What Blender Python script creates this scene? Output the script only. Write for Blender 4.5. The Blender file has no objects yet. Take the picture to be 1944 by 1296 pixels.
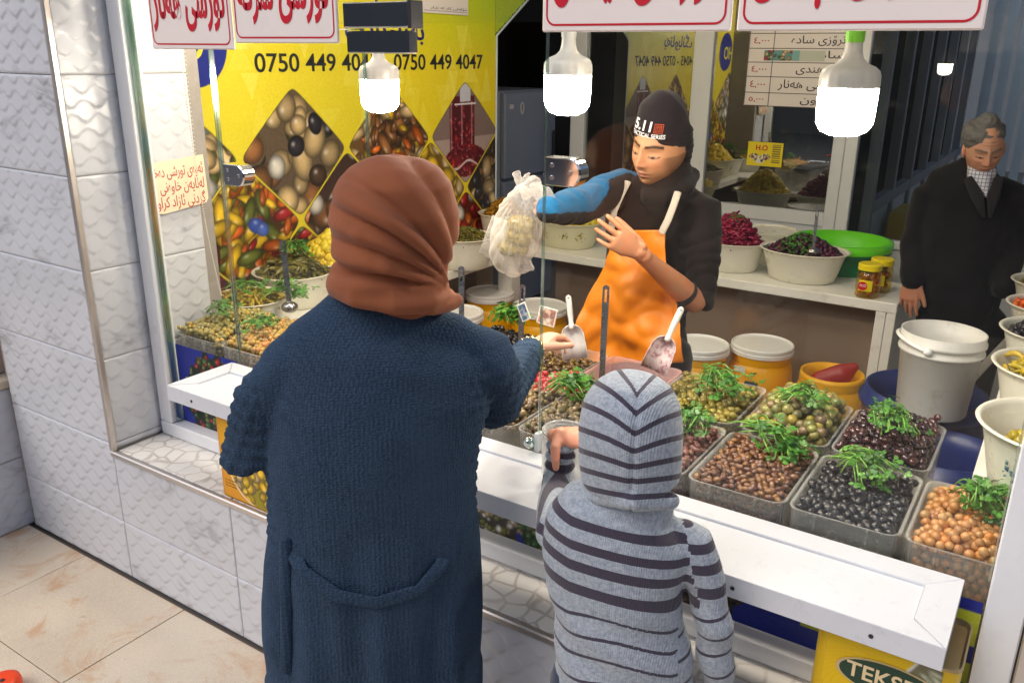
import bpy, bmesh, math, random
import numpy as np
from mathutils import Vector, Matrix, noise
random.seed(7); rng = np.random.default_rng(7)
R = math.radians
S = bpy.context.scene
COL = S.collection

# ------------------------------------------------------------------ camera
CAM = np.array([0.0, 0.0, 1.85]); FPX = 1614.0
_p, _y, _r = R(18.74), R(33.16), R(-0.6)
FWD = np.array([-math.sin(_y)*math.cos(_p), math.cos(_y)*math.cos(_p), -math.sin(_p)])
_rt = np.array([math.cos(_y), math.sin(_y), 0.0]); _dn = np.cross(FWD, _rt)
RT = math.cos(_r)*_rt + math.sin(_r)*_dn
DN = -math.sin(_r)*_rt + math.cos(_r)*_dn
cd = bpy.data.cameras.new('camera'); cam = bpy.data.objects.new('camera', cd); COL.objects.link(cam)
cd.sensor_width = 36.0; cd.lens = FPX/1944*36; cd.clip_start = 0.05; cd.clip_end = 400
cam.matrix_world = Matrix(((RT[0], -DN[0], -FWD[0], CAM[0]), (RT[1], -DN[1], -FWD[1], CAM[1]), (RT[2], -DN[2], -FWD[2], CAM[2]), (0, 0, 0, 1)))
S.camera = cam
# surveyed sight lines (photo pixel -> point on a known plane of the place)
def _ray(x, y): return RT*(x-972)/FPX + DN*(y-648)/FPX + FWD
def atx(x, y, X): d = _ray(x, y); return Vector(CAM + d*(X-CAM[0])/d[0])
def aty(x, y, Y): d = _ray(x, y); return Vector(CAM + d*(Y-CAM[1])/d[1])
def atz(x, y, Z): d = _ray(x, y); return Vector(CAM + d*(Z-CAM[2])/d[2])

# ------------------------------------------------------------------ light
W = bpy.data.worlds.new('World'); S.world = W; W.use_nodes = True
wn = W.node_tree.nodes; wl = W.node_tree.links; bg = wn['Background']
sky = wn.new('ShaderNodeTexSky'); sky.sky_type = 'NISHITA'; sky.sun_disc = False
SUN_EL, SUN_AZ = R(48), R(205)
sky.sun_elevation = SUN_EL; sky.sun_rotation = SUN_AZ; sky.air_density = 1.0; sky.dust_density = 3.0; sky.ozone_density = 1.0
wl.new(sky.outputs[0], bg.inputs[0]); bg.inputs[1].default_value = 0.085
sd = bpy.data.lights.new('sun', 'SUN'); sun = bpy.data.objects.new('sun', sd); COL.objects.link(sun)
sd.energy = 0.55; sd.angle = R(40); sd.color = (1.0, 0.97, 0.93)
_sv = Vector((math.sin(SUN_AZ)*math.cos(SUN_EL), math.cos(SUN_AZ)*math.cos(SUN_EL), math.sin(SUN_EL)))
sun.rotation_euler = _sv.to_track_quat('Z', 'Y').to_euler()
S.view_settings.view_transform = 'Standard'; S.view_settings.look = 'None'; S.view_settings.gamma = 1.0
S.view_settings.use_curve_mapping = False
S.view_settings.exposure = 0.85
S.cycles.max_bounces = 10; S.cycles.transparent_max_bounces = 24; S.cycles.sample_clamp_indirect = 6.0
S.cycles.diffuse_bounces = 4; S.cycles.glossy_bounces = 5; S.cycles.use_denoising = True; S.cycles.caustics_reflective = False; S.cycles.caustics_refractive = False

# ------------------------------------------------------------------ helpers
def lin(c):
    c = np.asarray(c, float)/255.0
    return np.where(c <= 0.04045, c/12.92, ((c+0.055)/1.055)**2.4)
def L3(*c): return tuple(lin(c))
def setp(o, **k):
    for a, b in k.items():
        if b is not None: o[a] = b
def tag(o, label=None, category=None, group=None, kind=None): setp(o, label=label, category=category, group=group, kind=kind); return o
def empty(name, loc, label, cat, group=None):
    o = bpy.data.objects.new(name, None); COL.objects.link(o); o.location = loc; o.empty_display_size = .05
    o['label'] = label; o['category'] = cat
    if group: o['group'] = group
    return o
def link(name, me, parent=None, mat=None):
    o = bpy.data.objects.new(name, me); COL.objects.link(o)
    if mat is not None:
        for m in (mat if isinstance(mat, (list, tuple)) else [mat]): me.materials.append(m)
    if parent is not None:
        o.parent = parent
        if parent.type == 'EMPTY': o.matrix_parent_inverse = Matrix.Translation(-Vector(parent.location))
    return o
def mk(name, vf, mat, parent=None, smooth=False, fix=True):
    v, f = vf[0], vf[1]
    me = bpy.data.meshes.new(name); me.from_pydata([tuple(p) for p in v], [], [tuple(q) for q in f])
    if len(vf) > 2 and vf[2] is not None: me.polygons.foreach_set('material_index', np.array(vf[2], dtype=np.int32))
    if fix:
        b = bmesh.new(); b.from_mesh(me); bmesh.ops.recalc_face_normals(b, faces=b.faces); b.to_mesh(me); b.free()
    if smooth: me.polygons.foreach_set('use_smooth', np.ones(len(me.polygons), bool))
    me.update()
    return link(name, me, parent, mat)
class MB:
    def __init__(s): s.v = []; s.f = []; s.m = []
    def add(s, v, f, mi=0, M=None):
        n = len(s.v)
        s.v += [tuple(M@Vector(p)) for p in v] if M is not None else [tuple(p) for p in v]
        s.f += [tuple(i+n for i in q) for q in f]; s.m += [mi]*len(f); return s
    def box(s, x0, x1, y0, y1, z0, z1, bev=0.0, mi=0, M=None):
        if bev > 0:
            b = min(bev, (x1-x0)/2.01, (y1-y0)/2.01, (z1-z0)/2.01)
            V = []; 
            for z, i in ((z0, 1), (z0+b, 0), (z1-b, 0), (z1, 1)):
                q = b if i else 0
                if i: V += [(x0+b, y0+b, z)]*0
                pts = [(x0+b, y0), (x1-b, y0), (x1, y0+b), (x1, y1-b), (x1-b, y1), (x0+b, y1), (x0, y1-b), (x0, y0+b)]
                if i: pts = [(min(max(px, x0+b), x1-b), min(max(py, y0+b), y1-b)) for px, py in pts]
                V += [(px, py, z) for px, py in pts]
            F = []
            for k in range(3):
                for j in range(8):
                    a, c = k*8+j, k*8+(j+1) % 8
                    F.append((a, c, c+8, a+8))
            F.append((0, 6, 4, 2)[::1]); F.append((24, 26, 28, 30))
            # caps as quads of the four corner groups (duplicates collapse)
            F = F[:-2]; F.append((0, 1, 2, 3, 4, 5, 6, 7)[::-1]); F.append(tuple(range(24, 32)))
            return s.add(V, F, mi, M)
        V = [(x0, y0, z0), (x1, y0, z0), (x1, y1, z0), (x0, y1, z0), (x0, y0, z1), (x1, y0, z1), (x1, y1, z1), (x0, y1, z1)]
        F = [(0, 3, 2, 1), (4, 5, 6, 7), (0, 1, 5, 4), (1, 2, 6, 5), (2, 3, 7, 6), (3, 0, 4, 7)]
        return s.add(V, F, mi, M)
    def build(s, name, mat, parent=None, smooth=False, fix=True): return mk(name, (s.v, s.f, s.m), mat, parent, smooth, fix)
def bx(name, x0, x1, y0, y1, z0, z1, mat, parent=None, bev=0.0): return MB().box(x0, x1, y0, y1, z0, z1, bev).build(name, mat, parent)
def lathe(prof, n=32, c=(0, 0, 0), sx=1.0, sy=1.0, rot=0.0):
    V = []; F = []; m = len(prof)
    for r, z in prof:
        for k in range(n):
            a = 2*math.pi*k/n; x, y = r*sx*math.cos(a), r*sy*math.sin(a)
            V.append((c[0]+x*math.cos(rot)-y*math.sin(rot), c[1]+x*math.sin(rot)+y*math.cos(rot), c[2]+z))
    for i in range(m-1):
        for k in range(n):
            a, b = i*n+k, i*n+(k+1) % n
            F.append((a, b, b+n, a+n))
    if prof[0][0] > 1e-6: F.append(tuple(range(n))[::-1])
    if prof[-1][0] > 1e-6: F.append(tuple(range((m-1)*n, m*n)))
    return V, F
def lathe_open(prof, n=32, c=(0, 0, 0), sx=1.0, sy=1.0, rot=0.0):
    V, F = lathe(prof, n, c, sx, sy, rot); return V, [f for f in F if len(f) == 4]
def lathe_y(prof, n, c):   # disc facing the street
    V, F = lathe(prof, n); return [(c[0]+x, c[1]-z, c[2]+y) for x, y, z in V], F
def frames(P):
    P = [Vector(p) for p in P]; T = []
    for i in range(len(P)):
        t = (P[min(i+1, len(P)-1)]-P[max(i-1, 0)]); T.append(t.normalized() if t.length > 1e-9 else Vector((0, 0, 1)))
    return P, T
def loft(P, rx, ry=None, up=(0, 1, 0), n=20, cap=True):
    """Tube of elliptical section along P; ry lies along 'up', rx across. Rounded ends."""
    P, T = frames(P); ry = ry or rx; up = Vector(up)
    RX = list(rx); RY = list(ry); PP = list(P); TT = list(T)
    if cap:
        for side in (0, -1):
            a = PP[side]; t = TT[side]*(-1 if side == 0 else 1); r = min(RX[side], RY[side]); x, y = RX[side], RY[side]
            new = []
            for ang in (30, 60, 85): new.append((a+t*r*math.sin(R(ang)), x*math.cos(R(ang)), y*math.cos(R(ang)), TT[side]))
            if side == 0:
                new = new[::-1]; PP = [q[0] for q in new]+PP; RX = [q[1] for q in new]+RX; RY = [q[2] for q in new]+RY; TT = [q[3] for q in new]+TT
            else:
                PP += [q[0] for q in new]; RX += [q[1] for q in new]; RY += [q[2] for q in new]; TT += [q[3] for q in new]
    V = []; F = []
    for p, t, a, b in zip(PP, TT, RX, RY):
        x = t.cross(up)
        if x.length < 1e-3: x = t.cross(Vector((1, 0, 0.3)))
        x.normalize(); y = x.cross(t).normalized()
        for k in range(n):
            g = 2*math.pi*k/n; V.append(tuple(p+x*a*math.cos(g)+y*b*math.sin(g)))
    m = len(PP)
    for i in range(m-1):
        for k in range(n):
            a, b = i*n+k, i*n+(k+1) % n; F.append((a, b, b+n, a+n))
    F.append(tuple(range(n))[::-1]); F.append(tuple(range((m-1)*n, m*n)))
    return V, F
def ball(c, r, seg=20, rings=14, rot=None):
    if not hasattr(r, '__len__'): r = (r, r, r)
    V = [(0, 0, 1)]; F = []
    for i in range(1, rings):
        th = math.pi*i/rings
        for k in range(seg):
            a = 2*math.pi*k/seg; V.append((math.sin(th)*math.cos(a), math.sin(th)*math.sin(a), math.cos(th)))
    V.append((0, 0, -1)); e = len(V)-1
    for k in range(seg): F.append((0, 1+k, 1+(k+1) % seg)); F.append((e, e-seg+(k+1) % seg, e-seg+k))
    for i in range(rings-2):
        for k in range(seg):
            a, b = 1+i*seg+k, 1+i*seg+(k+1) % seg; F.append((a, a+seg, b+seg, b))
    c = Vector(c); out = []
    for v in V:
        q = Vector((v[0]*r[0], v[1]*r[1], v[2]*r[2]))
        if rot is not None: q = rot@q
        out.append(tuple(c+q))
    return out, F
def bez(a, b, c, d, n=12):
    a, b, c, d = map(Vector, (a, b, c, d)); return [a*(1-t)**3+b*3*t*(1-t)**2+c*3*t*t*(1-t)+d*t**3 for t in [i/(n-1) for i in range(n)]]
def organic(name, parts, voxel, mat, parent=None, smooth=4, fn=None, attr=None):
    b = MB()
    for v, f in parts: b.add(v, f)
    me = bpy.data.meshes.new('tmp'); me.from_pydata(b.v, [], b.f)
    bb = bmesh.new(); bb.from_mesh(me); bmesh.ops.recalc_face_normals(bb, faces=bb.faces); bb.to_mesh(me); bb.free()
    o = bpy.data.objects.new('tmp', me); COL.objects.link(o)
    m = o.modifiers.new('r', 'REMESH'); m.mode = 'VOXEL'; m.voxel_size = voxel; m.use_smooth_shade = True
    if smooth: s = o.modifiers.new('s', 'SMOOTH'); s.factor = .5; s.iterations = smooth
    dg = bpy.context.evaluated_depsgraph_get(); me2 = bpy.data.meshes.new_from_object(o.evaluated_get(dg))
    bpy.data.objects.remove(o); bpy.data.meshes.remove(me)
    n = len(me2.vertices); co = np.empty(n*3); me2.vertices.foreach_get('co', co); co = co.reshape(-1, 3)
    nr = np.empty(n*3); me2.vertices.foreach_get('normal', nr); nr = nr.reshape(-1, 3)
    if attr is not None:
        for an, af in attr.items():
            val = af(co, nr)
            if val.ndim == 1: at = me2.attributes.new(an, 'FLOAT', 'POINT'); at.data.foreach_set('value', val.astype(np.float32))
            else:
                at = me2.color_attributes.new(an, 'FLOAT_COLOR', 'POINT'); at.data.foreach_set('color', np.c_[val, np.ones(len(val))].astype(np.float32).ravel())
    if fn is not None: co = co+nr*fn(co, nr)[:, None]; me2.vertices.foreach_set('co', co.ravel())
    me2.polygons.foreach_set('use_smooth', np.ones(len(me2.polygons), bool)); me2.name = name; me2.update()
    me2.materials.clear()
    return link(name, me2, parent, mat)

# ------------------------------------------------------------------ materials
class NT:
    def __init__(s, name):
        s.m = bpy.data.materials.new(name); s.m.use_nodes = True; s.n = s.m.node_tree.nodes; s.l = s.m.node_tree.links
        s.b = s.n['Principled BSDF']; s.out = s.n['Material Output']
    def new(s, t, **k):
        q = s.n.new('ShaderNode'+t)
        for a, b in k.items(): setattr(q, a, b)
        return q
    def set(s, node, **k):
        for a, b in k.items(): node.inputs[a.replace('_', ' ')].default_value = b
        return node
    def lk(s, a, b): s.l.new(a, b)
    def math(s, op, a, b=None, c=None):
        q = s.new('Math', operation=op)
        for i, v in enumerate((a, b, c)):
            if v is None: continue
            if isinstance(v, (int, float)): q.inputs[i].default_value = v
            else: s.lk(v, q.inputs[i])
        return q.outputs[0]
    def mix(s, fac, a, b):
        q = s.new('MixRGB')
        for i, v in ((0, fac), (1, a), (2, b)):
            if isinstance(v, (int, float)): q.inputs[i].default_value = v
            elif isinstance(v, (tuple, list)): q.inputs[i].default_value = (*v[:3], 1)
            else: s.lk(v, q.inputs[i])
        return q.outputs[0]
    def noise(s, scale, detail=3, rough=.5, co=None, dist=0):
        q = s.new('TexNoise'); q.inputs['Scale'].default_value = scale; q.inputs['Detail'].default_value = detail; q.inputs['Roughness'].default_value = rough; q.inputs['Distortion'].default_value = dist
        s.lk(co if co is not None else s.co(), q.inputs['Vector']); return q.outputs[0]
    def co(s):
        if not hasattr(s, '_c'): s._c = s.new('TexCoord').outputs['Object']
        return s._c
    def ramp(s, fac, stops):
        q = s.new('ValToRGB'); e = q.color_ramp.elements
        while len(e) < len(stops): e.new(.5)
        for i, (p, c) in enumerate(stops):
            e[i].position = p; e[i].color = (*c[:3], 1) if hasattr(c, '__len__') else (c, c, c, 1)
        s.lk(fac, q.inputs[0]); return q.outputs[0]
    def bump(s, h, strength=.3, dist=.01, nrm=None):
        q = s.new('Bump'); q.inputs['Strength'].default_value = strength; q.inputs['Distance'].default_value = dist
        s.lk(h, q.inputs['Height'])
        if nrm is not None: s.lk(nrm, q.inputs['Normal'])
        s.lk(q.outputs[0], s.b.inputs['Normal']); return q.outputs[0]
def mat(name, col, rough=.5, metal=0.0, var=.12, vs=6, bump=0, bs=60, sss=0, spec=.5, dirt=0, coat=0, rv=.1):
    t = NT(name); b = t.b
    t.set(b, Roughness=rough, Metallic=metal); b.inputs['Specular IOR Level'].default_value = spec
    n = t.noise(vs, 4, .6)
    c = t.mix(t.math('MULTIPLY', n, 1.0), tuple(x*(1-var) for x in col), tuple(min(1, x*(1+var)) for x in col))
    if dirt:
        n2 = t.noise(vs*3.1, 6, .7); k = t.ramp(n2, [(.56, 0.0), (.72, 1.0)])
        c = t.mix(t.math('MULTIPLY', k, dirt), c, tuple(x*.45 for x in (col[0], col[1]*.92, col[2]*.78)))
    t.lk(c, b.inputs['Base Color'])
    r = t.math('ADD', t.math('MULTIPLY', t.noise(vs*2.3, 3), rv*2), max(0, rough-rv)); t.lk(r, b.inputs['Roughness'])
    if bump: t.bump(t.noise(bs, 3), bump, .004)
    if sss: b.inputs['Subsurface Weight'].default_value = sss; b.inputs['Subsurface Radius'].default_value = (.02, .008, .004); b.inputs['Subsurface Scale'].default_value = .3
    if coat: b.inputs['Coat Weight'].default_value = coat
    return t.m
def attr_mat(name, rough=.5, bump=0, bs=80, spec=.4, sss=0, mul=1.0):
    t = NT(name); a = t.new('Attribute'); a.attribute_name = 'Col'
    t.lk(a.outputs['Color'], t.b.inputs['Base Color']); t.set(t.b, Roughness=rough); t.b.inputs['Specular IOR Level'].default_value = spec
    if bump: t.bump(t.noise(bs, 3), bump, .003)
    if sss: t.b.inputs['Subsurface Weight'].default_value = sss; t.b.inputs['Subsurface Radius'].default_value = (.015, .006, .003); t.b.inputs['Subsurface Scale'].default_value = .3
    return t.m
def glassy(name, tint=(.97, .985, .98), base=.05, k=.9, rough=0.0, haze=.0, hc=(.8, .82, .84)):
    t = NT(name); tr = t.new('BsdfTransparent'); tr.inputs[0].default_value = (*tint, 1)
    gl = t.new('BsdfGlossy'); gl.inputs['Roughness'].default_value = rough; gl.inputs[0].default_value = (1, 1, 1, 1)
    lw = t.new('LayerWeight'); lw.inputs[0].default_value = .35
    f = t.math('ADD', t.math('MULTIPLY', t.math('POWER', lw.outputs['Facing'], 3.0), k), base)
    mx = t.new('MixShader'); t.lk(f, mx.inputs[0]); t.lk(tr.outputs[0], mx.inputs[1]); t.lk(gl.outputs[0], mx.inputs[2]); o = mx.outputs[0]
    if haze:
        d = t.new('BsdfDiffuse'); d.inputs[0].default_value = (*hc, 1); m2 = t.new('MixShader')
        h = t.math('MULTIPLY', t.ramp(t.noise(3.0, 5, .65), [(.35, .3), (.75, 1.0)]), haze)
        t.lk(h, m2.inputs[0]); t.lk(o, m2.inputs[1]); t.lk(d.outputs[0], m2.inputs[2]); o = m2.outputs[0]
    t.lk(o, t.out.inputs[0]); return t.m
def plastic_clear(name, col=(.8, .8, .78), op=.35, rough=.25):
    t = NT(name); t.b.inputs['Base Color'].default_value = (*col, 1); t.set(t.b, Roughness=rough)
    tr = t.new('BsdfTransparent'); tr.inputs[0].default_value = (.95, .95, .94, 1); lw = t.new('LayerWeight'); lw.inputs[0].default_value = .4
    f = t.math('ADD', t.math('MULTIPLY', lw.outputs['Facing'], .45), op-.1)
    mx = t.new('MixShader'); t.lk(f, mx.inputs[0]); t.lk(tr.outputs[0], mx.inputs[1]); t.lk(t.b.outputs[0], mx.inputs[2]); t.lk(mx.outputs[0], t.out.inputs[0]); return t.m
def rnd_mat(name, stops, rough=.3, bump=.0, bs=200, sss=0.0, spec=.5, mottle=.25, coat=0):
    """colour picked per piece from a ramp: per-piece attribute 'rnd' plus the object's random number"""
    t = NT(name); a = t.new('Attribute'); a.attribute_name = 'rnd'; oi = t.new('ObjectInfo')
    f = t.math('FRACT', t.math('ADD', a.outputs['Fac'], oi.outputs['Random']))
    c = t.ramp(f, stops); n = t.ramp(t.noise(90, 3, .6), [(.3, 1-mottle), (.7, 1+mottle*.4)])
    q = t.new('MixRGB', blend_type='MULTIPLY'); q.inputs[0].default_value = 1; t.lk(c, q.inputs[1]); t.lk(n, q.inputs[2])
    t.lk(q.outputs[0], t.b.inputs['Base Color']); t.set(t.b, Roughness=rough); t.b.inputs['Specular IOR Level'].default_value = spec
    if bump: t.bump(t.noise(bs, 3), bump, .002)
    if sss: t.b.inputs['Subsurface Weight'].default_value = sss; t.b.inputs['Subsurface Radius'].default_value = (.008, .006, .002); t.b.inputs['Subsurface Scale'].default_value = .5
    if coat: t.b.inputs['Coat Weight'].default_value = coat; t.b.inputs['Coat Roughness'].default_value = .08
    return t.m

M_WHITE = mat('white_pvc', L3(226, 228, 232), .32, var=.03, vs=4, dirt=.12)
M_COUNTER = mat('white_counter_pvc', L3(208, 211, 218), .36, var=.04, vs=11, dirt=.22)
M_SHELF = mat('white_melamine', L3(232, 230, 222), .35, var=.04, vs=5, dirt=.35)
M_STEEL = mat('brushed_steel', (.42, .42, .43), .28, 1.0, var=.1, vs=20, bump=.05, bs=200)
M_CHROME = mat('chrome', (.72, .72, .74), .1, 1.0, var=.03, rv=.03)
M_TRIM = mat('satin_trim', (.62, .58, .55), .36, .8, var=.08)
M_SCREW = mat('dark_screw', (.02, .02, .025), .4)
M_GLASS = glassy('shop_glass', base=.018, k=.30, haze=.003)
M_EDGE = glassy('glass_edge', tint=(.62, .78, .72), base=.35, k=.4, rough=.15)
M_PARTC = glassy('partition_glass_clear', tint=(.66, .69, .71), base=.015, k=.25, haze=.01)
M_PART = glassy('partition_glass', tint=(.42, .46, .43), base=.30, k=.5, haze=.02)
M_TRAY = plastic_clear('tray_plastic', (.82, .82, .79), .15, .2)
M_JAR = plastic_clear('jar_plastic', (.92, .92, .90), .34, .05)
M_RED = mat('sign_red', L3(196, 20, 44), .4, var=.04)
M_SIGN = mat('sign_white', L3(236, 226, 222), .35, var=.03, dirt=.08)
M_BLACKP = mat('black_print', (.018, .018, .02), .5, var=.1)
M_BLUEP = mat('blue_print', L3(36, 42, 120), .4, var=.05)
M_PRINT = attr_mat('printed_sheet', .38, spec=.4)
def marble(name, base=(222, 222, 226), vein=.55, rough=.2):
    t = NT(name); oi = t.new('ObjectInfo'); cb = t.new('CombineXYZ')
    t.lk(t.math('MULTIPLY', oi.outputs['Random'], 37.0), cb.inputs[0]); t.lk(t.math('MULTIPLY', oi.outputs['Random'], 91.0), cb.inputs[1])
    va = t.new('VectorMath', operation='ADD'); t.lk(t.co(), va.inputs[0]); t.lk(cb.outputs[0], va.inputs[1])
    mp = t.new('Mapping'); mp.inputs['Rotation'].default_value = (0, R(35), R(20)); mp.inputs['Scale'].default_value = (1.0, 1.0, 3.0); t.lk(va.outputs[0], mp.inputs[0])
    n = t.noise(1.7, 6, .55, mp.outputs[0], .9)
    v = t.ramp(t.math('ABSOLUTE', t.math('SUBTRACT', n, .5)), [(0.0, 1.0), (.016, .4), (.04, 0.0)])
    msk = t.ramp(t.noise(5.5, 3, .5, va.outputs[0]), [(.52, 0.0), (.66, 1.0)])
    cl = t.ramp(t.noise(2.0, 4, .5, va.outputs[0]), [(.3, L3(*[q-9 for q in base])), (.7, L3(*base))])
    t.lk(t.mix(t.math('MULTIPLY', t.math('MULTIPLY', v, msk), vein), cl, L3(98, 92, 96)), t.b.inputs['Base Color']); t.set(t.b, Roughness=rough); return t.m
M_TILE = marble('marble_tile', (204, 207, 214), .4, .3)
M_GROUT = mat('grout', L3(150, 144, 138), .9, var=.2, vs=30)
def sill_mat():
    t = NT('sill_tile'); mp = t.new('VectorMath', operation='ADD'); nz = t.new('TexNoise'); nz.inputs['Scale'].default_value = 7; t.lk(t.co(), nz.inputs['Vector'])
    sc = t.new('VectorMath', operation='SCALE'); t.lk(nz.outputs['Color'], sc.inputs[0]); sc.inputs['Scale'].default_value = .05
    t.lk(t.co(), mp.inputs[0]); t.lk(sc.outputs[0], mp.inputs[1])
    vo = t.new('TexVoronoi', feature='DISTANCE_TO_EDGE'); vo.inputs['Scale'].default_value = 17; vo.inputs['Randomness'].default_value = .8; t.lk(mp.outputs[0], vo.inputs['Vector'])
    k = t.ramp(vo.outputs['Distance'], [(0.0, 1.0), (.05, .7), (.10, 0.0)]); br = t.ramp(t.noise(9, 3), [(.35, .15), (.6, 1.0)])
    t.lk(t.mix(t.math('MULTIPLY', t.math('MULTIPLY', k, br), .5), L3(224, 222, 218), L3(135, 120, 98)), t.b.inputs['Base Color']); t.set(t.b, Roughness=.2); t.bump(k, .3, .003); return t.m
M_SILL = sill_mat()
def floor_mat():
    t = NT('beige_floor_slab'); oi = t.new('ObjectInfo'); cb = t.new('CombineXYZ'); t.lk(t.math('MULTIPLY', oi.outputs['Random'], 30.0), cb.inputs[2])
    va = t.new('VectorMath', operation='ADD'); t.lk(t.new('NewGeometry').outputs['Position'], va.inputs[0]); t.lk(cb.outputs[0], va.inputs[1])
    g = va.outputs[0]
    base = t.ramp(t.noise(2.2, 5, .6, g), [(.3, L3(212, 196, 172)), (.7, L3(226, 212, 190))])
    spk = t.ramp(t.noise(260, 2, .5, g), [(.42, .9), (.6, 1.04)])
    q = t.new('MixRGB', blend_type='MULTIPLY'); q.inputs[0].default_value = 1; t.lk(base, q.inputs[1]); t.lk(spk, q.inputs[2])
    gp = t.new('NewGeometry').outputs['Position']
    st = t.ramp(t.noise(4.6, 6, .68, gp, 1.2), [(.52, 0.0), (.66, 1.0)]); st2 = t.ramp(t.noise(7.5, 7, .75, gp, 2.0), [(.63, 0.0), (.72, 1.0)])
    c = t.mix(t.math('MULTIPLY', st, .55), q.outputs[0], L3(196, 140, 88)); c = t.mix(t.math('MULTIPLY', st2, .7), c, L3(140, 84, 44))
    t.lk(c, t.b.inputs['Base Color']); t.lk(t.math('ADD', t.math('MULTIPLY', t.noise(9, 4, .6, gp), .3), .2), t.b.inputs['Roughness']); return t.m
M_FLOOR = floor_mat()

# ------------------------------------------------------------------ lettering
_AR = {'ا': 'FE8D FE8E', 'ب': 'FE8F FE90 FE91 FE92', 'ت': 'FE95 FE96 FE97 FE98', 'د': 'FEA9 FEAA', 'ر': 'FEAD FEAE', 'ز': 'FEAF FEB0', 'س': 'FEB1 FEB2 FEB3 FEB4', 'ش': 'FEB5 FEB6 FEB7 FEB8',
 'ک': 'FB8E FB8F FB90 FB91', 'گ': 'FB92 FB93 FB94 FB95', 'ل': 'FEDD FEDE FEDF FEE0', 'م': 'FEE1 FEE2 FEE3 FEE4', 'ن': 'FEE5 FEE6 FEE7 FEE8', 'ه': 'FEE9 FEEA FEEB FEEC', 'ە': 'FEE9 FEEA', 'و': 'FEED FEEE',
 'ۆ': 'FBD9 FBDA', 'ی': 'FEEF FEF0 FEF3 FEF4', 'خ': 'FEA5 FEA6 FEA7 FEA8', 'ئ': 'FE89 FE8A FE8B FE8C', 'ف': 'FED1 FED2 FED3 FED4', 'ح': 'FEA1 FEA2 FEA3 FEA4', 'ێ': 'FEEF FEF0 FEF3 FEF4', 'ج': 'FE9D FE9E FE9F FEA0', 'ع': 'FEC9 FECA FECB FECC', 'چ': 'FB7A FB7B FB7C FB7D'}
def shape(txt):
    out = []
    for i, ch in enumerate(txt):
        if ch not in _AR: out.append(ch); continue
        f = [chr(int(h, 16)) for h in _AR[ch].split()]
        prev = i > 0 and txt[i-1] in _AR and len(_AR[txt[i-1]].split()) == 4
        nxt = i+1 < len(txt) and txt[i+1] in _AR and len(f) == 4
        out.append(f[3] if prev and nxt else f[2] if nxt else f[1] if prev else f[0])
    return ''.join(reversed(out))
def text(name, s, size, m, origin, u, v, parent=None, bold=0.0, align='LEFT', width=None, rtl=False, ext=.0006):
    c = bpy.data.curves.new('t', 'FONT'); c.body = shape(s) if rtl else s; c.size = size; c.offset = bold*size; c.extrude = ext; c.align_x = align
    o = bpy.data.objects.new('t', c); COL.objects.link(o); dg = bpy.context.evaluated_depsgraph_get()
    me = bpy.data.meshes.new_from_object(o.evaluated_get(dg)); bpy.data.objects.remove(o); bpy.data.curves.remove(c)
    n = len(me.vertices); co = np.empty(n*3); me.vertices.foreach_get('co', co); co = co.reshape(-1, 3)
    if width:
        x0, x1 = co[:, 0].min(), co[:, 0].max(); k = width/(x1-x0)
        co[:, 0] = (co[:, 0]-(x0 if align == 'LEFT' else x1 if align == 'RIGHT' else (x0+x1)/2))*k
    u = np.array(u, float); v = np.array(v, float); w = np.cross(u, v)
    P = np.array(origin, float)+co[:, :1]*u+co[:, 1:2]*v+(co[:, 2:3]+ext)*w
    me.vertices.foreach_set('co', P.ravel()); me.name = name; me.materials.clear(); me.update()
    return link(name, me, parent, m)
UX, UZ, UY = (1, 0, 0), (0, 0, 1), (0, 1, 0)

# ------------------------------------------------------------------ printed sheets (flat print as colour on a fine grid)
def sheet(name, img, origin, u, v, w, h, parent=None, keep=None, m=None):
    H, Wd = img.shape[:2]; gx, gy = np.meshgrid(np.linspace(0, w, Wd), np.linspace(h, 0, H))
    P = np.array(origin, float)+gx[..., None]*np.array(u, float)+gy[..., None]*np.array(v, float)
    idx = np.arange(H*Wd).reshape(H, Wd)
    q = np.stack([idx[1:, :-1], idx[1:, 1:], idx[:-1, 1:], idx[:-1, :-1]], -1).reshape(-1, 4)
    if keep is not None:
        kk = keep(gx, gy); ok = (kk[1:, :-1] & kk[1:, 1:] & kk[:-1, 1:] & kk[:-1, :-1]).ravel(); q = q[ok]
    me = bpy.data.meshes.new(name); me.vertices.add(H*Wd); me.vertices.foreach_set('co', P.reshape(-1)); nf = len(q)
    me.loops.add(nf*4); me.polygons.add(nf); me.loops.foreach_set('vertex_index', q.ravel().astype(np.int32)); me.polygons.foreach_set('loop_start', np.arange(0, nf*4, 4, dtype=np.int32)); me.polygons.foreach_set('loop_total', np.full(nf, 4, dtype=np.int32))
    me.update(calc_edges=True)
    a = me.color_attributes.new('Col', 'FLOAT_COLOR', 'POINT'); a.data.foreach_set('color', np.c_[lin(np.clip(img, 0, 255).reshape(-1, 3)), np.ones(H*Wd)].astype(np.float32).ravel())
    return link(name, me, parent, m or M_PRINT)
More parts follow.
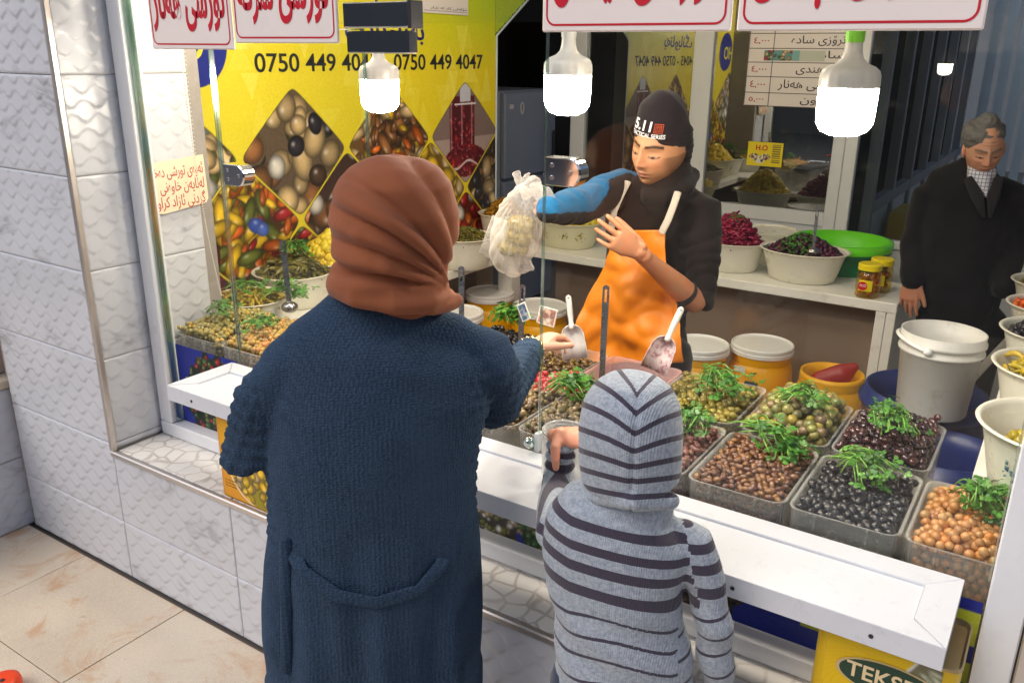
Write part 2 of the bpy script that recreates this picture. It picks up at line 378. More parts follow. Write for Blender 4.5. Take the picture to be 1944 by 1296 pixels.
class Art:
    def __init__(s, w, h, res, bg):
        s.res = res; s.W = max(4, int(w/res)); s.H = max(4, int(h/res)); s.w = w; s.h = h
        s.x, s.y = np.meshgrid(np.linspace(0, w, s.W), np.linspace(h, 0, s.H)); s.i = np.zeros((s.H, s.W, 3))+np.array(bg, float)
    def paint(s, mask, col): m = np.clip(mask, 0, 1)[..., None]; s.i = s.i*(1-m)+np.array(col, float)*m if np.ndim(col) < 3 else s.i*(1-m)+col*m
    def ell(s, cx, cy, a, b, ang, col, shade=.6, clip=None, hl=.5):
        X, Y = s.x-cx, s.y-cy; c, q = math.cos(ang), math.sin(ang); U = (X*c+Y*q)/a; V = (-X*q+Y*c)/b; d = np.sqrt(U*U+V*V)
        m = np.clip((1-d)/(s.res/min(a, b)*1.2)+.5, 0, 1)
        if clip is not None: m = m*clip
        lum = 1-shade*np.clip(d, 0, 1)**2.2
        cc = np.array(col, float)*lum[..., None]; g = np.exp(-(((U+.25)**2+(V-.35)**2)/.05))*hl; cc = cc+(255-cc)*g[..., None]
        s.paint(m, cc)
    def grain(s, a): s.i += rng.normal(0, a, s.i.shape[:2])[..., None]
OLV = {'cream': (214, 184, 132), 'black': (50, 46, 52), 'green': (110, 120, 50), 'brown': (146, 98, 58), 'red': (168, 34, 40), 'orange': (226, 110, 36), 'yellow': (232, 190, 40), 'white': (230, 224, 214), 'dark': (84, 62, 46), 'leaf': (60, 110, 50), 'beet': (128, 20, 40)}
def fill_food(A, clip, cx, cy, hw, hh, kinds, n, s0, s1, asp=1.4, bgc=(50, 36, 28), seed=0):
    r = np.random.default_rng(seed); A.paint(clip, bgc)
    for k in range(n):
        x, y = cx+r.uniform(-1, 1)*hw, cy+r.uniform(-1, 1)*hh; c = np.array(OLV[kinds[r.integers(len(kinds))]], float)*r.uniform(.8, 1.15); a = r.uniform(s0, s1)
        A.ell(x, y, a*asp, a, r.uniform(0, 3.14), c, .62, clip)
# ================================================================== SETTING
YW, YG, YP, XB = 1.489, 1.706, 5.09, -2.9     # outer wall face, shop glass, back partition, banner wall
XJ = -2.623; TS = .307; Z0 = .544
def structure(o, label=None): o['kind'] = 'structure'; return o
# outer floor: grouted base with slabs
structure(bx('ground', -60, 60, -60, 40, -.5, -.012, mat('asphalt', L3(86, 84, 84), .85, var=.2, vs=3)))
fl = structure(bx('floor', -6.5, 3.2, -3.2, YW-.004, -.012, -.004, mat('floor_grout', L3(112, 96, 82), .9)))
# slab corner seen at px (130,1296)/(355,1165): joints run with the facade and across it
S_ = .60; fx0, fy0 = atz(118, 1296, 0).x, atz(118, 1296, 0).y
slab = None
nx0 = int((-6.5-fx0)//S_)+1; ny0 = int((-3.2-fy0)//S_)+1
me_sl = None
for i in range(nx0, nx0+16):
    for j in range(ny0, ny0+8):
        x0, y0 = fx0+i*S_, fy0+j*S_; x1, y1 = min(x0+S_-.003, 3.2), min(y0+S_-.003, YW-.012)
        if x1-x0 < .05 or y1-y0 < .03: continue
        full = abs(x1-x0-S_+.003) < 1e-6 and abs(y1-y0-S_+.003) < 1e-6
        if full and me_sl is not None: o = link('floor_slab', me_sl, fl)
        else:
            o = MB().box(0, x1-x0, 0, y1-y0, -.010, 0, .0015).build('floor_slab', M_FLOOR, fl)
            if full: me_sl = o.data
        o.location = (x0, y0, rng.uniform(-.0006, .0004))
# facade wall with relief tiles
def wave_tile(w, h, u0, v0, res=.005, relief=.0031):
    nu, nv = max(4, int(w/res)), max(4, int(h/res)); u, v = np.meshgrid(np.linspace(0, w, nu), np.linspace(0, h, nv))
    U, Vv = u+u0, v+v0; p = .0440; L_ = .086; a = .0130
    best = np.zeros_like(u); r0 = int(math.floor(v0/p))-2
    for r in range(r0, r0+int(h/p)+6):
        ph = math.pi*(r % 2)
        lo = r*p+a*np.sin(2*math.pi*U/L_+ph)*.9; hi = (r+1)*p+a*np.sin(2*math.pi*U/L_+ph+math.pi)*.9
        m = (Vv >= lo) & (Vv < hi); t = (Vv-lo)/np.maximum(hi-lo, .004)
        best = np.where(m, (1-t)**1.25*np.clip((hi-lo)/.055, .25, 1.15), best)
    k = np.clip(np.minimum(np.minimum(u, w-u), np.minimum(v, h-v))/.004, 0, 1)
    d = (best*relief)*k-(1-k)*.0012
    V = np.stack([u, -d, v], -1).reshape(-1, 3); idx = np.arange(nu*nv).reshape(nv, nu)
    F = np.stack([idx[:-1, :-1], idx[:-1, 1:], idx[1:, 1:], idx[1:, :-1]], -1).reshape(-1, 4)
    # thin side skirts so each tile is a solid piece
    ring = list(idx[0, :])+list(idx[1:, -1])+list(idx[-1, -2::-1])+list(idx[-2:0:-1, 0]); n = len(V); B = V[ring].copy(); B[:, 1] = .006
    V = np.vstack([V, B]); F = F.tolist(); m = len(ring)
    for i in range(m): j = (i+1) % m; F.append([ring[j], ring[i], n+i, n+j])
    return V, F
_tc = {}
def tile_at(parent, x, z, w, h, place, ph):
    key = (round(w, 3), round(h, 3), ph)
    if key not in _tc:
        V, F = wave_tile(w-.0022, h-.0022, ph*.037, ph*.02); me = bpy.data.meshes.new('wall_tile'); me.from_pydata(V.tolist(), [], F); me.polygons.foreach_set('use_smooth', np.ones(len(F), bool)); me.materials.append(M_TILE); me.update(); _tc[key] = me
    o = link('wall_tile', _tc[key], parent); place(o, x, z); return o
def wall_tiles(parent, xs, z0, z1, place, ph0=0):
    zz = [z0]; k = math.ceil((z0-Z0)/TS+1e-4)
    while Z0+k*TS < z1-.01: zz.append(Z0+k*TS); k += 1
    zz.append(z1)
    for i in range(len(zz)-1):
        for j in range(len(xs)-1): tile_at(parent, xs[j], zz[i], xs[j+1]-xs[j], zz[i+1]-zz[i], place, (i+j+ph0) % 2)
XL = -3.29
wall = bx('facade_wall', XL-.02, XJ-.012, YW+.006, YG+.3, 0, 3.1, M_GROUT); structure(wall)
def pf(o, x, z): o.location = (x+.0011, YW, z+.0011)
wall_tiles(wall, [XL, XJ-.012], .005, 3.0, pf)
low = bx('lower_wall', XJ-.012, 2.2, YW+.006, YG+.05, 0, .512, M_GROUT); structure(low)
wall_tiles(low, [XJ-.012]+[XJ+.6*k for k in range(1, 9)], .005, .500, pf, 1)
# reveal (tiles turned 90 degrees) outside and inside the glass
rev = bx('reveal_wall', XB-.3, XJ-.016, YG+.302, 1.965, 0, 3.1, M_GROUT); structure(rev)
def pr(o, x, z): o.rotation_euler = (0, 0, R(90)); o.location = (XJ-.010, x+.0011, z+.0011)
wall_tiles(wall, [YW+.012, YG-.006], .520, 3.0, pr)
def pr2(o, x, z): o.rotation_euler = (0, 0, R(90)); o.location = (XJ-.010, x+.0011, z+.0011)
wall_tiles(rev, [YG+.03, 1.955], .520, 3.0, pr2, 1)
# sill tiles on the ledge
ledge = bx('ledge', XJ-.004, 2.2, YW+.008, YG-.002, .512, .5145, M_GROUT); structure(ledge)
for k in range(8): bx('sill_tile', XJ+.002+k*.6, XJ+.597+k*.6, YW+.012, YG-.004, .5145, .520, M_SILL, ledge, .001)
# polished metal edge trims
tr = MB(); tr.box(XJ-.016, XJ+.004, YW-.010, YW+.010, .522, 3.0, .003); tag(tr.build('edge_trim', M_TRIM), 'upright polished metal trim at the corner of the tiled wall', 'metal trim')
tr = MB(); tr.box(XJ-.016, 2.2, YW-.010, YW+.010, .500, .5215, .004); tag(tr.build('edge_trim', M_TRIM), 'long polished metal trim along the front of the tiled ledge', 'metal trim')
# neighbour's low block at far left
nb = empty('garden_block', (-3.6, 1.3, 0), 'low tiled block with a worn stone cap at the far left end of the wall', 'low wall')
bx('block', -4.6, XL-.03, .75, YW+.3, 0, .60, M_GROUT, nb)
for k in range(5):
    x0 = XL-.034-.3*(k+1)
    for j in range(2): o = tile_at(nb, 0, 0, .298, .296, lambda o, x, z: None, (k+j) % 2); o.location = (x0, .748, .004+j*.298)
for k in range(3):
    for j in range(2):
        o = tile_at(nb, 0, 0, .298, .296, lambda o, x, z: None, (k+j+1) % 2); o.rotation_euler = (0, 0, R(90)); o.location = (XL-.028, .75+.3*k, .004+j*.298)
bx('cap_stone', -4.6, XL-.012, .73, YW+.3, .602, .635, mat('worn_stone', L3(196, 182, 162), .8, var=.2, vs=9, dirt=.5, bump=.4), nb, .004)
bx('side_panel', -4.6, XL-.10, 1.38, YW+.3, .637, .95, mat('beige_stone', L3(214, 194, 178), .6, var=.1), nb, .003)
bx('upper_panel', -4.6, XL-.06, 1.36, YW+.3, .952, 3.1, mat('pale_panel', L3(206, 212, 226), .5, var=.05), nb, .003)
# opposite side of the lane (shows in the glass)
opp = structure(bx('street_wall', -30, 30, -13, -12, 0, 5.5, mat('street_render', L3(120, 112, 106), .9, var=.25, vs=.6)))

# ------------------------------------------------------------------ shop shell
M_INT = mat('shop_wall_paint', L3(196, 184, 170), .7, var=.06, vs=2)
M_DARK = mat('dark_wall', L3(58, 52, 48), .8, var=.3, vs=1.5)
structure(bx('shop_floor', -6.4, 3.6, YG+.06, 9.6, -.01, .002, mat('shop_floor_tile', L3(150, 140, 130), .4, var=.15, vs=2)))
M_CEIL = mat('ceiling_paint', L3(205, 200, 190), .8)
structure(bx('shop_ceiling', -6.4, 3.6, YG-.01, 5.30, 3.05, 3.15, M_CEIL)); structure(bx('store_ceiling', -6.4, -1.12, 5.301, 9.6, 3.05, 3.15, M_CEIL))  # ceiling left off at the back right, an added opening for sky light
structure(bx('wall_left', XB-.10, XB-.006, 1.97, 4.225, 0, 3.04, M_INT))
structure(bx('wall_right', 2.25, 2.35, YG+.06, 9.5, 0, 3.04, M_INT))
structure(bx('wall_far', -6.3, -1.12, 9.4, 9.5, 0, 3.04, M_DARK))  # stops short, leaving an added opening that lets daylight in
structure(bx('added_dim_wall', -8, 12, 17, 17.4, 0, 3.2, mat('added_wall_render', L3(150, 150, 156), .9, var=.2, vs=.5)))  # added wall that keeps the view through the far opening dim
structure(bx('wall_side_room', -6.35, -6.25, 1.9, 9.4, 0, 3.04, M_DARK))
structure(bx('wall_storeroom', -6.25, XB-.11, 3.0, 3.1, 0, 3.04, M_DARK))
structure(bx('wall_upper_front', -2.55, 2.2, YG-.06, YG+.06, 2.72, 3.04, M_WHITE))

# ------------------------------------------------------------------ shopfront frame and glass
sf = empty('shopfront_frame', (-1.2, YG, .52), 'white plastic frame of the shop window around the serving counter', 'window frame')
xl0, xl1, xr0, xr1 = -2.621, -2.556, .008, .075
bx('frame_post', xl0, xl1, YG-.028, YG+.028, .574, 2.72, M_WHITE, sf, .003)
bx('frame_post', xr0, xr1, YG-.028, YG+.028, .574, 2.72, M_WHITE, sf, .003)
bx('bottom_rail', xl0, xr1, YG-.030, YG+.030, .5215, .572, M_WHITE, sf, .004)
bx('glazing_bead', xl1+.002, xl1+.010, YG-.012, YG+.012, .580, 2.70, M_EDGE, sf)
bx('steel_post', xr1+.003, xr1+.045, YG-.035, YG+.03, .523, 2.72, M_TRIM, sf, .003)
bx('steel_post', xr1+.048, 2.2, YG-.02, YG+.02, .523, .90, M_WHITE, sf, .003)
def pane(name, x0, x1, z0, z1, label, y=YG, edges='LR'):
    g = empty(name, ((x0+x1)/2, y, z0), label, 'glass pane')
    bx('glass', x0+.003, x1-.003, y-.004, y+.004, z0, z1, M_GLASS, g)
    if 'L' in edges: bx('polished_edge', x0, x0+.003, y-.005, y+.005, z0, z1, M_EDGE, g)
    if 'R' in edges: bx('polished_edge', x1-.003, x1, y-.005, y+.005, z0, z1, M_EDGE, g)
    if 'T' in edges: bx('polished_edge', x0, x1, y-.005, y+.005, z1+.0005, z1+.004, M_EDGE, g)
    return g
pane('window_pane', xl1+.011, -2.18, .88, 2.70, 'narrow fixed window pane beside the tiled reveal with the handwritten note behind it')
pane('glass_door', -2.172, -1.574, .93, 1.90, 'small hinged glass hatch beside the left metal hinge, behind the woman', y=YG, edges='LRT')
pane('window_pane', -1.03, .006, .885, 2.70, 'large window pane in front of the olive trays and the boy')
pane('window_pane', -2.172, -1.034, 1.915, 2.70, 'upper glass pane above the serving hatch, behind the red lettered signs', edges='')
# hinges
def hinge(x, z, label, s=1):
    h = empty('hinge_fitting', (x, YG, z), label, 'hinge', 'metal clamps on the glass edges')
    V = []; n = 14
    pts = [(-.03, -.032), (.03, -.032)]+[(.03+.032*math.sin(a), -.032*math.cos(a)) for a in np.linspace(.15, math.pi-.15, n)]+[(.03, .032), (-.03, .032)]
    for y in (YG-.022, YG-.019, YG+.019, YG+.022):
        k = .93 if y in (YG-.022, YG+.022) else 1
        V += [(x+s*px*k, y, z+pz*k) for px, pz in pts]
    m = len(pts); F = [(i+r*m, (i+1) % m+r*m, (i+1) % m+(r+1)*m, i+(r+1)*m) for r in range(3) for i in range(m)]+[tuple(range(m)), tuple(range(3*m, 4*m))]
    cpl = mk('clamp_plate', (V, F), M_CHROME, h)
    for dx, dz in ((-.012, .014), (-.012, -.014), (.036, 0)): mk('screw', lathe_y([(0, 0), (.006, 0), (.005, .003), (0, .003)], 10, (x+s*dx, YG-.0222, z+dz)), M_STEEL, cpl)
    return h
h = hinge(-2.115, 1.495, 'rounded chrome hinge on the left glass hatch below the lettered signs')
h = hinge(-.985, 1.595, 'rounded chrome clamp on the edge of the large pane beside the plastic bag')
fb = empty('patch_fitting', (-1.52, YG, 1.93), 'long rectangular chrome patch fitting above the left lit bulb', 'hinge')
a, b = aty(662, 40, YG), aty(785, 95, YG)
bx('clamp_bar', a.x, b.x, YG-.022, YG+.022, 1.905, 1.965, M_CHROME, fb, .003)
bx('clamp_bar', a.x+.005, b.x, YG-.018, YG+.018, 1.845, 1.898, M_CHROME, fb, .003)
bx('end_cap', b.x+.002, b.x+.014, YG-.024, YG+.024, 1.903, 1.967, M_SCREW, fb, .002)
gc = empty('pane_support', (-1.03, YG, .90), 'small glass bead foot at the lower corner of the large pane near the boy', 'glass clamp')
mk('bead', ball((-1.045, YG-.02, .905), .016), M_EDGE, gc, True); bx('foot_clip', -1.036, -1.022, YG-.012, YG+.012, .878, .93, M_WHITE, gc, .002)

# printed apron panels below the counter
def apron(name, x0, x1, z0, z1, seed, label, heaps, stripes=False):
    A = Art(x1-x0, z1-z0, .004, (30, 44, 140))
    for cx, hw, kinds, bgc in heaps:
        clip = ((np.abs(A.x-cx)/hw)**2+(np.abs(A.y-(z1-z0)*.35)/((z1-z0)*.62))**2 < 1+.25*np.sin(A.x*90)*np.sin(A.y*70)).astype(float)
        fill_food(A, clip, cx, (z1-z0)*.4, hw, (z1-z0)*.6, kinds, 260, .006, .014, 1.2, bgc, seed)
    if stripes:
        for q0, q1 in ((-.02, .06), (.10, .15)): A.paint(((A.x > x1-x0-.34) & (A.y > z1-z0-q1-.045) & (A.y < z1-z0-q0-.045)).astype(float), (176, 188, 60))
    A.grain(4)
    o = sheet(name, A.i, (x0, YG+.016, z0), UX, UZ, x1-x0, z1-z0); tag(o, label, 'printed panel'); return o
apron('printed_panel', -2.545, -2.215, .575, .868, 3, 'blue printed panel with small dark berries at the left end of the counter', [(.20, .17, ['green', 'leaf', 'red', 'dark'], (24, 40, 34))])
apron('printed_panel', -2.205, -1.30, .575, .822, 4, 'blue printed panel under the counter behind the woman', [(.2, .18, ['leaf', 'green', 'red'], (24, 40, 34)), (.7, .2, ['cream', 'brown'], (40, 36, 30))])
apron('printed_panel', -1.296, .004, .575, .822, 5, 'blue printed panel with cabbages and yellow-green stripes behind the right tin', [(.10, .12, ['cream', 'white', 'green'], (50, 46, 40)), (.33, .13, ['leaf', 'green'], (20, 40, 20)), (.66, .16, ['black', 'dark'], (16, 18, 30))], True)

# ------------------------------------------------------------------ counter
ct = empty('counter', (-1.1, 1.58, .83), 'long white serving counter with mitred frame projecting in front of the glass', 'counter')
cx0, cx1, cy0, cy1, cz = -2.205, -.036, 1.445, YG-.012, .878
def frame_piece(name, pts):   # mitred board from its plan outline
    V = [(x, y, z) for z in (cz-.048, cz-.002, cz) for x, y in pts]
    c = Vector((sum(p[0] for p in pts)/4, sum(p[1] for p in pts)/4))
    for i in range(8, 12): x, y, z = V[i]; V[i] = (x+(c.x-x)*.004, y+(c.y-y)*.004 if abs(c.y-y) > .05 else y+(c.y-y)*.03, z)
    F = [(0, 3, 2, 1), (8, 9, 10, 11)]+[(r*4+i, r*4+(i+1) % 4, r*4+4+(i+1) % 4, r*4+4+i) for r in range(2) for i in range(4)]
    return mk(name, (V, F), M_COUNTER, ct)
fw = .062; g = .0007
frame_piece('front_board', [(cx0+g, cy0), (cx1-g, cy0), (cx1-fw-g, cy0+fw), (cx0+fw+g, cy0+fw)])
frame_piece('back_board', [(cx0+fw+g, cy1-fw), (cx1-fw-g, cy1-fw), (cx1-g, cy1), (cx0+g, cy1)])
frame_piece('end_board', [(cx0, cy0+g), (cx0+fw, cy0+fw+g), (cx0+fw, cy1-fw-g), (cx0, cy1-g)])
frame_piece('end_board', [(cx1-fw, cy0+fw+g), (cx1, cy0+g), (cx1, cy1-g), (cx1-fw, cy1-fw-g)])
bx('inset_panel', cx0+fw+.001, cx1-fw-.001, cy0+fw+.001, cy1-fw-.001, cz-.040, cz-.006, M_COUNTER, ct)
for px, py in ((366, 783), (1391, 1112), (1657, 1186)):
    p = aty(px, py, cy0); mk('screw', lathe_y([(.0045, 0), (.0045, .001), (0, .0012)], 12, (p.x, cy0-.0002, cz-.026)), M_SCREW, ct)
p = atz(1799, 1077, cz); mk('screw', lathe([(.003, 0), (.003, .0008), (0, .001)], 10, (p.x, p.y, cz)), M_SCREW, ct)

# ------------------------------------------------------------------ signs hanging outside the glass
def sign(x0, x1, z0, h, word, tw, tz, size, label, y=YG-.026, tilt=0):
    s = empty('lettered_sign', ((x0+x1)/2, y, z0), label, 'sign', 'white signs with red letters')
    MB().box(x0+.002, x1-.002, y-.004, y+.004, z0, z0+h, .003).build('board', M_SIGN, s)
    # red border line with rounded corners
    r, wd, ins = .022, .0042, .012; pts = []
    for cx, cy, a0 in ((x1-ins-r, z0+ins+r, -90), (x1-ins-r, z0+h-ins-r, 0), (x0+ins+r, z0+h-ins-r, 90), (x0+ins+r, z0+ins+r, 180)):
        for k in range(7): a = R(a0+15*k); pts.append((cx, cy, math.cos(a), math.sin(a)))
    V = [(cx+c*(r-q), y-.0048, cy+s_*(r-q)) for q in (0, wd) for cx, cy, c, s_ in pts]; n = len(pts)
    mk('border_line', (V, [(i, (i+1) % n, n+(i+1) % n, n+i) for i in range(n)]), M_RED, s)
    text('lettering', word, size, M_RED, ((x0+x1)/2, y-.0045, tz), UX, UZ, s, .022, 'CENTER', tw, True)
sign(-2.408, -2.034, 1.850, .262, 'تورشی هەنار', .325, 1.938, .155, 'leftmost white sign with red letters, its corner over the blue circle')
sign(-2.031, -1.632, 1.868, .262, 'تورشی سرکە', .345, 1.956, .155, 'white red-lettered sign just left of the chrome patch fitting')
sign(-1.028, -.602, 1.893, .30, 'تورشی تێکەڵ'.replace('ڵ', 'ل'), .37, 1.985, .17, 'white red-lettered sign above the middle bulb')
sign(-.594, -.170, 1.893, .30, 'زەیتونی چینی', .38, 1.985, .17, 'rightmost white red-lettered sign above the green-capped bulb')

# ------------------------------------------------------------------ lit bulbs
M_GLOW = NT('bulb_glow'); e = M_GLOW.new('Emission'); e.inputs[0].default_value = (1.0, .86, .69, 1); e.inputs[1].default_value = 82.0; M_GLOW.lk(e.outputs[0], M_GLOW.out.inputs[0]); M_GLOW = M_GLOW.m
M_BBODY = mat('bulb_body', L3(206, 204, 200), .35, var=.04)
M_LIME = mat('lime_plastic', L3(120, 200, 50), .35)
def bulb(px, py, Y, sockm, label, d=.116):
    p = aty(px, py, Y); r = d/2; b = empty('lit_bulb', (p.x, p.y, p.z), label, 'lamp', 'big lit bulbs behind the glass'); c = (p.x, p.y, p.z)
    mk('diffuser', lathe([(0, -r*1.66), (r*.45, -r*1.62), (r*.78, -r*1.48), (r*.95, -r*1.22), (r*.985, -r*.8), (r, .0)], 36, c), M_GLOW, b, True)
    n = 36; V = []; F = []; prof = [(1.01, .002), (1.015, .10), (1.0, .42), (.94, .58), (.80, .70), (.52, .82), (.37, .98), (.31, 1.18), (.28, 1.5)]
    for i, (q, z) in enumerate(prof):
        for k in range(n*2):
            a = math.pi*k/n; fin = 1+.018*(1 if k % 4 < 2 else 0)*(1 if 0 < i < 5 else 0); V.append((c[0]+r*q*fin*math.cos(a), c[1]+r*q*fin*math.sin(a), c[2]+r*z))
    for i in range(len(prof)-1):
        for k in range(n*2): a, d_ = i*n*2+k, i*n*2+(k+1) % (n*2); F.append((a, d_, d_+n*2, a+n*2))
    mk('housing', (V, F), M_BBODY, b, True)
    mk('socket', lathe([(.0, r*1.5), (r*.31, r*1.5), (r*.33, r*1.95), (.0, r*1.97)], 24, c), sockm, b)
    mk('cord', loft([(c[0], c[1], c[2]+r*1.97), (c[0], c[1], 3.05)], [.004, .004], n=8), M_SCREW, b)
bulb(720, 151, 1.99, M_BBODY, 'left lit bulb hanging under the chrome fitting in front of the phone number')
bulb(1078, 143, 1.90, M_BBODY, 'middle lit bulb hanging in front of the dark doorway')
bulb(1611, 167, 1.88, M_LIME, 'right lit bulb with a lime green socket hanging in front of the price list')
# assumed further lamps, out of view above, added to light the shop interior
def assumed_bulb_at(x, y, z, label):
    q = empty('lit_bulb', (x, y, z), label, 'lamp', 'big lit bulbs behind the glass'); r = .058; c = (x, y, z)
    mk('diffuser', lathe([(0, -r*1.28), (r*.45, -r*1.24), (r*.78, -r*1.08), (r*.95, -r*.82), (r, .0)], 24, c), M_GLOW, q, True)
    mk('housing', lathe([(r, .001), (r, r*.5), (r*.7, r*.85), (r*.3, r*1.1), (r*.27, r*2)], 24, c), M_BBODY, q, True)
    mk('cord', loft([(x, y, z+r*2), (x, y, 3.05)], [.004, .004], n=8), M_SCREW, q)
assumed_bulb_at(-2.25, 2.0, 2.15, 'assumed lit bulb above the left olive trays, high under the ceiling')
assumed_bulb_at(-1.9, 3.2, 2.55, 'assumed lit bulb high above the bowls on the left shelf')
assumed_bulb_at(-.9, 3.3, 2.6, 'assumed lit bulb high above the back shelf')
# ================================================================== BANNER WALL
bn_y0, bn_y1, bn_z0 = 1.975, 4.235, .70
bn = empty('banner', (XB, 3.1, 1.4), 'large yellow printed banner with phone numbers and food photos in diamonds', 'banner')
bw, bh = bn_y1-bn_y0, 1.75
A = Art(bw, bh, .0042, (224, 212, 40)); gx = A.x/bw; gz = (A.y+bn_z0)
col = np.stack([230-70*np.clip((gz-1.75)/.6, 0, 1)*np.clip(gx-.35, 0, 1)*1.6, 214-4*gx-0*gz, 60-34*gx-20*np.clip(gz-1.75, 0, 1)], -1); A.i = col.copy()
r_ = np.random.default_rng(5)
for k in range(58):   # pale triangle pattern of the print
    cx, cz_, h_, w_ = r_.uniform(0, bw), r_.uniform(.75, 1.75), r_.uniform(.10, .22), r_.uniform(.04, .07); up = r_.random() < .5
    t = (A.y-cz_)/h_; t = t if up else 1-t
    m = ((t > 0) & (t < 1) & (np.abs(A.x-cx) < w_*(1-t))).astype(float)*r_.uniform(.12, .4); A.paint(m, (246, 240, 130))
p = atx(372, 92, XB); cyb, czb = p.y-bn_y0-.02, p.z-bn_z0+.02    # blue disc at the top left with the letters HO
d = np.hypot(A.x-cyb, A.y-czb); A.paint(np.clip((.168-d)/.004, 0, 1), (40, 50, 140)); 
dc = lambda i, j: (2.68+i*.63-bn_y0+(.315 if j % 2 else 0), 1.42-.30*j-bn_z0)
spec = {(0, 0): (['cream', 'cream', 'black', 'brown', 'green'], (96, 80, 64), 'big'), (1, 0): (['yellow', 'brown', 'cream', 'orange', 'dark'], (110, 80, 40), 'pep'), (2, 0): (['beet', 'red', 'beet'], (70, 16, 30), 'beet'),
        (-1, 0): (['white', 'green', 'cream'], (90, 104, 100), 'soft'), (-1, 1): (['yellow', 'orange', 'orange', 'red', 'green', 'yellow'], (70, 48, 30), 'pep'), (0, 1): (['brown', 'white', 'cream', 'dark', 'orange'], (66, 46, 40), 'big'),
        (1, 1): (['yellow', 'yellow', 'cream'], (120, 86, 20), 'soft'), (2, 1): (['dark', 'brown', 'cream', 'black'], (54, 44, 34), 'soft'), (-2, 1): (['brown', 'dark'], (60, 44, 34), 'soft'),
        (0, 2): (['yellow', 'red', 'orange', 'leaf'], (90, 50, 30), 'pep'), (1, 2): (['leaf', 'green', 'yellow'], (50, 70, 30), 'soft'), (2, 2): (['red', 'white', 'orange'], (90, 40, 30), 'soft'), (-1, 2): (['brown', 'beet', 'yellow'], (90, 50, 30), 'soft')}
def diam(cx, cz_, s=1.0): # rounded diamond
    u, v = np.abs(A.x-cx)/(.30*s), np.abs(A.y-cz_)/(.275*s); q = .075
    d = u+v; sharp = np.sqrt(u*u+q*q)+np.sqrt(v*v+q*q); return np.clip((1.07-sharp)/.012, 0, 1)
for (i, j), (kinds, bgc, st) in spec.items():
    cx, cz_ = dc(i, j)
    if cx < -.3 or cx > bw+.3: continue
    A.paint(diam(cx, cz_, 1.0), (70, 60, 50)); c = diam(cx, cz_, .985); sd_ = 11+i*7+j*3
    if st == 'big':
        fill_food(A, c, cx, cz_, .3, .28, kinds, 40, .035, .07, 1.15, bgc, sd_)
        for ox, oz, a_, b_, an, cc in ((.03, -.03, .062, .10, .15, 'cream'), (.11, .05, .066, .085, -.5, 'cream'), (.02, .12, .05, .045, 0, 'cream'), (-.12, -.05, .05, .055, 0, 'white'), (.12, .12, .04, .05, .3, 'black'), (.0, .03, .05, .045, .4, 'black'), (.12, -.11, .055, .05, 0, 'dark')) if (i, j) == (0, 0) else ((.12, .05, .05, .07, .2, 'white'), (-.1, .02, .06, .06, 0, 'brown'), (.02, .12, .06, .05, 0, 'dark'), (.05, -.08, .07, .05, .4, 'orange'), (-.22, .06, .05, .05, 0, 'white')):
            A.ell(cx+ox, cz_+oz, a_, b_, an, OLV[cc], .6, c, .6)
    elif st == 'pep': fill_food(A, c, cx, cz_, .3, .28, kinds, 230, .016, .034, 2.3, bgc, sd_)
    elif st == 'beet':
        A.paint(c, (128, 108, 104)); A.paint(c*(A.y < cz_-.02), (168, 150, 146)); A.paint(c*(np.abs(A.x-cx+.03) < .115)*(A.y > cz_-.10)*(A.y < cz_+.20), (92, 20, 34))
        fill_food(A, c*(np.abs(A.x-cx+.03) < .11)*(A.y > cz_-.12)*(A.y < cz_+.17), cx-.03, cz_, .12, .2, kinds, 90, .012, .022, 2.2, (80, 14, 30), 4)
        for sx in (-.13, -.035, .06): A.paint(c*(np.abs(A.x-cx-sx) < .006)*(A.y > cz_-.1)*(A.y < cz_+.17)*.5, (236, 190, 196))
        A.paint(c*(np.abs(A.x-cx) < .10)*(A.y > cz_+.155)*(A.y < cz_+.165), (220, 220, 226)); A.paint(c*(np.abs(A.x-cx) < .05)*(A.y > cz_+.17), (196, 200, 214))
        m = c*(np.hypot((A.x-cx)/.2, (A.y-cz_+.15)/.09) < 1); fill_food(A, m, cx, cz_-.15, .2, .09, kinds, 60, .012, .02, 2.4, (120, 20, 40), 6)
        A.paint(c*((np.abs(A.y-cz_+.17-.02*np.sin(A.x*26)) < .006)), (214, 196, 198))
    else: fill_food(A, c, cx, cz_, .3, .28, kinds, 120, .026, .05, 1.4, bgc, sd_)
cx, cz_ = dc(-1, 1); q = diam(cx, cz_, .985); A.ell(cx+.06, cz_+.015, .05, .034, -.4, (60, 90, 190), .3, q); A.ell(cx+.09, cz_-.005, .035, .03, -.4, (80, 110, 205), .3, q)
A.grain(3.5)
zc_ = atx(938, 68, XB).z-bn_z0; yc_ = bw-.005
sheet('print', A.i, (XB, bn_y0, bn_z0), UY, UZ, bw, bh, bn, lambda x, z: (z < zc_+(bw-x)*0.0+0) | (x < bw-.002))
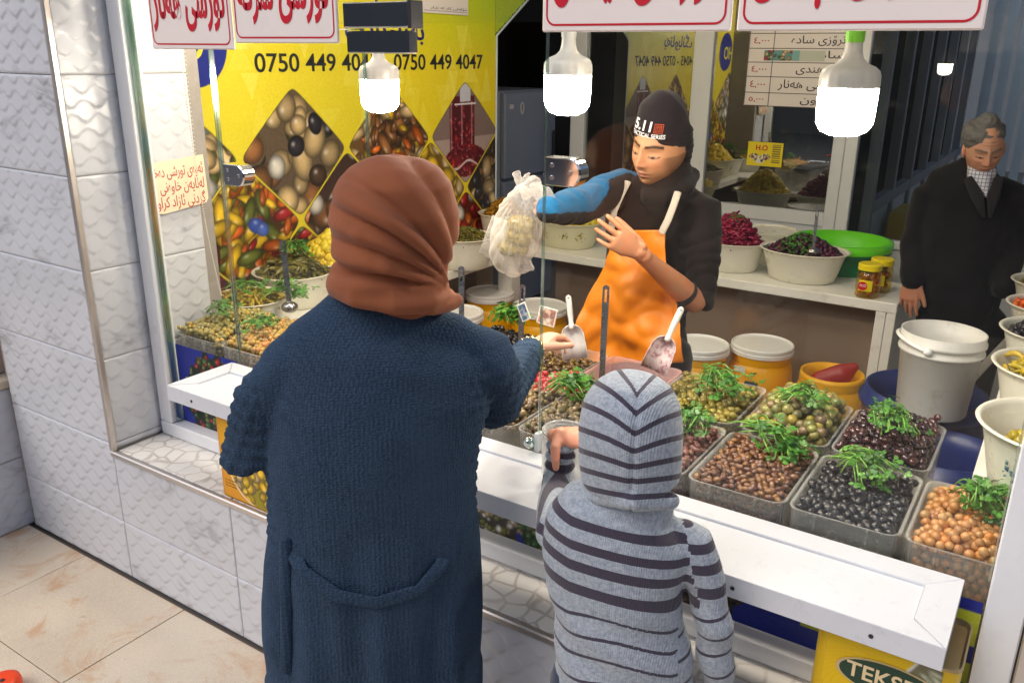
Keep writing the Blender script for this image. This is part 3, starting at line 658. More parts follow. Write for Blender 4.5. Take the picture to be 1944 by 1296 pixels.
# upper banner with the cut corner running up to the right
A2 = Art(.75, .42, .01, (176, 200, 50)); A2.grain(3)
sheet('print', A2.i, (XB, bn_y1-.002, zc_+bn_z0), UY, UZ, .75, .42, bn, lambda x, z: z > x*.62)
hem = MB(); hem.add(*loft([(XB+.006, bn_y1, bn_z0), (XB+.006, bn_y1+.003, zc_+bn_z0), (XB+.006, bn_y1+.62, zc_+bn_z0+.39)], [.009]*3, [.004]*3, up=(1, 0, 0), n=8)); hem.build('hem', mat('banner_hem', L3(198, 214, 226), .5), bn)
def ontxt(s, px0, px1, pyb, size, m, **k):
    a, b = atx(px0, pyb, XB), atx(px1, pyb, XB)
    return text('lettering', s, size, m, (XB+.0015, a.y if k.get('align') != 'RIGHT' else b.y, k.pop('z', a.z)), UY, UZ, bn, width=b.y-a.y, ext=.0004, **k)
ontxt('0750 449 4045 - 0750 449 4047', 484, 916, 137, .105, M_BLACKP, bold=.012)
ontxt('بەناوبانگ', 655, 805, 72, .12, M_BLUEP, rtl=True, bold=.02)
M_HO = mat('ho_yellow', L3(230, 220, 70), .4)
text('lettering', 'HO', .15, M_HO, (XB+.0018, bn_y0+.035, p.z-.04), UY, UZ, bn, .02, ext=.0004)
# small white notice at the top of the banner
a, b = atx(805, 24, XB+.02), atx(892, 20, XB+.02)
nt = empty('wall_notice', (XB+.02, a.y, a.z), 'small white framed notice pinned at the top of the yellow banner', 'notice')
bx('sheet', XB+.004, XB+.010, a.y, b.y, a.z, a.z+.18, M_SIGN, nt, .001); bx('frame_line', XB+.0102, XB+.0112, a.y+.012, b.y-.012, a.z+.012, a.z+.0135, M_BLACKP, nt)
text('lettering', 'مۆڵەتی کار لە شار'.replace('ڵ', 'ل'), .016, M_BLACKP, (XB+.0112, b.y-.014, a.z+.022), UY, UZ, nt, .0, 'RIGHT', (b.y-a.y)*.8, True, .0002)
# handwritten note on the tiled reveal
x0 = XJ+.012; a, b = atx(278, 392, x0), atx(396, 388, x0)
hn = empty('handwritten_note', (x0, a.y, a.z), 'cream card with red handwriting taped to the tiles behind the narrow pane', 'note')
zt = atx(280, 310, x0).z; zb = atx(285, 404, x0).z; y0, y1 = a.y, b.y
V = [(x0, y0+.02, zb), (x0, y0+.06, zb-.012), (x0, y1-.01, zb+.006), (x0, y1, zb+.02), (x0, y1-.004, zt+.01), (x0, y0, zt-.004), (x0, y0+.005, zb+.03)]
V2 = [(x+.003, y, z) for x, y, z in V]; n = len(V)
mk('card', (V+V2, [tuple(range(n)), tuple(range(n, 2*n))]+[(i, (i+1) % n, n+(i+1) % n, n+i) for i in range(n)]), mat('cream_card', L3(226, 214, 184), .6, var=.06, dirt=.1), hn)
M_INKR = mat('red_ink', L3(176, 40, 30), .5); M_INK = mat('black_ink', L3(44, 38, 40), .5)
for k, s in enumerate(('ئەوەی تورشی دەخوا', 'لەلایەن خاوەنی', 'گردنی ئازاد کراوە')): text('handwriting', s, .052, M_INKR, (x0+.0032, y1-.012, zt-.052-.052*k), UY, UZ, hn, .004, 'RIGHT', (y1-y0)*(.86, .72, .84)[k], True, .0003)
# bead chain
p0, p1, p2 = Vector((XJ+.02, 1.93, 2.5)), aty(352, 300, 1.90), aty(420, 560, 1.88)
ch = MB(); P = bez(p0, p0.lerp(p1, .6), p1.lerp(p2, .3), p2, 150)
for q in P: ch.add(*ball(q, .0028, 6, 4))
for k in range(80): ch.add(*ball((P[0].x+.012, P[0].y-.005, 2.5-k*.014), .0026, 6, 4))
tag(ch.build('bead_chain', mat('bead_plastic', L3(214, 206, 190), .4), None, True), 'thin white bead pull chain hanging beside the banner edge', 'chain')

# ================================================================== BACK PARTITION with reflective panes
pt = empty('glass_partition', (-1.2, YP, 0), 'white framed glass partition across the back of the shop, price list fixed to it', 'partition')
def pv(name, x0, x1, z0, z1, d=.03, m=M_WHITE): return bx(name, x0, x1, YP-d, YP+d, z0, z1, m, pt, .004)
PX = lambda px, py: aty(px, py, YP).x
m0, m1 = PX(1086, 250), PX(1112, 250); n0, n1 = PX(1313, 200), PX(1349, 200); q0, q1 = PX(1580, 300), PX(1627, 300)
zt1, zb1 = aty(1470, 394, YP).z, aty(1480, 420, YP).z; zt2, zb2 = aty(1660, 452, YP).z, aty(1660, 468, YP).z
pv('mullion', m0, m1, 0, 3.04); pv('mullion', n0, n1, 0, 3.04); pv('mullion', q0, (q0+q1)/2-.001, 0, 3.04, .033); pv('mullion', (q0+q1)/2+.001, q1, 0, 3.04, .030); pv('mullion', .15, .25, 0, 3.04); pv('mullion', 1.2, 1.3, 0, 3.04)
M_PANEL = mat('white_panel', L3(214, 218, 224), .4, var=.03)
for x0, x1, zb, zt in ((m1, n0, zb1, zt1), (n1, q0, zb1, zt1), (q1, .15, zb2, zt2), (.25, 1.2, zb2, zt2), (1.3, 2.24, zb2, zt2)):
    pv('rail', x0+.001, x1-.001, zb, zt, .028); bx('lower_panel', x0+.002, x1-.002, YP-.015, YP+.015, .01, zb-.001, M_PANEL, pt)
    bx('pane', x0+.002, x1-.002, YP-.003, YP+.003, zt+.001, 3.03, M_PART if x1 < q1 else M_PARTC, pt)
# fill between the opening and the wall is a doorway: dark store room with fridges
for k, (y0, y1, x1, h_, lab) in enumerate(((4.50, 4.98, -3.42, 1.62, 'narrow grey upright fridge standing behind the end of the banner'), (5.02, 5.72, -3.36, 1.60, 'blue-grey upright fridge with a small heart sticker in the dark doorway'))):
    f = empty('fridge', (x1-.3, (y0+y1)/2, 0), lab, 'fridge'); mf = mat('fridge_paint', L3(150, 160, 178), .4, var=.05)
    bx('cabinet', x1-.6, x1-.045, y0, y1, .03, h_, mf, f, .01); bx('lower_door', x1-.043, x1, y0+.005, y1-.005, .05, .98, mf, f, .01); ud = bx('upper_door', x1-.043, x1, y0+.005, y1-.005, 1.0, h_-.01, mf, f, .01)
    bx('handle', x1+.001, x1+.02, y1-.06, y1-.04, 1.05, 1.3, M_SCREW, ud, .004)
    if k == 1:
        mk('sticker', loft([(x1+.003, y0+.22+.022*math.cos(t)*(1.0 if t < 3.14 else .8), h_-.12+.04*math.sin(t)) for t in np.linspace(0, 6.2, 16)], [.0035]*16, n=6), M_SIGN, f)
        bx('sticker', x1+.001, x1+.003, y0+.06, y0+.11, h_-.12, h_-.09, M_SIGN, f)
o = bx('storage_tub', -3.72, -3.55, 4.62, 4.78, 1.622, 1.70, mat('tub_yellow', L3(160, 150, 40), .5), None, .01); tag(o, 'small yellow tub standing on top of the narrow fridge', 'tub')
# price list on the pane
a, b = aty(1411, 199, YP-.012), aty(1600, 212, YP-.012); zt = aty(1418, 55, YP).z+.05
pl = empty('price_list', (a.x, YP-.01, a.z), 'handwritten price list in ruled rows stuck to the partition glass', 'price list')
yy = YP-.012; bx('sheet', a.x, b.x, yy, yy+.004, a.z, zt, M_SIGN, pl, .001)
M_WB = mat('black_rule', L3(60, 56, 56), .5); zs = [aty(1412, q, yy).z for q in (200, 175, 145, 118, 92, 64)]
for z in zs: bx('rule', a.x+.004, b.x-.004, yy-.0012, yy-.0002, z-.002, z+.002, M_WB, pl)
xc = aty(1463, 150, yy).x; bx('rule', xc-.002, xc+.002, yy-.0024, yy-.0014, a.z, zt, M_WB, pl); bx('rule', a.x+.002, a.x+.006, yy-.0036, yy-.0026, a.z+.003, zt-.003, M_WB, pl)
for k, (s, n_) in enumerate((('زەیتون', '٥,٠٠٠'), ('تورشی هەنار', '٤,٠٠٠'), ('تێو هندی', '٤,٠٠٠'), ('سادە', ''), ('ترۆزی سادە', '٤,٠٠٠'))):
    h_ = zs[k+1]-zs[k]; text('handwriting', s, h_*.72, M_INK, (b.x-.03, yy-.0014, zs[k]+h_*.34), UX, UZ, pl, .006, 'RIGHT', (b.x-xc)*(.5, .82, .6, .4, .7)[k], True, .0003)
    if n_: text('handwriting', n_, h_*.6, M_INKR, (a.x+.03, yy-.0014, zs[k]+h_*.34), UX, UZ, pl, .006, 'LEFT', (xc-a.x)*.6, False, .0003)
# little picture strips glued over one row
A = Art(.34, zs[4]-zs[3]-.02, .004, (120, 176, 172)); fill_food(A, (A.x < .16).astype(float), .08, .04, .08, .05, ['red', 'cream', 'leaf'], 30, .008, .014, 1.2, (90, 150, 150), 2); A.paint((A.x > .2).astype(float)*.8, (214, 206, 190)); o = sheet('picture_strip', A.i, (xc-.05, yy-.004, zs[3]+.01), UX, UZ, .34, zs[4]-zs[3]-.02, pl)
# yellow H.O card
a, b = aty(1417, 313, yy), aty(1483, 319, yy); zt = aty(1417, 268, yy).z; w_, h_ = b.x-a.x, zt-a.z
A = Art(w_, h_, .0025, (238, 214, 30)); 
for cx in (.2, .36, .52): m = (np.hypot((A.x-w_*cx)/.03, (A.y-h_*.38+(.02 if cx == .36 else 0))/.018) < 1).astype(float); fill_food(A, m, w_*cx, h_*.36, .03, .02, ['black', 'green'] if cx == .36 else ['leaf', 'orange', 'brown'], 24, .003, .006, 1.2, (230, 225, 210), int(cx*50))
for k in range(9): A.paint(((A.x > w_*.70) & (A.x < w_*.93) & (np.abs(A.y-h_*(.9-.09*k)) < .0035)).astype(float)*.7, (70, 60, 40))
hc = empty('shop_card', (a.x, yy, a.z), 'small yellow H.O card with bowls of olives stuck on the partition glass', 'card')
sheet('print', A.i, (a.x, yy-.001, a.z), UX, UZ, w_, h_, hc); text('lettering', 'H.O', h_*.3, M_RED, (a.x+w_*.22, yy-.0015, a.z+h_*.66), UX, UZ, hc, .03, ext=.0003)

# cartons and tubs behind the right partition, with solid stand-ins for reflections
wf = empty('reflected_window_frames', (-.9, 7.0, 0), 'receding white window frames standing in for a reflection in the right pane', 'window frame')  # mirrored frames modelled as solid ones behind the pane
xw = -.98; M_GREY = mat('grey_frame', L3(150, 152, 156), .5)
for k in range(7): bx('mullion', xw-.03, xw+.03, 5.24+k*.62, 5.30+k*.62, 0, 3.0, M_GREY, wf, .004)
bx('rail', xw-.028, xw+.028, 5.31, 9.2, .98, 1.05, M_GREY, wf); bx('rail', xw-.028, xw+.028, 5.31, 9.2, 2.3, 2.36, M_GREY, wf); bx('panel', xw-.01, xw+.01, 5.31, 9.2, .02, .979, M_PANEL, wf)
M_STRIP = mat('reflection_strip', L3(196, 212, 226), .35, var=.15)
sc_ = empty('reflected_strips', (.3, 8.9, 0), 'hanging grey-blue strips standing in for a glass reflection at upper right', 'reflected strips')  # reflection of the bazaar roof in the front glass, modelled as solid strips
for k in range(26): bx('strip', -.85+k*.115, -.78+k*.115+random.uniform(0, .02), 8.9+.02*(k % 2), 8.905+.02*(k % 2), .3, 3.0, M_STRIP, sc_)
for k, (z0, lab) in enumerate(((.02, 'lower yellow olive carton behind the right partition pane'), (.48, 'upper yellow olive carton stacked behind the right partition pane'))):
    cb = empty('carton', (-.72, 5.9, z0), lab, 'carton', 'yellow cartons behind the partition'); bx('box', -.93, -.50, 5.7, 6.15, z0, z0+.45, mat('carton_yellow', L3(196, 156, 26), .6), cb, .004)
    mk('badge', lathe_y([(.075, 0), (.075, .002), (0, .002)], 24, (-.72, 5.698, z0+.3)), mat('badge_green', L3(24, 40, 30), .4), cb); text('lettering', 'TEKSEN', .04, M_SIGN, (-.72, 5.694, z0+.285), UX, UZ, cb, .01, 'CENTER', .13)
for k in range(3):
    x = -.28+k*.40; tb = empty('lidded_tub', (x, 6.3, 0), ('left', 'middle', 'right')[k]+' dark blue tub with a pale lid behind the old man', 'tub', 'dark tubs with pale lids behind the old man')
    mk('tub', lathe([(.15, .02), (.18, .98), (.0, .98)], 28, (x, 6.3, 0)), mat('tub_blue', L3(18, 26, 60), .4), tb, False); mk('lid', lathe([(.19, .982), (.192, 1.02), (.16, 1.03), (0, 1.03)], 28, (x, 6.3, 0)), M_PANEL, tb)

# ================================================================== SHELVES
sh = empty('display_shelf', (-1.6, 4.2, 0), 'white corner shelf unit carrying the big bowls along the banner and the back', 'shelf')
ZS = .81; bx('top_board', XB+.02, -.555, 3.975, 4.385, ZS-.045, ZS, M_SHELF, sh, .003)
bx('top_board', XB+.02, -2.53, 2.0, 3.973, ZS-.045, ZS, M_SHELF, sh, .003)
bx('end_panel', -.595, -.556, 3.978, 4.38, .0, ZS-.046, M_SHELF, sh, .002)
p = aty(1660, 600, 3.976); bx('post', -.640, -.597, 3.976, 4.02, 0, ZS-.046, M_SHELF, sh, .002)
pL = atz(925, 600, .55); bx('post', -2.62, -2.53, 3.86, 3.95, 0, ZS-.046, M_SHELF, sh, .002); bx('post', -2.62, -2.535, 2.03, 2.08, 0, ZS-.046, M_SHELF, sh, .002)
bx('back_panel', -2.50, -.642, 4.30, 4.315, 0, ZS-.047, mat('brown_board', L3(150, 128, 108), .6, var=.06), sh); bx('back_panel', XB+.03, XB+.05, 2.09, 3.97, 0, ZS-.047, mat('grey_board', L3(150, 140, 130), .6, var=.06), sh)

# ================================================================== bowls and heaps
def ico(sub):
    b = bmesh.new(); bmesh.ops.create_icosphere(b, subdivisions=sub, radius=1); V = np.array([v.co[:] for v in b.verts]); F = [[v.index for v in f.verts] for f in b.faces]; b.free(); return V, np.array(F)
ICO1, ICO2, ICO3 = ico(1), ico(2), ico(3)
def rotm(rz, rx, ry): 
    return np.array((Matrix.Rotation(rz, 3, 'Z')@Matrix.Rotation(rx, 3, 'X')@Matrix.Rotation(ry, 3, 'Y')))
class Heap:
    """many small pieces joined in one mesh, each with its own random number for colour"""
    def __init__(s): s.V = []; s.F = []; s.r = []; s.n = 0
    def put(s, V, F, c, R3, k=None):
        P = V@R3.T+np.array(c); s.V.append(P); s.F.append(np.asarray(F)+s.n); s.r.append(np.full(len(P), random.random() if k is None else k)); s.n += len(P)
    def build(s, name, m, parent=None, smooth=True):
        V = np.vstack(s.V); tri = [f for f in s.F if f.shape[1] == 3]; quad = [f for f in s.F if f.shape[1] == 4]
        me = bpy.data.meshes.new(name); fs = []
        me.vertices.add(len(V)); me.vertices.foreach_set('co', V.ravel())
        L = []; st = []; tot = []; c = 0
        for grp, k in ((tri, 3), (quad, 4)):
            if grp: a = np.vstack(grp); L.append(a.ravel()); st.append(c+np.arange(len(a))*k); tot.append(np.full(len(a), k)); c += a.size
        L = np.concatenate(L).astype(np.int32); st = np.concatenate(st).astype(np.int32); tot = np.concatenate(tot).astype(np.int32)
        me.loops.add(len(L)); me.polygons.add(len(st)); me.loops.foreach_set('vertex_index', L); me.polygons.foreach_set('loop_start', st); me.polygons.foreach_set('loop_total', tot)
        if smooth: me.polygons.foreach_set('use_smooth', np.ones(len(st), bool))
        me.update(calc_edges=True); a = me.attributes.new('rnd', 'FLOAT', 'POINT'); a.data.foreach_set('value', np.concatenate(s.r).astype(np.float32))
        return link(name, me, parent, m)
def olive_mesh(asp=1.25, hole=False, sub=2, tip=0.0):
    V, F = (ICO1, ICO2, ICO3)[sub-1]; V = V.copy(); z = V[:, 2]
    V[:, 0] *= 1/asp**.5*(1-tip*np.clip(np.abs(z), 0, 1)**3); V[:, 1] *= 1/asp**.5*(1-tip*np.clip(np.abs(z), 0, 1)**3); V[:, 2] *= asp**.5
    if hole: k = np.hypot(V[:, 0], V[:, 1]) < .38; k &= V[:, 2] > 0; V[k, 2] -= .55
    return V, F
CH = [0, 1, 1, 2]
BOX = (np.array([(x, y, z) for x in (-1, 1) for y in (-1, 1) for z in (-1, 1)], float), np.array([(0, 1, 3, 2), (4, 6, 7, 5), (0, 4, 5, 1), (2, 3, 7, 6), (0, 2, 6, 4), (1, 5, 7, 3)]))
def stick(bend=.25, tip=.3, n=6, seg=5):   # curved pepper or gherkin along x
    V = []; 
    for i in range(seg+1):
        t = i/seg*2-1; r = max(.06, (1-abs(t)**3*(.9))*(1-tip*(t+1)/2)); z = bend*(1-t*t)
        for k in range(n): a = 2*math.pi*k/n; V.append((t*3, r*math.cos(a), z*3+r*math.sin(a)))
    F = [(i*n+k, i*n+(k+1) % n, (i+1)*n+(k+1) % n, (i+1)*n+k) for i in range(seg) for k in range(n)]; return np.array(V), np.array(F)
STK = [stick(b, t) for b, t in ((.1, .2), (.3, .5), (.5, .6), (.2, .1))]
def caul():  # knobbly floret
    V, F = ICO2; V = V.copy(); 
    for i, v in enumerate(V): V[i] = v*(1+.22*noise.noise(Vector(v)*3.1+Vector((9, 3, 1)))+.25*abs(math.sin(v[0]*4)*math.sin(v[1]*4+1)*math.sin(v[2]*4+2)))
    return V, F
CAU = caul()
def dome(cx, cy, z0, rx, ry, h, n, kind, s, zj=.6, layers=2, pw=1.6):
    H = Heap(); 
    for L in range(layers):
        for k in range(n):
            a = random.random()*2*math.pi; q = math.sqrt(random.random()); x, y = q*math.cos(a)*(1-.12*L), q*math.sin(a)*(1-.12*L)
            z = z0+h*(1-q**pw)-L*s*1.0+random.uniform(-.3, .5)*s*zj; ss = s*random.uniform(.75, 1.2)
            rm = rotm(random.uniform(0, 6.3), random.uniform(-.5, .5), random.uniform(-.5, .5)); c = (cx+x*rx, cy+y*ry, z)
            if kind == 'ball': H.put(*ICO1 if ss < .006 else ICO2, c, rm*ss)
            elif kind == 'caul': H.put(*CAU, c, rm*ss)
            elif kind == 'cube': H.put(BOX[0]*[1, .8, .7], BOX[1], c, rotm(random.uniform(0, 6), random.uniform(0, 3), random.uniform(0, 3))*ss)
            elif kind == 'stick': H.put(*random.choice(STK), c, rm*ss)
            elif kind == 'strip': H.put(BOX[0]*[2.2, .7, .35], BOX[1], c, rotm(random.uniform(0, 6), random.uniform(-.6, .6), random.uniform(-.6, .6))*ss)
            elif kind == 'slice': H.put(BOX[0]*[1.3, 1.0, .22], BOX[1], c, rotm(random.uniform(0, 6), random.uniform(-.9, .9), random.uniform(-.9, .9))*ss)
    return H
def R_(*cs): n = len(cs); return [(i/(n-1), L3(*c)) for i, c in enumerate(cs)]
M_YCAUL = rnd_mat('yellow_cauliflower', R_((236, 204, 40), (244, 222, 70), (222, 184, 30)), .45, .3, 300, .2)
M_GREENP = rnd_mat('green_pickle', R_((92, 92, 30), (120, 112, 40), (70, 70, 28), (138, 120, 40)), .3, .2, 200)
M_YPEP = rnd_mat('yellow_pepper', R_((196, 172, 34), (170, 150, 30), (214, 180, 60), (150, 140, 40)), .28, .2, 150, .1)
M_BEET = rnd_mat('beet', R_((150, 18, 60), (120, 12, 50), (172, 34, 80)), .3, .1, 150)
M_DBEET = rnd_mat('dark_beet', R_((70, 12, 44), (52, 10, 36), (90, 20, 52)), .3, .1, 150)
M_MIXP = rnd_mat('mixed_pickle', R_((196, 136, 30), (214, 170, 50), (150, 90, 24), (180, 120, 40)), .35, .2, 150)
M_CARROT = rnd_mat('carrot', R_((236, 110, 24), (222, 92, 20), (240, 130, 40)), .4)
M_BLK = rnd_mat('black_olive', R_((30, 26, 34), (44, 38, 46), (24, 22, 26)), .22, .1, 150, mottle=.3)
M_PARS = rnd_mat('herb_green', R_((62, 110, 34), (80, 136, 44), (44, 88, 34), (96, 150, 60)), .45, mottle=.3)
M_BOWL = mat('bowl_plastic', L3(226, 222, 206), .3, var=.04, vs=8, dirt=.05, sss=.05)
M_BOWLY = mat('bowl_plastic_stained', L3(222, 218, 186), .35, var=.06, vs=2.5, dirt=.12)
def bowl(c, r, h, label, sy=.82, m=None, rot=0.0, decal=None, seed=0, sx=1.0, grp='big plastic bowls of pickles'):
    b = empty('bowl', c, label, 'bowl', grp)
    pr_ = [(r*.70, 0), (r*.74, .004), (r*.80, h*.3), (r*.90, h*.8), (r*.945, h*.955), (r*1.0, h*.965), (r*1.012, h*.985), (r*1.0, h), (r*.955, h*.995), (r*.93, h*.93), (r*.86, h*.6), (r*.74, h*.08), (0, h*.05)]
    mk('shell', lathe([(0, 0)]+pr_, 56, c, sx, sy, rot), m or M_BOWL, b, True)
    if decal:   # small printed flowers on the side
        for a0 in decal[0]:
            D = Heap()
            for k in range(15):
                a = R(a0)+random.gauss(0, .07); z = h*(.55+random.gauss(0, .08)); rr = r*(.815+.145*z/h)+.0012; x, y = rr*math.cos(a)*sx, rr*math.sin(a)*sy
                P = np.array(Matrix.Rotation(math.atan2(math.sin(a)/sy, math.cos(a)), 3, 'Z'))@np.array(Matrix.Rotation(random.uniform(0, 6), 3, 'X'))
                q = BOX[0]*np.array([.0006, .0045, .0028])*random.uniform(.5, 1.2); D.put(q, BOX[1], (c[0]+x, c[1]+y, c[2]+z), P)
            D.build('flower_decal', decal[1], b, False)
    return b
M_DECG = rnd_mat('decal_green', R_((120, 130, 60), (200, 180, 50), (90, 110, 60)), .5); M_DECB = rnd_mat('decal_blue', R_((70, 110, 160), (100, 140, 120), (60, 90, 150)), .5); M_DECD = rnd_mat('decal_dull', R_((150, 150, 120), (110, 110, 90)), .5)
def heap_obj(name, H, m, label, cat): o = H.build(name, m); tag(o, label, cat, None, 'stuff'); return o
def shelf_bowl(px, py, r, h, z=ZS): return atz(px, py, z)
# --- back shelf
c = Vector((atz(1078, 478, ZS).x, 4.19, ZS)); BY = 4.19
def bc(px): 
    a = aty(px, 500, BY); return (a.x, BY, ZS+.001)
c = bc(1078); bowl(c, .205, .145, 'flowered white bowl of yellow cauliflower just behind the seller\'s raised arm', m=M_BOWLY, decal=((-115, -75, -45), M_DECG))
heap_obj('yellow_cauliflower', dome(c[0], c[1], ZS+.125, .165, .132, .07, 120, 'caul', .021), M_YCAUL, 'yellow cauliflower heaped in the flowered bowl behind the seller\'s arm', 'cauliflower')
c = bc(1245); bowl(c, .205, .145, 'white bowl of yellow cauliflower hidden behind the seller, seen in the partition glass')
heap_obj('yellow_cauliflower', dome(c[0], c[1], ZS+.125, .165, .132, .155, 170, 'caul', .019), M_YCAUL, 'tall heap of yellow cauliflower behind the seller', 'cauliflower')
c = bc(1385); bowl(c, .185, .15, 'white bowl of red beet sticks at the seller\'s elbow')
heap_obj('beet_sticks', dome(c[0], c[1], ZS+.135, .145, .116, .14, 230, 'strip', .0125), M_BEET, 'bright crimson beet sticks piled in the bowl at the seller\'s elbow', 'beets')
c = bc(1524); BC = c; bowl(c, .212, .150, 'wide white bowl of dark beet cubes under chopped parsley on the back shelf')
heap_obj('beet_cubes', dome(c[0], c[1], ZS+.13, .168, .134, .080, 260, 'cube', .0125), M_DBEET, 'dark purple beet cubes heaped in the wide bowl on the back shelf', 'beets')
heap_obj('chopped_parsley', dome(c[0]-.01, c[1]-.02, ZS+.15, .12, .12, .078, 260, 'slice', .0058, layers=1), M_PARS, 'chopped green parsley scattered over the dark beet cubes', 'parsley')
heap_obj('chopped_parsley', dome(bc(1400)[0]-.03, c[1], ZS+.25, .05, .05, .03, 60, 'slice', .007, layers=1), M_PARS, 'small tuft of chopped parsley on top of the crimson beet sticks', 'parsley')
# white bucket with lid behind
q = aty(1452, 450, 4.30); wb = empty('bucket', (-1.62, 4.52, 0), 'white bucket with a ribbed lid standing behind the beet bowls', 'bucket')
p = aty(1458, 440, 4.62); c = (p.x, 4.62, 0); mk('pail', lathe([(.15, 0), (.165, p.z-.04), (0, p.z-.04)], 36, c), M_BOWL, wb); mk('lid', lathe([(.172, p.z-.05), (.175, p.z-.02), (.168, p.z-.012), (.166, p.z+.012), (.150, p.z+.016), (.145, p.z+.006), (0, p.z+.006)], 40, c), M_BOWL, wb, False)
# green drum
p = aty(1640, 470, 4.58); gd = empty('drum', (p.x, 4.58, 0), 'green plastic drum with a bright lime inside standing beyond the shelf end', 'drum')
dx = aty(1690, 480, 4.58).x-.235; c = (dx, 4.56, 0); zr = aty(1640, 462, 4.58).z+.01
mk('drum_wall', lathe_open([(.20, 0), (.235, .3), (.235, zr-.1), (.225, zr-.06), (.245, zr-.05), (.245, zr), (.228, zr), (.222, zr-.08), (.215, .05)], 48, c), mat('green_plastic', L3(20, 110, 64), .35), gd, True)
mk('liner', lathe_open([(.247, zr-.035), (.249, zr+.004), (.226, zr+.006), (.219, zr-.10), (.21, zr-.3), (0.001, zr-.32)], 48, c), mat('lime_bag', L3(104, 214, 30), .4), gd, True)
# jars of honeyed olives on the shelf end
M_LIDY = mat('yellow_lid', L3(236, 214, 20), .35); M_HONEY = glassy('jar_glass', (.93, .80, .35), .08, .6); M_HOL = rnd_mat('amber_olive', R_((190, 130, 20), (214, 160, 40), (160, 100, 20)), .2, coat=.5)
for (px, py, Y, lab) in ((1655, 552, 4.03, 'yellow-lidded jar of olives with a round label at the shelf end'), (1681, 538, 4.17, 'yellow-lidded jar of olives half hidden behind the labelled jar')):
    c = atz(px, py, ZS); c = (c.x, Y, ZS+.001); j = empty('jar', c, lab, 'jar', 'jars of olives in oil on the shelf end'); r, h_ = .052, .125
    mk('glass', lathe([(0, 0), (r*.9, 0), (r, .008), (r, h_*.42), (r*.96, h_*.45), (r, h_*.5), (r, h_*.86), (r*.86, h_), (0, h_)], 32, c), M_HONEY, j, True)
    mk('lid', lathe([(r*.9, h_+.001), (r*.98, h_+.002), (r*.98, h_+.026), (r*.9, h_+.030), (0, h_+.030)], 36, c), M_LIDY, j)
    H = Heap()
    for k in range(70): a, q = random.random()*6.28, math.sqrt(random.random())*.78; H.put(*olive_mesh(1.3, sub=1), (c[0]+r*q*math.cos(a), c[1]+r*q*math.sin(a), c[2]+.012+random.random()*(h_-.03)), rotm(a, 1, 1)*.010)
    o = H.build('olives', M_HOL, j); o['kind'] = 'stuff'
    V = []; n = 13
    for z in (.035, .085):
        for k in range(n): a = R(-125+k*5.5)-.0; V.append((c[0]+(r+.001)*math.cos(a), c[1]+(r+.001)*math.sin(a), c[2]+z))
    lb = mk('label', (V, [(k, k+1, n+k+1, n+k) for k in range(n-1)]), M_LIDY, j, True)
    av = Vector((-math.sin(R(-2)), -math.cos(R(2)), 0)); lc = Vector((c[0]-.012, c[1]-r-.004, c[2]+.06))
    mk('round_badge', lathe_y([(.020, 0), (.020, .001), (0, .001)], 24, lc), M_RED, lb); text('lettering', 'H.O', .016, M_SIGN, (lc.x-.012, lc.y-.0015, lc.z-.003), UX, UZ, lb, .02)
# --- left shelf
def lbowl(px, py, zr, r, h, label, kind, **k):
    p = atz(px, py, zr); x = max(p.x, XB+r*.82+.03) if k.pop('clampx', True) else p.x; c = (x, p.y, zr-h); return bowl(c, r, h, label, **k), c
b_, c = lbowl(886, 447, ZS+.16, .16, .159, 'white bowl of small green peppers near the end of the banner', None, sy=1, sx=.9)
heap_obj('green_peppers', dome(c[0], c[1], ZS+.13, .12, .135, .07, 240, 'stick', .0055), M_GREENP, 'small dark green peppers heaped in the bowl left of the plastic bag', 'peppers')
b_, c = lbowl(935, 400, ZS+.16, .15, .159, 'white bowl of golden mixed pickles behind the plastic bag', None, sy=1)
heap_obj('mixed_pickles', dome(c[0], c[1], ZS+.13, .125, .13, .11, 260, 'strip', .007), M_MIXP, 'golden orange mixed pickles behind the plastic bag', 'pickles')
b_, c = lbowl(632, 488, ZS+.16, .17, .159, 'white bowl of bright yellow cauliflower left of the woman\'s head', None, sy=1, m=M_BOWLY, decal=((-60, -30, 0), M_DECG))
heap_obj('yellow_cauliflower', dome(c[0], c[1], ZS+.14, .145, .15, .13, 200, 'caul', .0185), M_YCAUL, 'bright yellow cauliflower piled left of the woman\'s head', 'cauliflower')
b_, c = lbowl(522, 505, .96, .175, .145, 'wide white bowl of dark pickled cucumbers in front of the banner', None, sy=1); C1 = c
heap_obj('pickled_cucumbers', dome(c[0], c[1], c[2]+.12, .15, .15, .085, 90, 'stick', .0125), M_GREENP, 'dark green pickled cucumbers piled in the wide bowl by the banner', 'cucumbers')
b_, c = lbowl(474, 562, .935, .15, .12, 'white bowl of yellow-green hot peppers by the tiled reveal', None, sy=1, clampx=False); C2 = c
heap_obj('hot_peppers', dome(c[0], c[1], c[2]+.10, .13, .13, .045, 110, 'stick', .0085), M_YPEP, 'yellow-green hot peppers in the bowl beside the tiled reveal', 'peppers')
rs = empty('riser_box', (-2.7, 2.35, 0), 'white riser board that lifts the two front bowls beside the banner', 'shelf'); bx('board', XB+.02, -2.42, 2.0+.12, 2.0+.62, ZS+.0, ZS+.004, M_SHELF, rs)
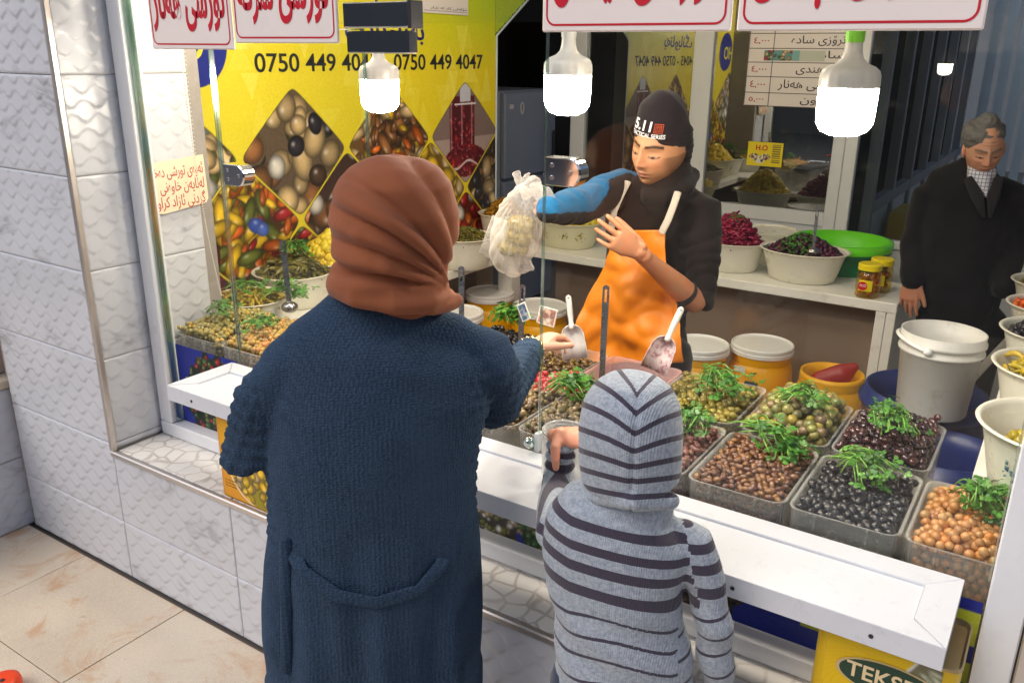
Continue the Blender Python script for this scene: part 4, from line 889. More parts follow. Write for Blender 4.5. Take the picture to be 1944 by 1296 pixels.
# --- right side table with bowls
st = empty('side_table', (.3, 3.0, 0), 'white side table under the column of bowls at the right edge', 'table')
bx('top_board', -.075, .62, 2.16, 4.3, .86, .90, M_SHELF, st, .003)
for x, y in ((-.06, 2.18), (.58, 2.18), (-.06, 4.25), (.58, 4.25)): bx('leg', x, x+.035, y, y+.035, 0, .859, M_SHELF, st)
for (px, py, zr, r, h_, lab, kind, cnt, s, m, hl, cat) in ((2042, 815, 1.075, .195, .17, 'big stained white bowl of yellow pickles nearest at the right edge', 'caul', 90, .016, M_YPEP, 'yellow mustard pickles left low in the biggest bowl at the right edge', 'pickles'),
   (2035, 700, 1.06, .19, .155, 'white bowl heaped with limp green peppers, second from the front at the right edge', 'stick', 120, .011, M_YPEP, 'limp yellow-green peppers heaped in the second bowl at the right edge', 'peppers'),
   (2022, 630, 1.04, .18, .135, 'white bowl of black olives, third from the front at the right edge', 'ball', 220, .0125, M_BLK, 'black olives heaped in the third bowl at the right edge', 'olives'),
   (2014, 580, 1.02, .17, .12, 'white bowl of orange carrots, fourth from the front at the right edge', 'cube', 160, .012, M_CARROT, 'orange carrot pieces in the fourth bowl at the right edge', 'carrots'),
   (2014, 536, 1.02, .17, .12, 'white bowl of olive green relish, farthest at the right edge', 'ball', 160, .009, M_GREENP, 'olive green relish in the farthest bowl at the right edge', 'relish')):
    p = atz(px, py, zr); c = (p.x, p.y, zr-h_); first = px == 2042
    bowl(c, r, h_, lab, sy=.95, decal=((-125,), M_DECB) if first or r == .18 else None, m=None)
    heap_obj(cat.rstrip('s')+'_heap', dome(c[0], c[1], c[2]+(h_*.55 if first else h_*.85), r*(.70 if first else .82), r*(.68 if first else .80), .03 if first else .055, cnt, kind, s), m, hl, cat)
lp = empty('leaning_board', (-.2, 3.35, .8), 'white leaning board edge beside the blue drums', 'board')
a, b = atz(1852, 712, .80), atz(1908, 652, .80); MB().add(*loft([a, b], [.012, .012], [.03, .03], up=(0, 0, 1), n=4, cap=False)).build('board', M_SHELF, lp)

# ================================================================== barrels and buckets
M_YB = mat('barrel_yellow', L3(246, 180, 10), .38, var=.06, vs=5, dirt=.15); M_LID = mat('barrel_lid', L3(238, 238, 236), .4, var=.04, dirt=.12)
def barrel(px, py, zt, r, label, lid=True, stain=False, clip_=True):
    p = atz(px, py, zt); c = (p.x, p.y, 0); b = empty('barrel', c, label, 'barrel', 'yellow barrels under the back shelf'); h = zt-.03
    mk('body', lathe_open([(0.001, .003), (r*.9, .003), (r*1.0, .03), (r*1.04, h*.3), (r*1.04, h-.14), (r*1.0, h-.085), (r*.92, h-.055), (r*.90, h-.05), (r*.93, h-.046), (r*.90, h-.040), (r*.93, h-.034), (r*.90, h-.028), (r*.93, h-.02), (r*.91, h), (r*.84, h), (r*.83, h-.05), (r*.95, h-.15), (r*.95, .03), (.001, .02)], 44, c), M_YB, b, True)
    if lid: mk('lid', lathe([(r*.97, h-.012), (r*1.0, h-.010), (r*1.0, h+.006), (r*.975, h+.009), (r*.985, h+.014), (r*.985, h+.026), (r*.95, h+.030), (r*.90, h+.022), (0, h+.022)], 44, c), M_LID, b)
    if clip_: 
        x, y = c[0]+.01, c[1]-r*1.04; MB().box(x-.03, x+.03, y-.010, y+.006, h-.16, h-.115, .004).build('clasp', M_SCREW, b)
    return b, c, h
barrel(1448, 650, .58, .145, 'yellow barrel with a white lid with a yellow stain, left of the open one')
barrel(1328, 650, .58, .140, 'yellow barrel with a white lid right beside the orange apron')
barrel(1150, 605, .58, .145, 'yellow barrel with a white lid left of the apron behind the first scoop')
barrel(1025, 578, .58, .150, 'yellow barrel with a grey lid behind the banknotes')
barrel(930, 552, .58, .140, 'yellow barrel with a translucent lid just right of the shelf post')
barrel(868, 590, .66, .130, 'yellow barrel with a white lid beside the woman\'s scarf')
b_, c, h = barrel(1582, 694, .58, .145, 'open yellow barrel stained red inside with a red scoop', lid=False)
mk('sauce', lathe([(0, h-.10), (.12, h-.10), (0, h-.098)], 30, c), mat('red_brine', L3(120, 30, 8), .2), b_)
o = organic('scoop', [loft([(c[0]-.05, c[1], h-.06), (c[0]+.04, c[1]+.03, h-.01), (c[0]+.08, c[1]+.05, h+.03)], [.05, .05, .02], [.03, .035, .015], up=(0, 1, 0))], .008, mat('red_plastic', L3(150, 16, 12), .4), None, 3); tag(o, 'dark red plastic scoop lying in the open yellow barrel', 'scoop')
o = bx('price_tag', 0, .05, 0, .001, 0, .03, M_SIGN); p = aty(1407, 698, 3.62); o.location = (p.x-.025, p.y-.02, p.z-.015); tag(o, 'small white tag with red border stuck on the yellow barrel', 'tag')
M_BLUE = mat('blue_plastic', L3(20, 42, 110), .35, var=.08, dirt=.2)
for px, py, zt, r, lab in ((1758, 738, .70, .215, 'larger dark blue drum under the white bucket'), (1800, 852, .66, .17, 'smaller dark blue drum in front of the white bucket, beside the dark olives')):
    p = atz(px, py, zt); c = (p.x, p.y, 0); d = empty('drum', c, lab, 'drum', 'dark blue drums'); mk('drum_wall', lathe_open([(.001, .003), (r*.86, .003), (r*.96, .1), (r*.98, zt-.1), (r*.95, zt-.07), (r*1.04, zt-.062), (r*1.05, zt-.045), (r*.97, zt-.04), (r*.96, zt), (r*.92, zt), (r*.91, zt-.08), (r*.9, .05), (.001, .03)], 48, c), M_BLUE, d, True)
p = atz(1764, 788, .705); c = (p.x-.005, p.y+.05, .705); r, h = .128, .285
bk = empty('bucket', c, 'empty scuffed white bucket with its handle down, standing on the blue drums', 'bucket')
mk('pail', lathe_open([(.001, 0), (r*.83, 0), (r*.86, .006), (r*.97, h-.07), (r*1.04, h-.066), (r*1.04, h-.058), (r*.98, h-.055), (r*.985, h-.04), (r*1.05, h-.036), (r*1.05, h-.026), (r*1.0, h-.022), (r*1.02, h), (r*.98, h), (r*.95, h-.06), (r*.81, .01), (.001, .008)], 48, c), mat('scuffed_white', L3(214, 212, 206), .45, var=.05, dirt=.35), bk, True)
P = [(c[0]+r*1.09*math.cos(a), c[1]+r*1.09*math.sin(a), c[2]+h-.02-.055*abs(math.sin((a+R(160))*.5))**1.5) for a in np.linspace(R(-100), R(-290), 24)]
mk('handle', loft(P, [.006]*24, n=8), M_LID, bk, True); mk('handle_lug', ball(P[0], .014, 10, 8), M_LID, bk, True)
# ================================================================== TRAY TABLE
tt = empty('tray_table', (-1.1, 2.1, 0), 'stepped white table inside the window that carries the olive trays', 'table')
bx('table_top', XB+.28, .0, YG+.032, 2.50, .665, .70, M_SHELF, tt, .003)
for x, y in ((-2.55, 1.76), (-1.3, 1.76), (-.06, 1.76), (-2.55, 2.44), (-1.3, 2.44), (-.06, 2.44)): bx('leg', x, x+.04, y, y+.04, 0, .664, M_SHELF, tt)
TZ = .885; TH = .178
def rrect(w, d, r, n=4):
    pts = []
    for cx, cy, a0 in ((w/2-r, d/2-r, 0), (-w/2+r, d/2-r, 90), (-w/2+r, -d/2+r, 180), (w/2-r, -d/2+r, 270)):
        for k in range(n+1): a = R(a0+90*k/n); pts.append((cx+r*math.cos(a), cy+r*math.sin(a)))
    return pts
_trm = {}
def tray(x0, y0, w, d, label, m=None, zt=TZ, h=TH):
    t = empty('tray', (x0+w/2, y0+d/2, zt-h), label, 'tray', 'clear plastic trays of olives'); key = (round(w, 3), round(d, 3), h, m)
    V = []; F = []; rings = []
    for (wi, z, rr) in ((-.03, 0, .02), (-.024, .004, .024), (-.006, h-.004, .03), (.0, h-.002, .032), (0, h, .032), (-.012, h, .026), (-.016, h-.005, .024), (-.032, .006, .02)):
        rings.append([(x, y, z) for x, y in rrect(w+wi, d+wi, rr)])
    n = len(rings[0])
    for r in rings: V += r
    F = [(i*n+k, i*n+(k+1) % n, (i+1)*n+(k+1) % n, (i+1)*n+k) for i in range(len(rings)-1) for k in range(n)]; F += [tuple(range(n)), tuple(range((len(rings)-1)*n, len(rings)*n))]
    V = [(x0+w/2+x, y0+d/2+y, zt-h+z) for x, y, z in V]
    mk('tub', (V, F), m or M_TRAY, t, True)
    for dx in (-.055, .055): bx('rib', x0+w/2+dx-.0015, x0+w/2+dx+.0015, y0-.006, y0+.002, zt-.032, zt-.001, m or M_TRAY, t)
    return t
def ol_mat(name, cols, **k): return rnd_mat(name, R_(*cols), **{**dict(rough=.24, bump=.15, bs=260, sss=.12, coat=.3), **k})
MO = {'orange': ol_mat('orange_olive', ((180, 122, 62), (196, 142, 80), (160, 102, 52), (190, 150, 96), (204, 124, 46), (172, 132, 80)), coat=.15, rough=.32),
 'black': ol_mat('black_olive_oval', ((26, 25, 30), (40, 38, 44), (22, 20, 24), (34, 30, 36)), sss=0), 'kal': ol_mat('dark_purple_olive', ((44, 20, 28), (66, 28, 34), (30, 16, 24), (84, 40, 40), (36, 20, 30)), sss=0, coat=.6, rough=.18),
 'green': ol_mat('large_green_olive', ((142, 142, 70), (160, 152, 84), (128, 120, 78), (172, 156, 60), (134, 110, 84), (120, 128, 62))), 'brown': ol_mat('brown_olive', ((112, 70, 44), (134, 90, 58), (96, 62, 46), (150, 104, 50), (120, 84, 70), (104, 58, 40))),
 'slice': ol_mat('cut_green_olive', ((150, 138, 52), (124, 116, 44), (172, 152, 66), (104, 96, 40))), 'pale': ol_mat('pale_green_olive', ((168, 160, 98), (186, 170, 92), (152, 142, 84), (200, 166, 70), (176, 168, 110))),
 'palered': ol_mat('stuffed_olive', ((182, 160, 80), (196, 150, 60), (160, 140, 78), (210, 140, 70))), 'tan': ol_mat('tan_olive', ((136, 120, 84), (156, 134, 96), (120, 100, 76), (112, 108, 70))),
 'red': ol_mat('red_pickle', ((176, 24, 34), (150, 20, 40), (200, 40, 44), (120, 20, 30)), coat=.6), 'mix': ol_mat('mixed_olive', ((70, 48, 30), (104, 70, 34), (48, 36, 26), (150, 130, 50), (86, 52, 34), (60, 40, 40)), coat=.6), 'pink': ol_mat('pinkish_olive', ((120, 70, 66), (142, 92, 80), (100, 56, 56), (128, 86, 60)))}
IND = [0]
def fill(kind, x0, y0, w, d, s, asp, hump, label, cat, hole=False, tip=0.0, lvl=-.004, side=True, indiv=0, sub=2, jit=.35, deep=0, namebase='olives', grp=None, single=None, ramp_=0.0):
    """olives laid in loose hexagonal layers on a humped surface; the biggest ones in view are single objects"""
    me = olive_mesh(asp, hole, sub, tip); me0 = olive_mesh(asp, False, 1, tip); H = Heap(); top = []
    px, py = s*1.78, s*1.6; rows = int((d-.034)/py); zsurf = TZ+lvl+(.005 if lvl > -.02 else 0)
    def zs(x, y):
        u, v = (x-x0)/w*2-1, (y-y0)/d*2-1; return zsurf+hump*max(0, 1-abs(u)**2.4)*max(0, 1-abs(v)**2.4)+ramp_*(v)
    for L in range(3):
        for j in range(rows):
            y = y0+.017+py*(j+.5+L*.4)
            for i in range(int((w-.032)/px)+1):
                x = x0+.016+px*(i+.5+.5*((j+L) % 2)); xx, yy_ = x+random.uniform(-1, 1)*s*jit, y+random.uniform(-1, 1)*s*jit
                if not (x0+.012+s*.6 < xx < x0+w-.012-s*.6 and y0+.012+s*.6 < yy_ < y0+d-.012-s*.6): continue
                z = zs(xx, yy_)-L*s*1.35+random.uniform(-.4, .55)*s; R3 = rotm(random.uniform(0, 6.28), R(90)+random.uniform(-.5, .5), random.uniform(-.6, .6)); ss = s*random.uniform(.84, 1.12)
                if L == 0: top.append((xx, yy_, z, R3, ss))
                else: H.put(*me0, (xx, yy_, z), R3*ss)
    # extra strays lying on top
    for k in range(int(len(top)*.12)):
        q = random.choice(top); top.append((q[0]+random.uniform(-1, 1)*s, q[1]+random.uniform(-1, 1)*s, q[2]+s*.95, rotm(random.uniform(0, 6), R(90)+random.uniform(-.4, .4), 0), s*random.uniform(.85, 1.05)))
    top.sort(key=lambda q: q[1]-q[2]*.6)
    ind = top[:indiv]
    for q in top[indiv:]: H.put(*me, (q[0], q[1], q[2]), q[3]*q[4])
    if side:   # those pressed against the clear front and end walls
        dz = s*1.6
        for k in range(int((TZ+lvl-(TZ-TH)-.01)/dz)):
            z = TZ-TH+.012+dz*k
            for i in range(int((w-.05)/px)): H.put(*me0, (x0+.026+px*(i+.5+.5*(k % 2)), y0+.018+s*.8+random.uniform(0, .004), z+random.uniform(-.3, .3)*s), rotm(random.uniform(0, 6), R(90), random.uniform(-1, 1))*s)
            for i in range(int((d-.05)/px)):
                for xe in (x0+.02+s*.8, x0+w-.02-s*.8): H.put(*me0, (xe, y0+.026+px*(i+.5+.5*(k % 2)), z), rotm(random.uniform(0, 6), R(90), 0)*s)
    o = H.build(namebase, MO[kind]); tag(o, label, cat, None, 'stuff')
    if ind:
        mes = []
        for v in range(4):
            V, F = me; V = V*(1+.03*np.array([[noise.noise(Vector(p)*2+Vector((v*7, 0, 0)))] for p in V])); m_ = bpy.data.meshes.new('olive'); m_.from_pydata((V*s).tolist(), [], F.tolist()); m_.polygons.foreach_set('use_smooth', np.ones(len(F), bool)); m_.materials.append(MO[kind]); m_.update(); mes.append(m_)
        for k, (x, y, z, R3, ss) in enumerate(ind):
            ob = bpy.data.objects.new('olive', mes[k % 4]); COL.objects.link(ob); ob.matrix_world = Matrix.Translation((x, y, z))@Matrix(R3.tolist()).to_4x4()@Matrix.Scale(ss/s, 4)
            tag(ob, single, 'olive', grp); IND[0] += 1
    return zs
# --- herbs
def leaf_mesh(seed):
    r = random.Random(seed); V = [(0, 0, 0)]; F = []
    for L, (a0, ln) in enumerate(((-55, .8), (0, 1.0), (55, .8))):
        a0 = R(a0); k0 = len(V); pts = []
        for t, wd in ((.35, .10), (.55, .30), (.72, .20), (.82, .33), (.93, .16), (1.0, .0), (.93, -.16), (.82, -.33), (.72, -.20), (.55, -.30), (.35, -.10)):
            x, y = t*ln, wd*ln*.95; z = .10*math.sin(t*3)-.12*abs(wd)+r.uniform(-.05, .05); pts.append((x*math.cos(a0)-y*math.sin(a0), x*math.sin(a0)+y*math.cos(a0), z))
        V += pts
        n = len(pts); V.append(((.6*ln)*math.cos(a0), (.6*ln)*math.sin(a0), .06)); c = len(V)-1
        for i in range(n-1): F.append((c, k0+i, k0+i+1))
        F.append((c, k0+n-1, k0)); 
        F.append((0, k0, k0+n-1))
    return np.array(V), np.array(F)
LEAF = [leaf_mesh(i) for i in range(5)]
M_LEAF = rnd_mat('cilantro_leaf', R_((54, 112, 30), (74, 140, 40), (44, 92, 30), (98, 160, 58), (60, 120, 46)), .38, .25, 120, .15, mottle=.3)
M_STEM = mat('cilantro_stem', L3(120, 170, 70), .4, var=.2, vs=30, sss=.1)
def herb(name, c, ang, label, ln=.13, n=16, spread=.6, up=.02, size=.020, leaves=3, cat='herbs', zf=None):
    n = max(6, int(n*.72)); size *= 1.12
    b = empty(name, c, label, cat, 'sprigs of green herbs on the olives'); SM = MB(); H = Heap(); c = Vector(c)
    for i in range(n):
        a = ang+random.gauss(0, spread*.5); l = ln*random.uniform(.6, 1.15); d = Vector((math.cos(a), math.sin(a), 0)); sd_ = Vector((-d.y, d.x, 0))
        s0 = c-d*l*.45+Vector((random.gauss(0, .012), random.gauss(0, .012), random.uniform(0, .012))); e = s0+d*l+sd_*random.gauss(0, .02); e.z = c.z+random.uniform(-.004, up)
        P = bez(s0, s0+d*l*.3+Vector((0, 0, up*random.uniform(.5, 1.8))), e-d*l*.3+Vector((0, 0, up*random.uniform(.4, 1.6))), e, 7)
        SM.add(*loft(P, [.0018]*7, n=5, cap=False))
        for k in range(leaves):
            t = random.uniform(.45, 1.0) if k else 1.0; q = P[min(6, int(t*6))]; ss = size*random.uniform(.6, 1.15)
            R3 = rotm(a+random.gauss(0, .9), random.uniform(-.7, .7), random.uniform(-.7, .5)); off = Vector((random.gauss(0, .010), random.gauss(0, .010), random.uniform(0, .014)))
            V, F = random.choice(LEAF); H.put(V, F, tuple(q+off), R3*ss)
    SM.build('stems', M_STEM, b, True, False); o = H.build('leaves', M_LEAF, b, True); o['kind'] = 'stuff'; return b
TW, TD = .238, .335; Y1, Y2 = 1.765, 2.125
tx = lambda k: -2.615+.2452*k
G1 = 'orange olives in the tray beside the right window post'; G2 = 'black oval olives in the tray left of the orange ones'; G3 = 'brown pointed olives in the tray beside the boy\'s hood'; G4 = 'big green olives heaped behind the brown ones'
tray(tx(10), Y1, TW, TD, 'tray of orange-brown olives at the right window post')
fill('orange', tx(10), Y1, TW, TD, .0112, 1.05, .022, 'deeper orange-brown olives packed in the front right tray', 'olives', indiv=90, grp=G1, single='round orange-brown olive on the heap in the front tray beside the right window post', lvl=-.012)
tray(tx(9), Y1, TW, TD, 'tray of dull black olives between the brown and the orange ones')
fill('black', tx(9), Y1, TW, TD, .0118, 1.5, .012, 'dull black olives filling the tray between the brown and the orange ones', 'olives', indiv=70, grp=G2, single='dull black oval olive in the front tray between the brown and the orange ones', lvl=-.016, side=True)
tray(tx(8), Y1, TW, TD, 'tray of brown pointed olives with an oily yellow rim beside the boy\'s hood')
fill('brown', tx(8), Y1, TW, TD, .0098, 1.6, .016, 'brown pointed olives filling the tray right of the boy\'s hood', 'olives', tip=.35, indiv=80, grp=G3, single='brown pointed olive in the front tray to the right of the boy\'s hood', lvl=-.010)
tray(tx(7), Y1, TW, TD, 'tray of pinkish brown olives half hidden behind the boy\'s hood')
fill('pink', tx(7), Y1, TW, TD, .0105, 1.35, .02, 'pinkish brown olives half hidden behind the boy\'s hood', 'olives', lvl=-.006)
tray(tx(6), Y1, TW, TD, 'tray of tan olives behind the clear jar')
fill('tan', tx(6), Y1, TW, TD, .0108, 1.5, .03, 'tan and brown olives in the tray behind the clear jar', 'olives', tip=.2)
M_TRAYR = plastic_clear('tray_plastic_reddish', (.78, .5, .48), .36, .25)
tray(tx(5), Y1, TW, TD, 'tray of tan olives hidden behind the woman\'s sleeve')
fill('tan', tx(5), Y1, TW, TD, .0105, 1.4, .02, 'tan olives behind the woman\'s sleeve', 'olives', side=False)
for k, kd, lab in ((2, 'black', 'black olives'), (3, 'brown', 'brown olives'), (4, 'pale', 'pale green olives')):
    tray(tx(k), Y1, TW, TD, 'tray of %s hidden behind the woman' % lab); fill(kd, tx(k), Y1, TW, TD, .0105, 1.3, .02, '%s in a front tray hidden behind the woman' % lab, 'olives', side=False)
tray(tx(0), Y1, TW, TD, 'leftmost tray of pale green olives against the tiled reveal')
fill('pale', tx(0), Y1, TW, TD, .0098, 1.12, .045, 'pale green olives heaped in the leftmost tray', 'olives', hole=True)
tray(tx(1), Y1, TW, TD, 'second tray from the left, of stuffed orange-green olives')
fill('palered', tx(1), Y1, TW, TD, .0108, 1.12, .03, 'stuffed orange-green olives in the second tray from the left', 'olives', hole=True)
# second row
tray(tx(9)+.004, Y2, TW, TD, 'tray of glossy dark purple olives beside the blue drum')
fill('kal', tx(9)+.004, Y2, TW, TD, .0122, 1.45, .045, 'glossy dark purple olives heaped in the tray beside the blue drum', 'olives')
tray(tx(8)+.004, Y2, TW, TD, 'tray of large green olives in front of the open barrel')
fill('green', tx(8)+.004, Y2, TW, TD, .0155, 1.08, .055, 'deeper large green olives under the heap in front of the open barrel', 'olives', indiv=60, grp=G4, single='large round green olive on the heap in front of the open yellow barrel')
tray(tx(7)-.035, Y2, .27, TD, 'tray of cut green olives in front of the white-lidded barrel')
fill('slice', tx(7)-.035, Y2, .27, TD, .0118, 1.3, .015, 'cut green olives in the tray in front of the white-lidded barrel', 'olives', hole=True, lvl=-.010)
tray(tx(6)-.055, Y2, .262, TD, 'reddish stained tray with a few red pickles and a scoop', M_TRAYR)
fill('red', tx(6)-.055, Y2, .262, TD, .0115, 1.1, .0, 'red pickles low in the stained tray under the right scoop', 'pickles', side=False, lvl=-.055, namebase='red_pickles', ramp_=-.02)
tray(tx(5)-.055, Y2, .24, TD, 'tray of dark mixed olives with the left scoop in it')
fill('mix', tx(5)-.055, Y2, .24, TD, .0102, 1.7, .01, 'dark mixed olives and peppers in the tray under the left scoop', 'olives', side=False, lvl=-.035, jit=.8, namebase='mixed_olives')
tray(tx(4)-.05, Y2, .235, TD, 'tray of black olives under a big herb bunch beside the woman\'s shoulder')
fill('black', tx(4)-.05, Y2, .235, TD, .0115, 1.2, .03, 'black olives in the tray beside the woman\'s shoulder', 'olives', side=False)
for k, kd, lab in ((2, 'black', 'small black olives'), (3, 'kal', 'dark purple olives')):
    tray(tx(k), Y2, TW-.06, TD, 'second-row tray of %s behind the woman' % lab); fill(kd, tx(k), Y2, TW-.06, TD, .0105, 1.25, .03, '%s heaped in the second row behind the woman\'s shoulder' % lab, 'olives', side=False)
tray(tx(1)+.08, Y2-.0, .15, .25, 'narrow tray of green olives squeezed beside the pepper bowl'); fill('pale', tx(1)+.08, Y2, .15, .25, .0105, 1.15, .04, 'green olives in the narrow tray beside the pepper bowl', 'olives', side=False)
# herbs on top (photo positions read onto the heap surfaces)
def hz(px, py, z=.925): p = atz(px, py, z); return (p.x, p.y, z)
herb('cilantro_bunch', hz(1855, 955, .905), R(-60), 'cilantro bunch hanging over the orange olives by the window post', .15, 26, .7, .035, .023)
herb('cilantro_bunch', hz(1900, 955, .92), R(-95), 'second leafy end of cilantro over the orange olives', .10, 10, .9, .03, .024)
herb('parsley_bunch', hz(1625, 893, .905), R(-25), 'curled parsley bunch on the dull black olives', .13, 34, .8, .035, .021)
herb('cilantro_bunch', hz(1455, 830, .91), R(-30), 'long cilantro sprigs over the brown pointed olives', .20, 26, .5, .03, .023)
herb('cilantro_bunch', hz(1505, 855, .905), R(-75), 'cilantro leaves drooping at the right end of the brown olives', .09, 12, .6, .02, .023)
herb('cilantro_bunch', hz(1680, 800, .955), R(-70), 'cilantro bunch on the glossy dark purple olives', .15, 30, .6, .035, .023)
herb('cilantro_bunch', hz(1510, 762, .96), R(10), 'cilantro sprig on the large green olives', .12, 24, .7, .03, .021)
herb('cilantro_bunch', hz(1360, 735, .93), R(-50), 'cilantro sprig on the cut green olives', .15, 30, .8, .04, .022)
herb('cilantro_bunch', hz(1320, 805, .915), R(-80), 'cilantro sprig on the pinkish olives beside the boy\'s hood', .14, 24, .7, .03, .024)
herb('cilantro_bunch', hz(1075, 745, .935), R(10), 'cilantro sprigs behind the clear jar', .13, 30, .9, .03, .024)
herb('cilantro_bunch', hz(955, 612, .955), R(20), 'bright herb bunch on the black olives beside the woman\'s hand', .10, 30, 1.2, .04, .026)
herb('cilantro_bunch', hz(535, 560, .955), R(20), 'cilantro sprigs over the black olives left of the woman\'s scarf', .16, 26, 1.0, .03, .024)
herb('cilantro_bunch', hz(420, 595, .95), R(0), 'cilantro sprigs on the pale olives near the reveal', .11, 20, 1.2, .03, .022)
herb('cilantro_bunch', hz(490, 620, .93), R(0), 'cilantro sprig between the two left trays', .10, 14, 1.2, .02, .022)
herb('cilantro_bunch', (C1[0]-.0, C1[1], C1[2]+.22), R(-10), 'herb tuft on top of the pickled cucumbers', .11, 22, 1.4, .03, .024)
herb('cilantro_bunch', (C2[0]-.01, C2[1]-.03, C2[2]+.155), R(0), 'cilantro sprigs on the yellow-green hot peppers', .16, 20, 1.2, .02, .020)
p = atz(1075, 740, .93)
# small tray of red pickles squeezed behind the tan olives
H = Heap(); me = olive_mesh(1.1, sub=2)
for k in range(150):
    p = atz(random.uniform(1008, 1100), random.uniform(708, 742), .90+random.uniform(-.006, .008)); H.put(*me, tuple(p), rotm(random.random()*6, random.random()*3, 0)*.0095)
o = H.build('red_pickles', MO['red']); tag(o, 'small red pickled cherries between the mixed olives and the herb sprigs', 'pickles', None, 'stuff')
# loose olives at the reveal
for k, (px, py) in enumerate(((340, 697), (350, 702))):
    p = atz(px, py, .712); o = mk('olive', ball((0, 0, 0), (.0105, .0105, .012), 14, 9), MO['pale'], None, True); o.location = (p.x, p.y, p.z); tag(o, ('left', 'right')[k]+' one of two loose pale olives on the table beside the leftmost tray', 'olive')

# ================================================================== utensils
def ladle(px, py, Y, tilt, ln, label, w=.021):
    p = aty(px, py, Y); c = empty('ladle', tuple(p), label, 'ladle', 'steel ladles stuck in the trays'); V = []; F = []; n = 8
    # flat handle with a slot: outline loops
    out = [(-w/2*.8, -ln), (w/2*.8, -ln)]+[(w/2*math.cos(a), -w/2+w/2*math.sin(a)) for a in np.linspace(0, math.pi, n)]
    inn = [(-.0035, -.052), (.0035, -.052)]+[(.0035*math.cos(a), -.016+.0035*math.sin(a)) for a in np.linspace(0, math.pi, n)]
    m = len(out); Mx = Matrix.Translation(p)@Matrix.Rotation(R(33), 4, 'Z')@Matrix.Rotation(R(tilt), 4, 'Y')@Matrix.Rotation(R(-8), 4, 'X')
    for y in (-.0012, .0012): V += [(x, y, z) for x, z in out]+[(x, y, z) for x, z in inn]
    for k in range(m):
        j = (k+1) % m; F += [(k, j, m+j, m+k), (2*m+k, 2*m+j, 3*m+j, 3*m+k), (k, j, 2*m+j, 2*m+k), (m+k, m+j, 3*m+j, 3*m+k)]
    mk('handle', ([tuple(Mx@Vector(v)) for v in V], F), M_STEEL, c)
    V2, F2 = ball((0, 0, -ln-.02), (.032, .03, .022)); mk('cup', ([tuple(Mx@Vector(v)) for v in V2], F2), M_STEEL, c, True)
ladle(1151, 541, 2.22, 1, .29, 'steel ladle standing in the stained tray in front of the apron')
ladle(992, 540, 2.24, 1, .21, 'steel ladle beside the woman\'s hand with banknotes')
ladle(876, 505, 2.26, 0, .24, 'steel ladle just right of the woman\'s scarf')
ladle(536, 455, 2.15, -4, .235, 'dull steel ladle standing before the pickled cucumbers', .024)
ladle(1553, 389, 4.12, 2, .20, 'dark handled spoon standing in the bowl of dark beet cubes', .016)
p = aty(856, 552, 2.35); o = mk('chili', loft([p, p+Vector((-.03, 0, -.012)), p+Vector((-.05, 0, -.015))], [.007, .008, .006], n=10), mat('red_chili', L3(206, 40, 20), .25, coat=.4), None, True); tag(o, 'small red pepper tip poking out beside the woman\'s scarf', 'pepper')
M_SCOOP = mat('scoop_plastic', L3(232, 228, 222), .3, var=.04, vs=20, dirt=.1)
def stained():
    t = NT('scoop_plastic_stained'); k = t.ramp(t.noise(60, 5, .7), [(.48, 0), (.6, 1)]); t.lk(t.mix(t.math('MULTIPLY', k, .7), L3(226, 206, 206), L3(150, 40, 60)), t.b.inputs['Base Color']); t.set(t.b, Roughness=.3); return t.m
M_SCOOPR = stained()
def scoop(p, rz, tilt, label, m, s=1.0):
    """local: mouth down -Z, open side facing -Y, handle up +Z"""
    c = empty('scoop', tuple(p), label, 'scoop', 'white plastic scoops in the trays'); Mx = Matrix.Translation(p)@Matrix.Rotation(rz, 4, 'Z')@Matrix.Rotation(tilt, 4, 'Y')@Matrix.Rotation(R(-14), 4, 'X')@Matrix.Scale(s, 4)
    V = []; F = []; n = 15; prof = [(-.085, .041, .030, 0), (-.04, .040, .032, 0), (.0, .036, .031, .0), (.015, .028, .026, .002), (.024, .016, .018, .004), (.028, .002, .004, .006)]
    for th in (0, .0022):
        for z, rx, ry, yo in prof:
            for k in range(n): a = math.pi*k/(n-1); V.append(((rx-th)*math.cos(a), (ry-th)*math.sin(a)*1.0+yo, z-(th if z > .02 else 0)))
    R_n = len(prof)
    for L in range(2):
        o = L*R_n*n
        for i in range(R_n-1):
            for k in range(n-1): F.append((o+i*n+k, o+i*n+k+1, o+(i+1)*n+k+1, o+(i+1)*n+k))
    o = R_n*n
    for i in range(R_n-1): F += [(i*n, (i+1)*n, o+(i+1)*n, o+i*n), (i*n+n-1, (i+1)*n+n-1, o+(i+1)*n+n-1, o+i*n+n-1)]
    for k in range(n-1): F.append((k, k+1, o+k+1, o+k))
    mk('scoop_body', ([tuple(Mx@Vector(v)) for v in V], F), m, c, True)
    H_ = [(0, .012, .020), (0, .016, .035), (0, .018, .05), (0, .018, .08), (0, .018, .112)]
    V, F = loft(H_, [.010, .0075, .009, .0098, .0095], up=(0, 1, 0), n=14); mk('handle', ([tuple(Mx@Vector(v)) for v in V], F), M_SCOOP, c, True)
    V, F = ball((0, .0085, .112), (.0025, .0012, .0025), 8, 6); mk('hang_hole', ([tuple(Mx@Vector(v)) for v in V], F), M_SCREW, c, True)
scoop(aty(1086, 632, 2.26), R(28), R(-9), 'white scoop upright in the dark mixed olives', M_SCOOP)
scoop(aty(1262, 655, 2.22), R(18), R(20), 'white scoop stained pink leaning in the red pickles', M_SCOOPR)
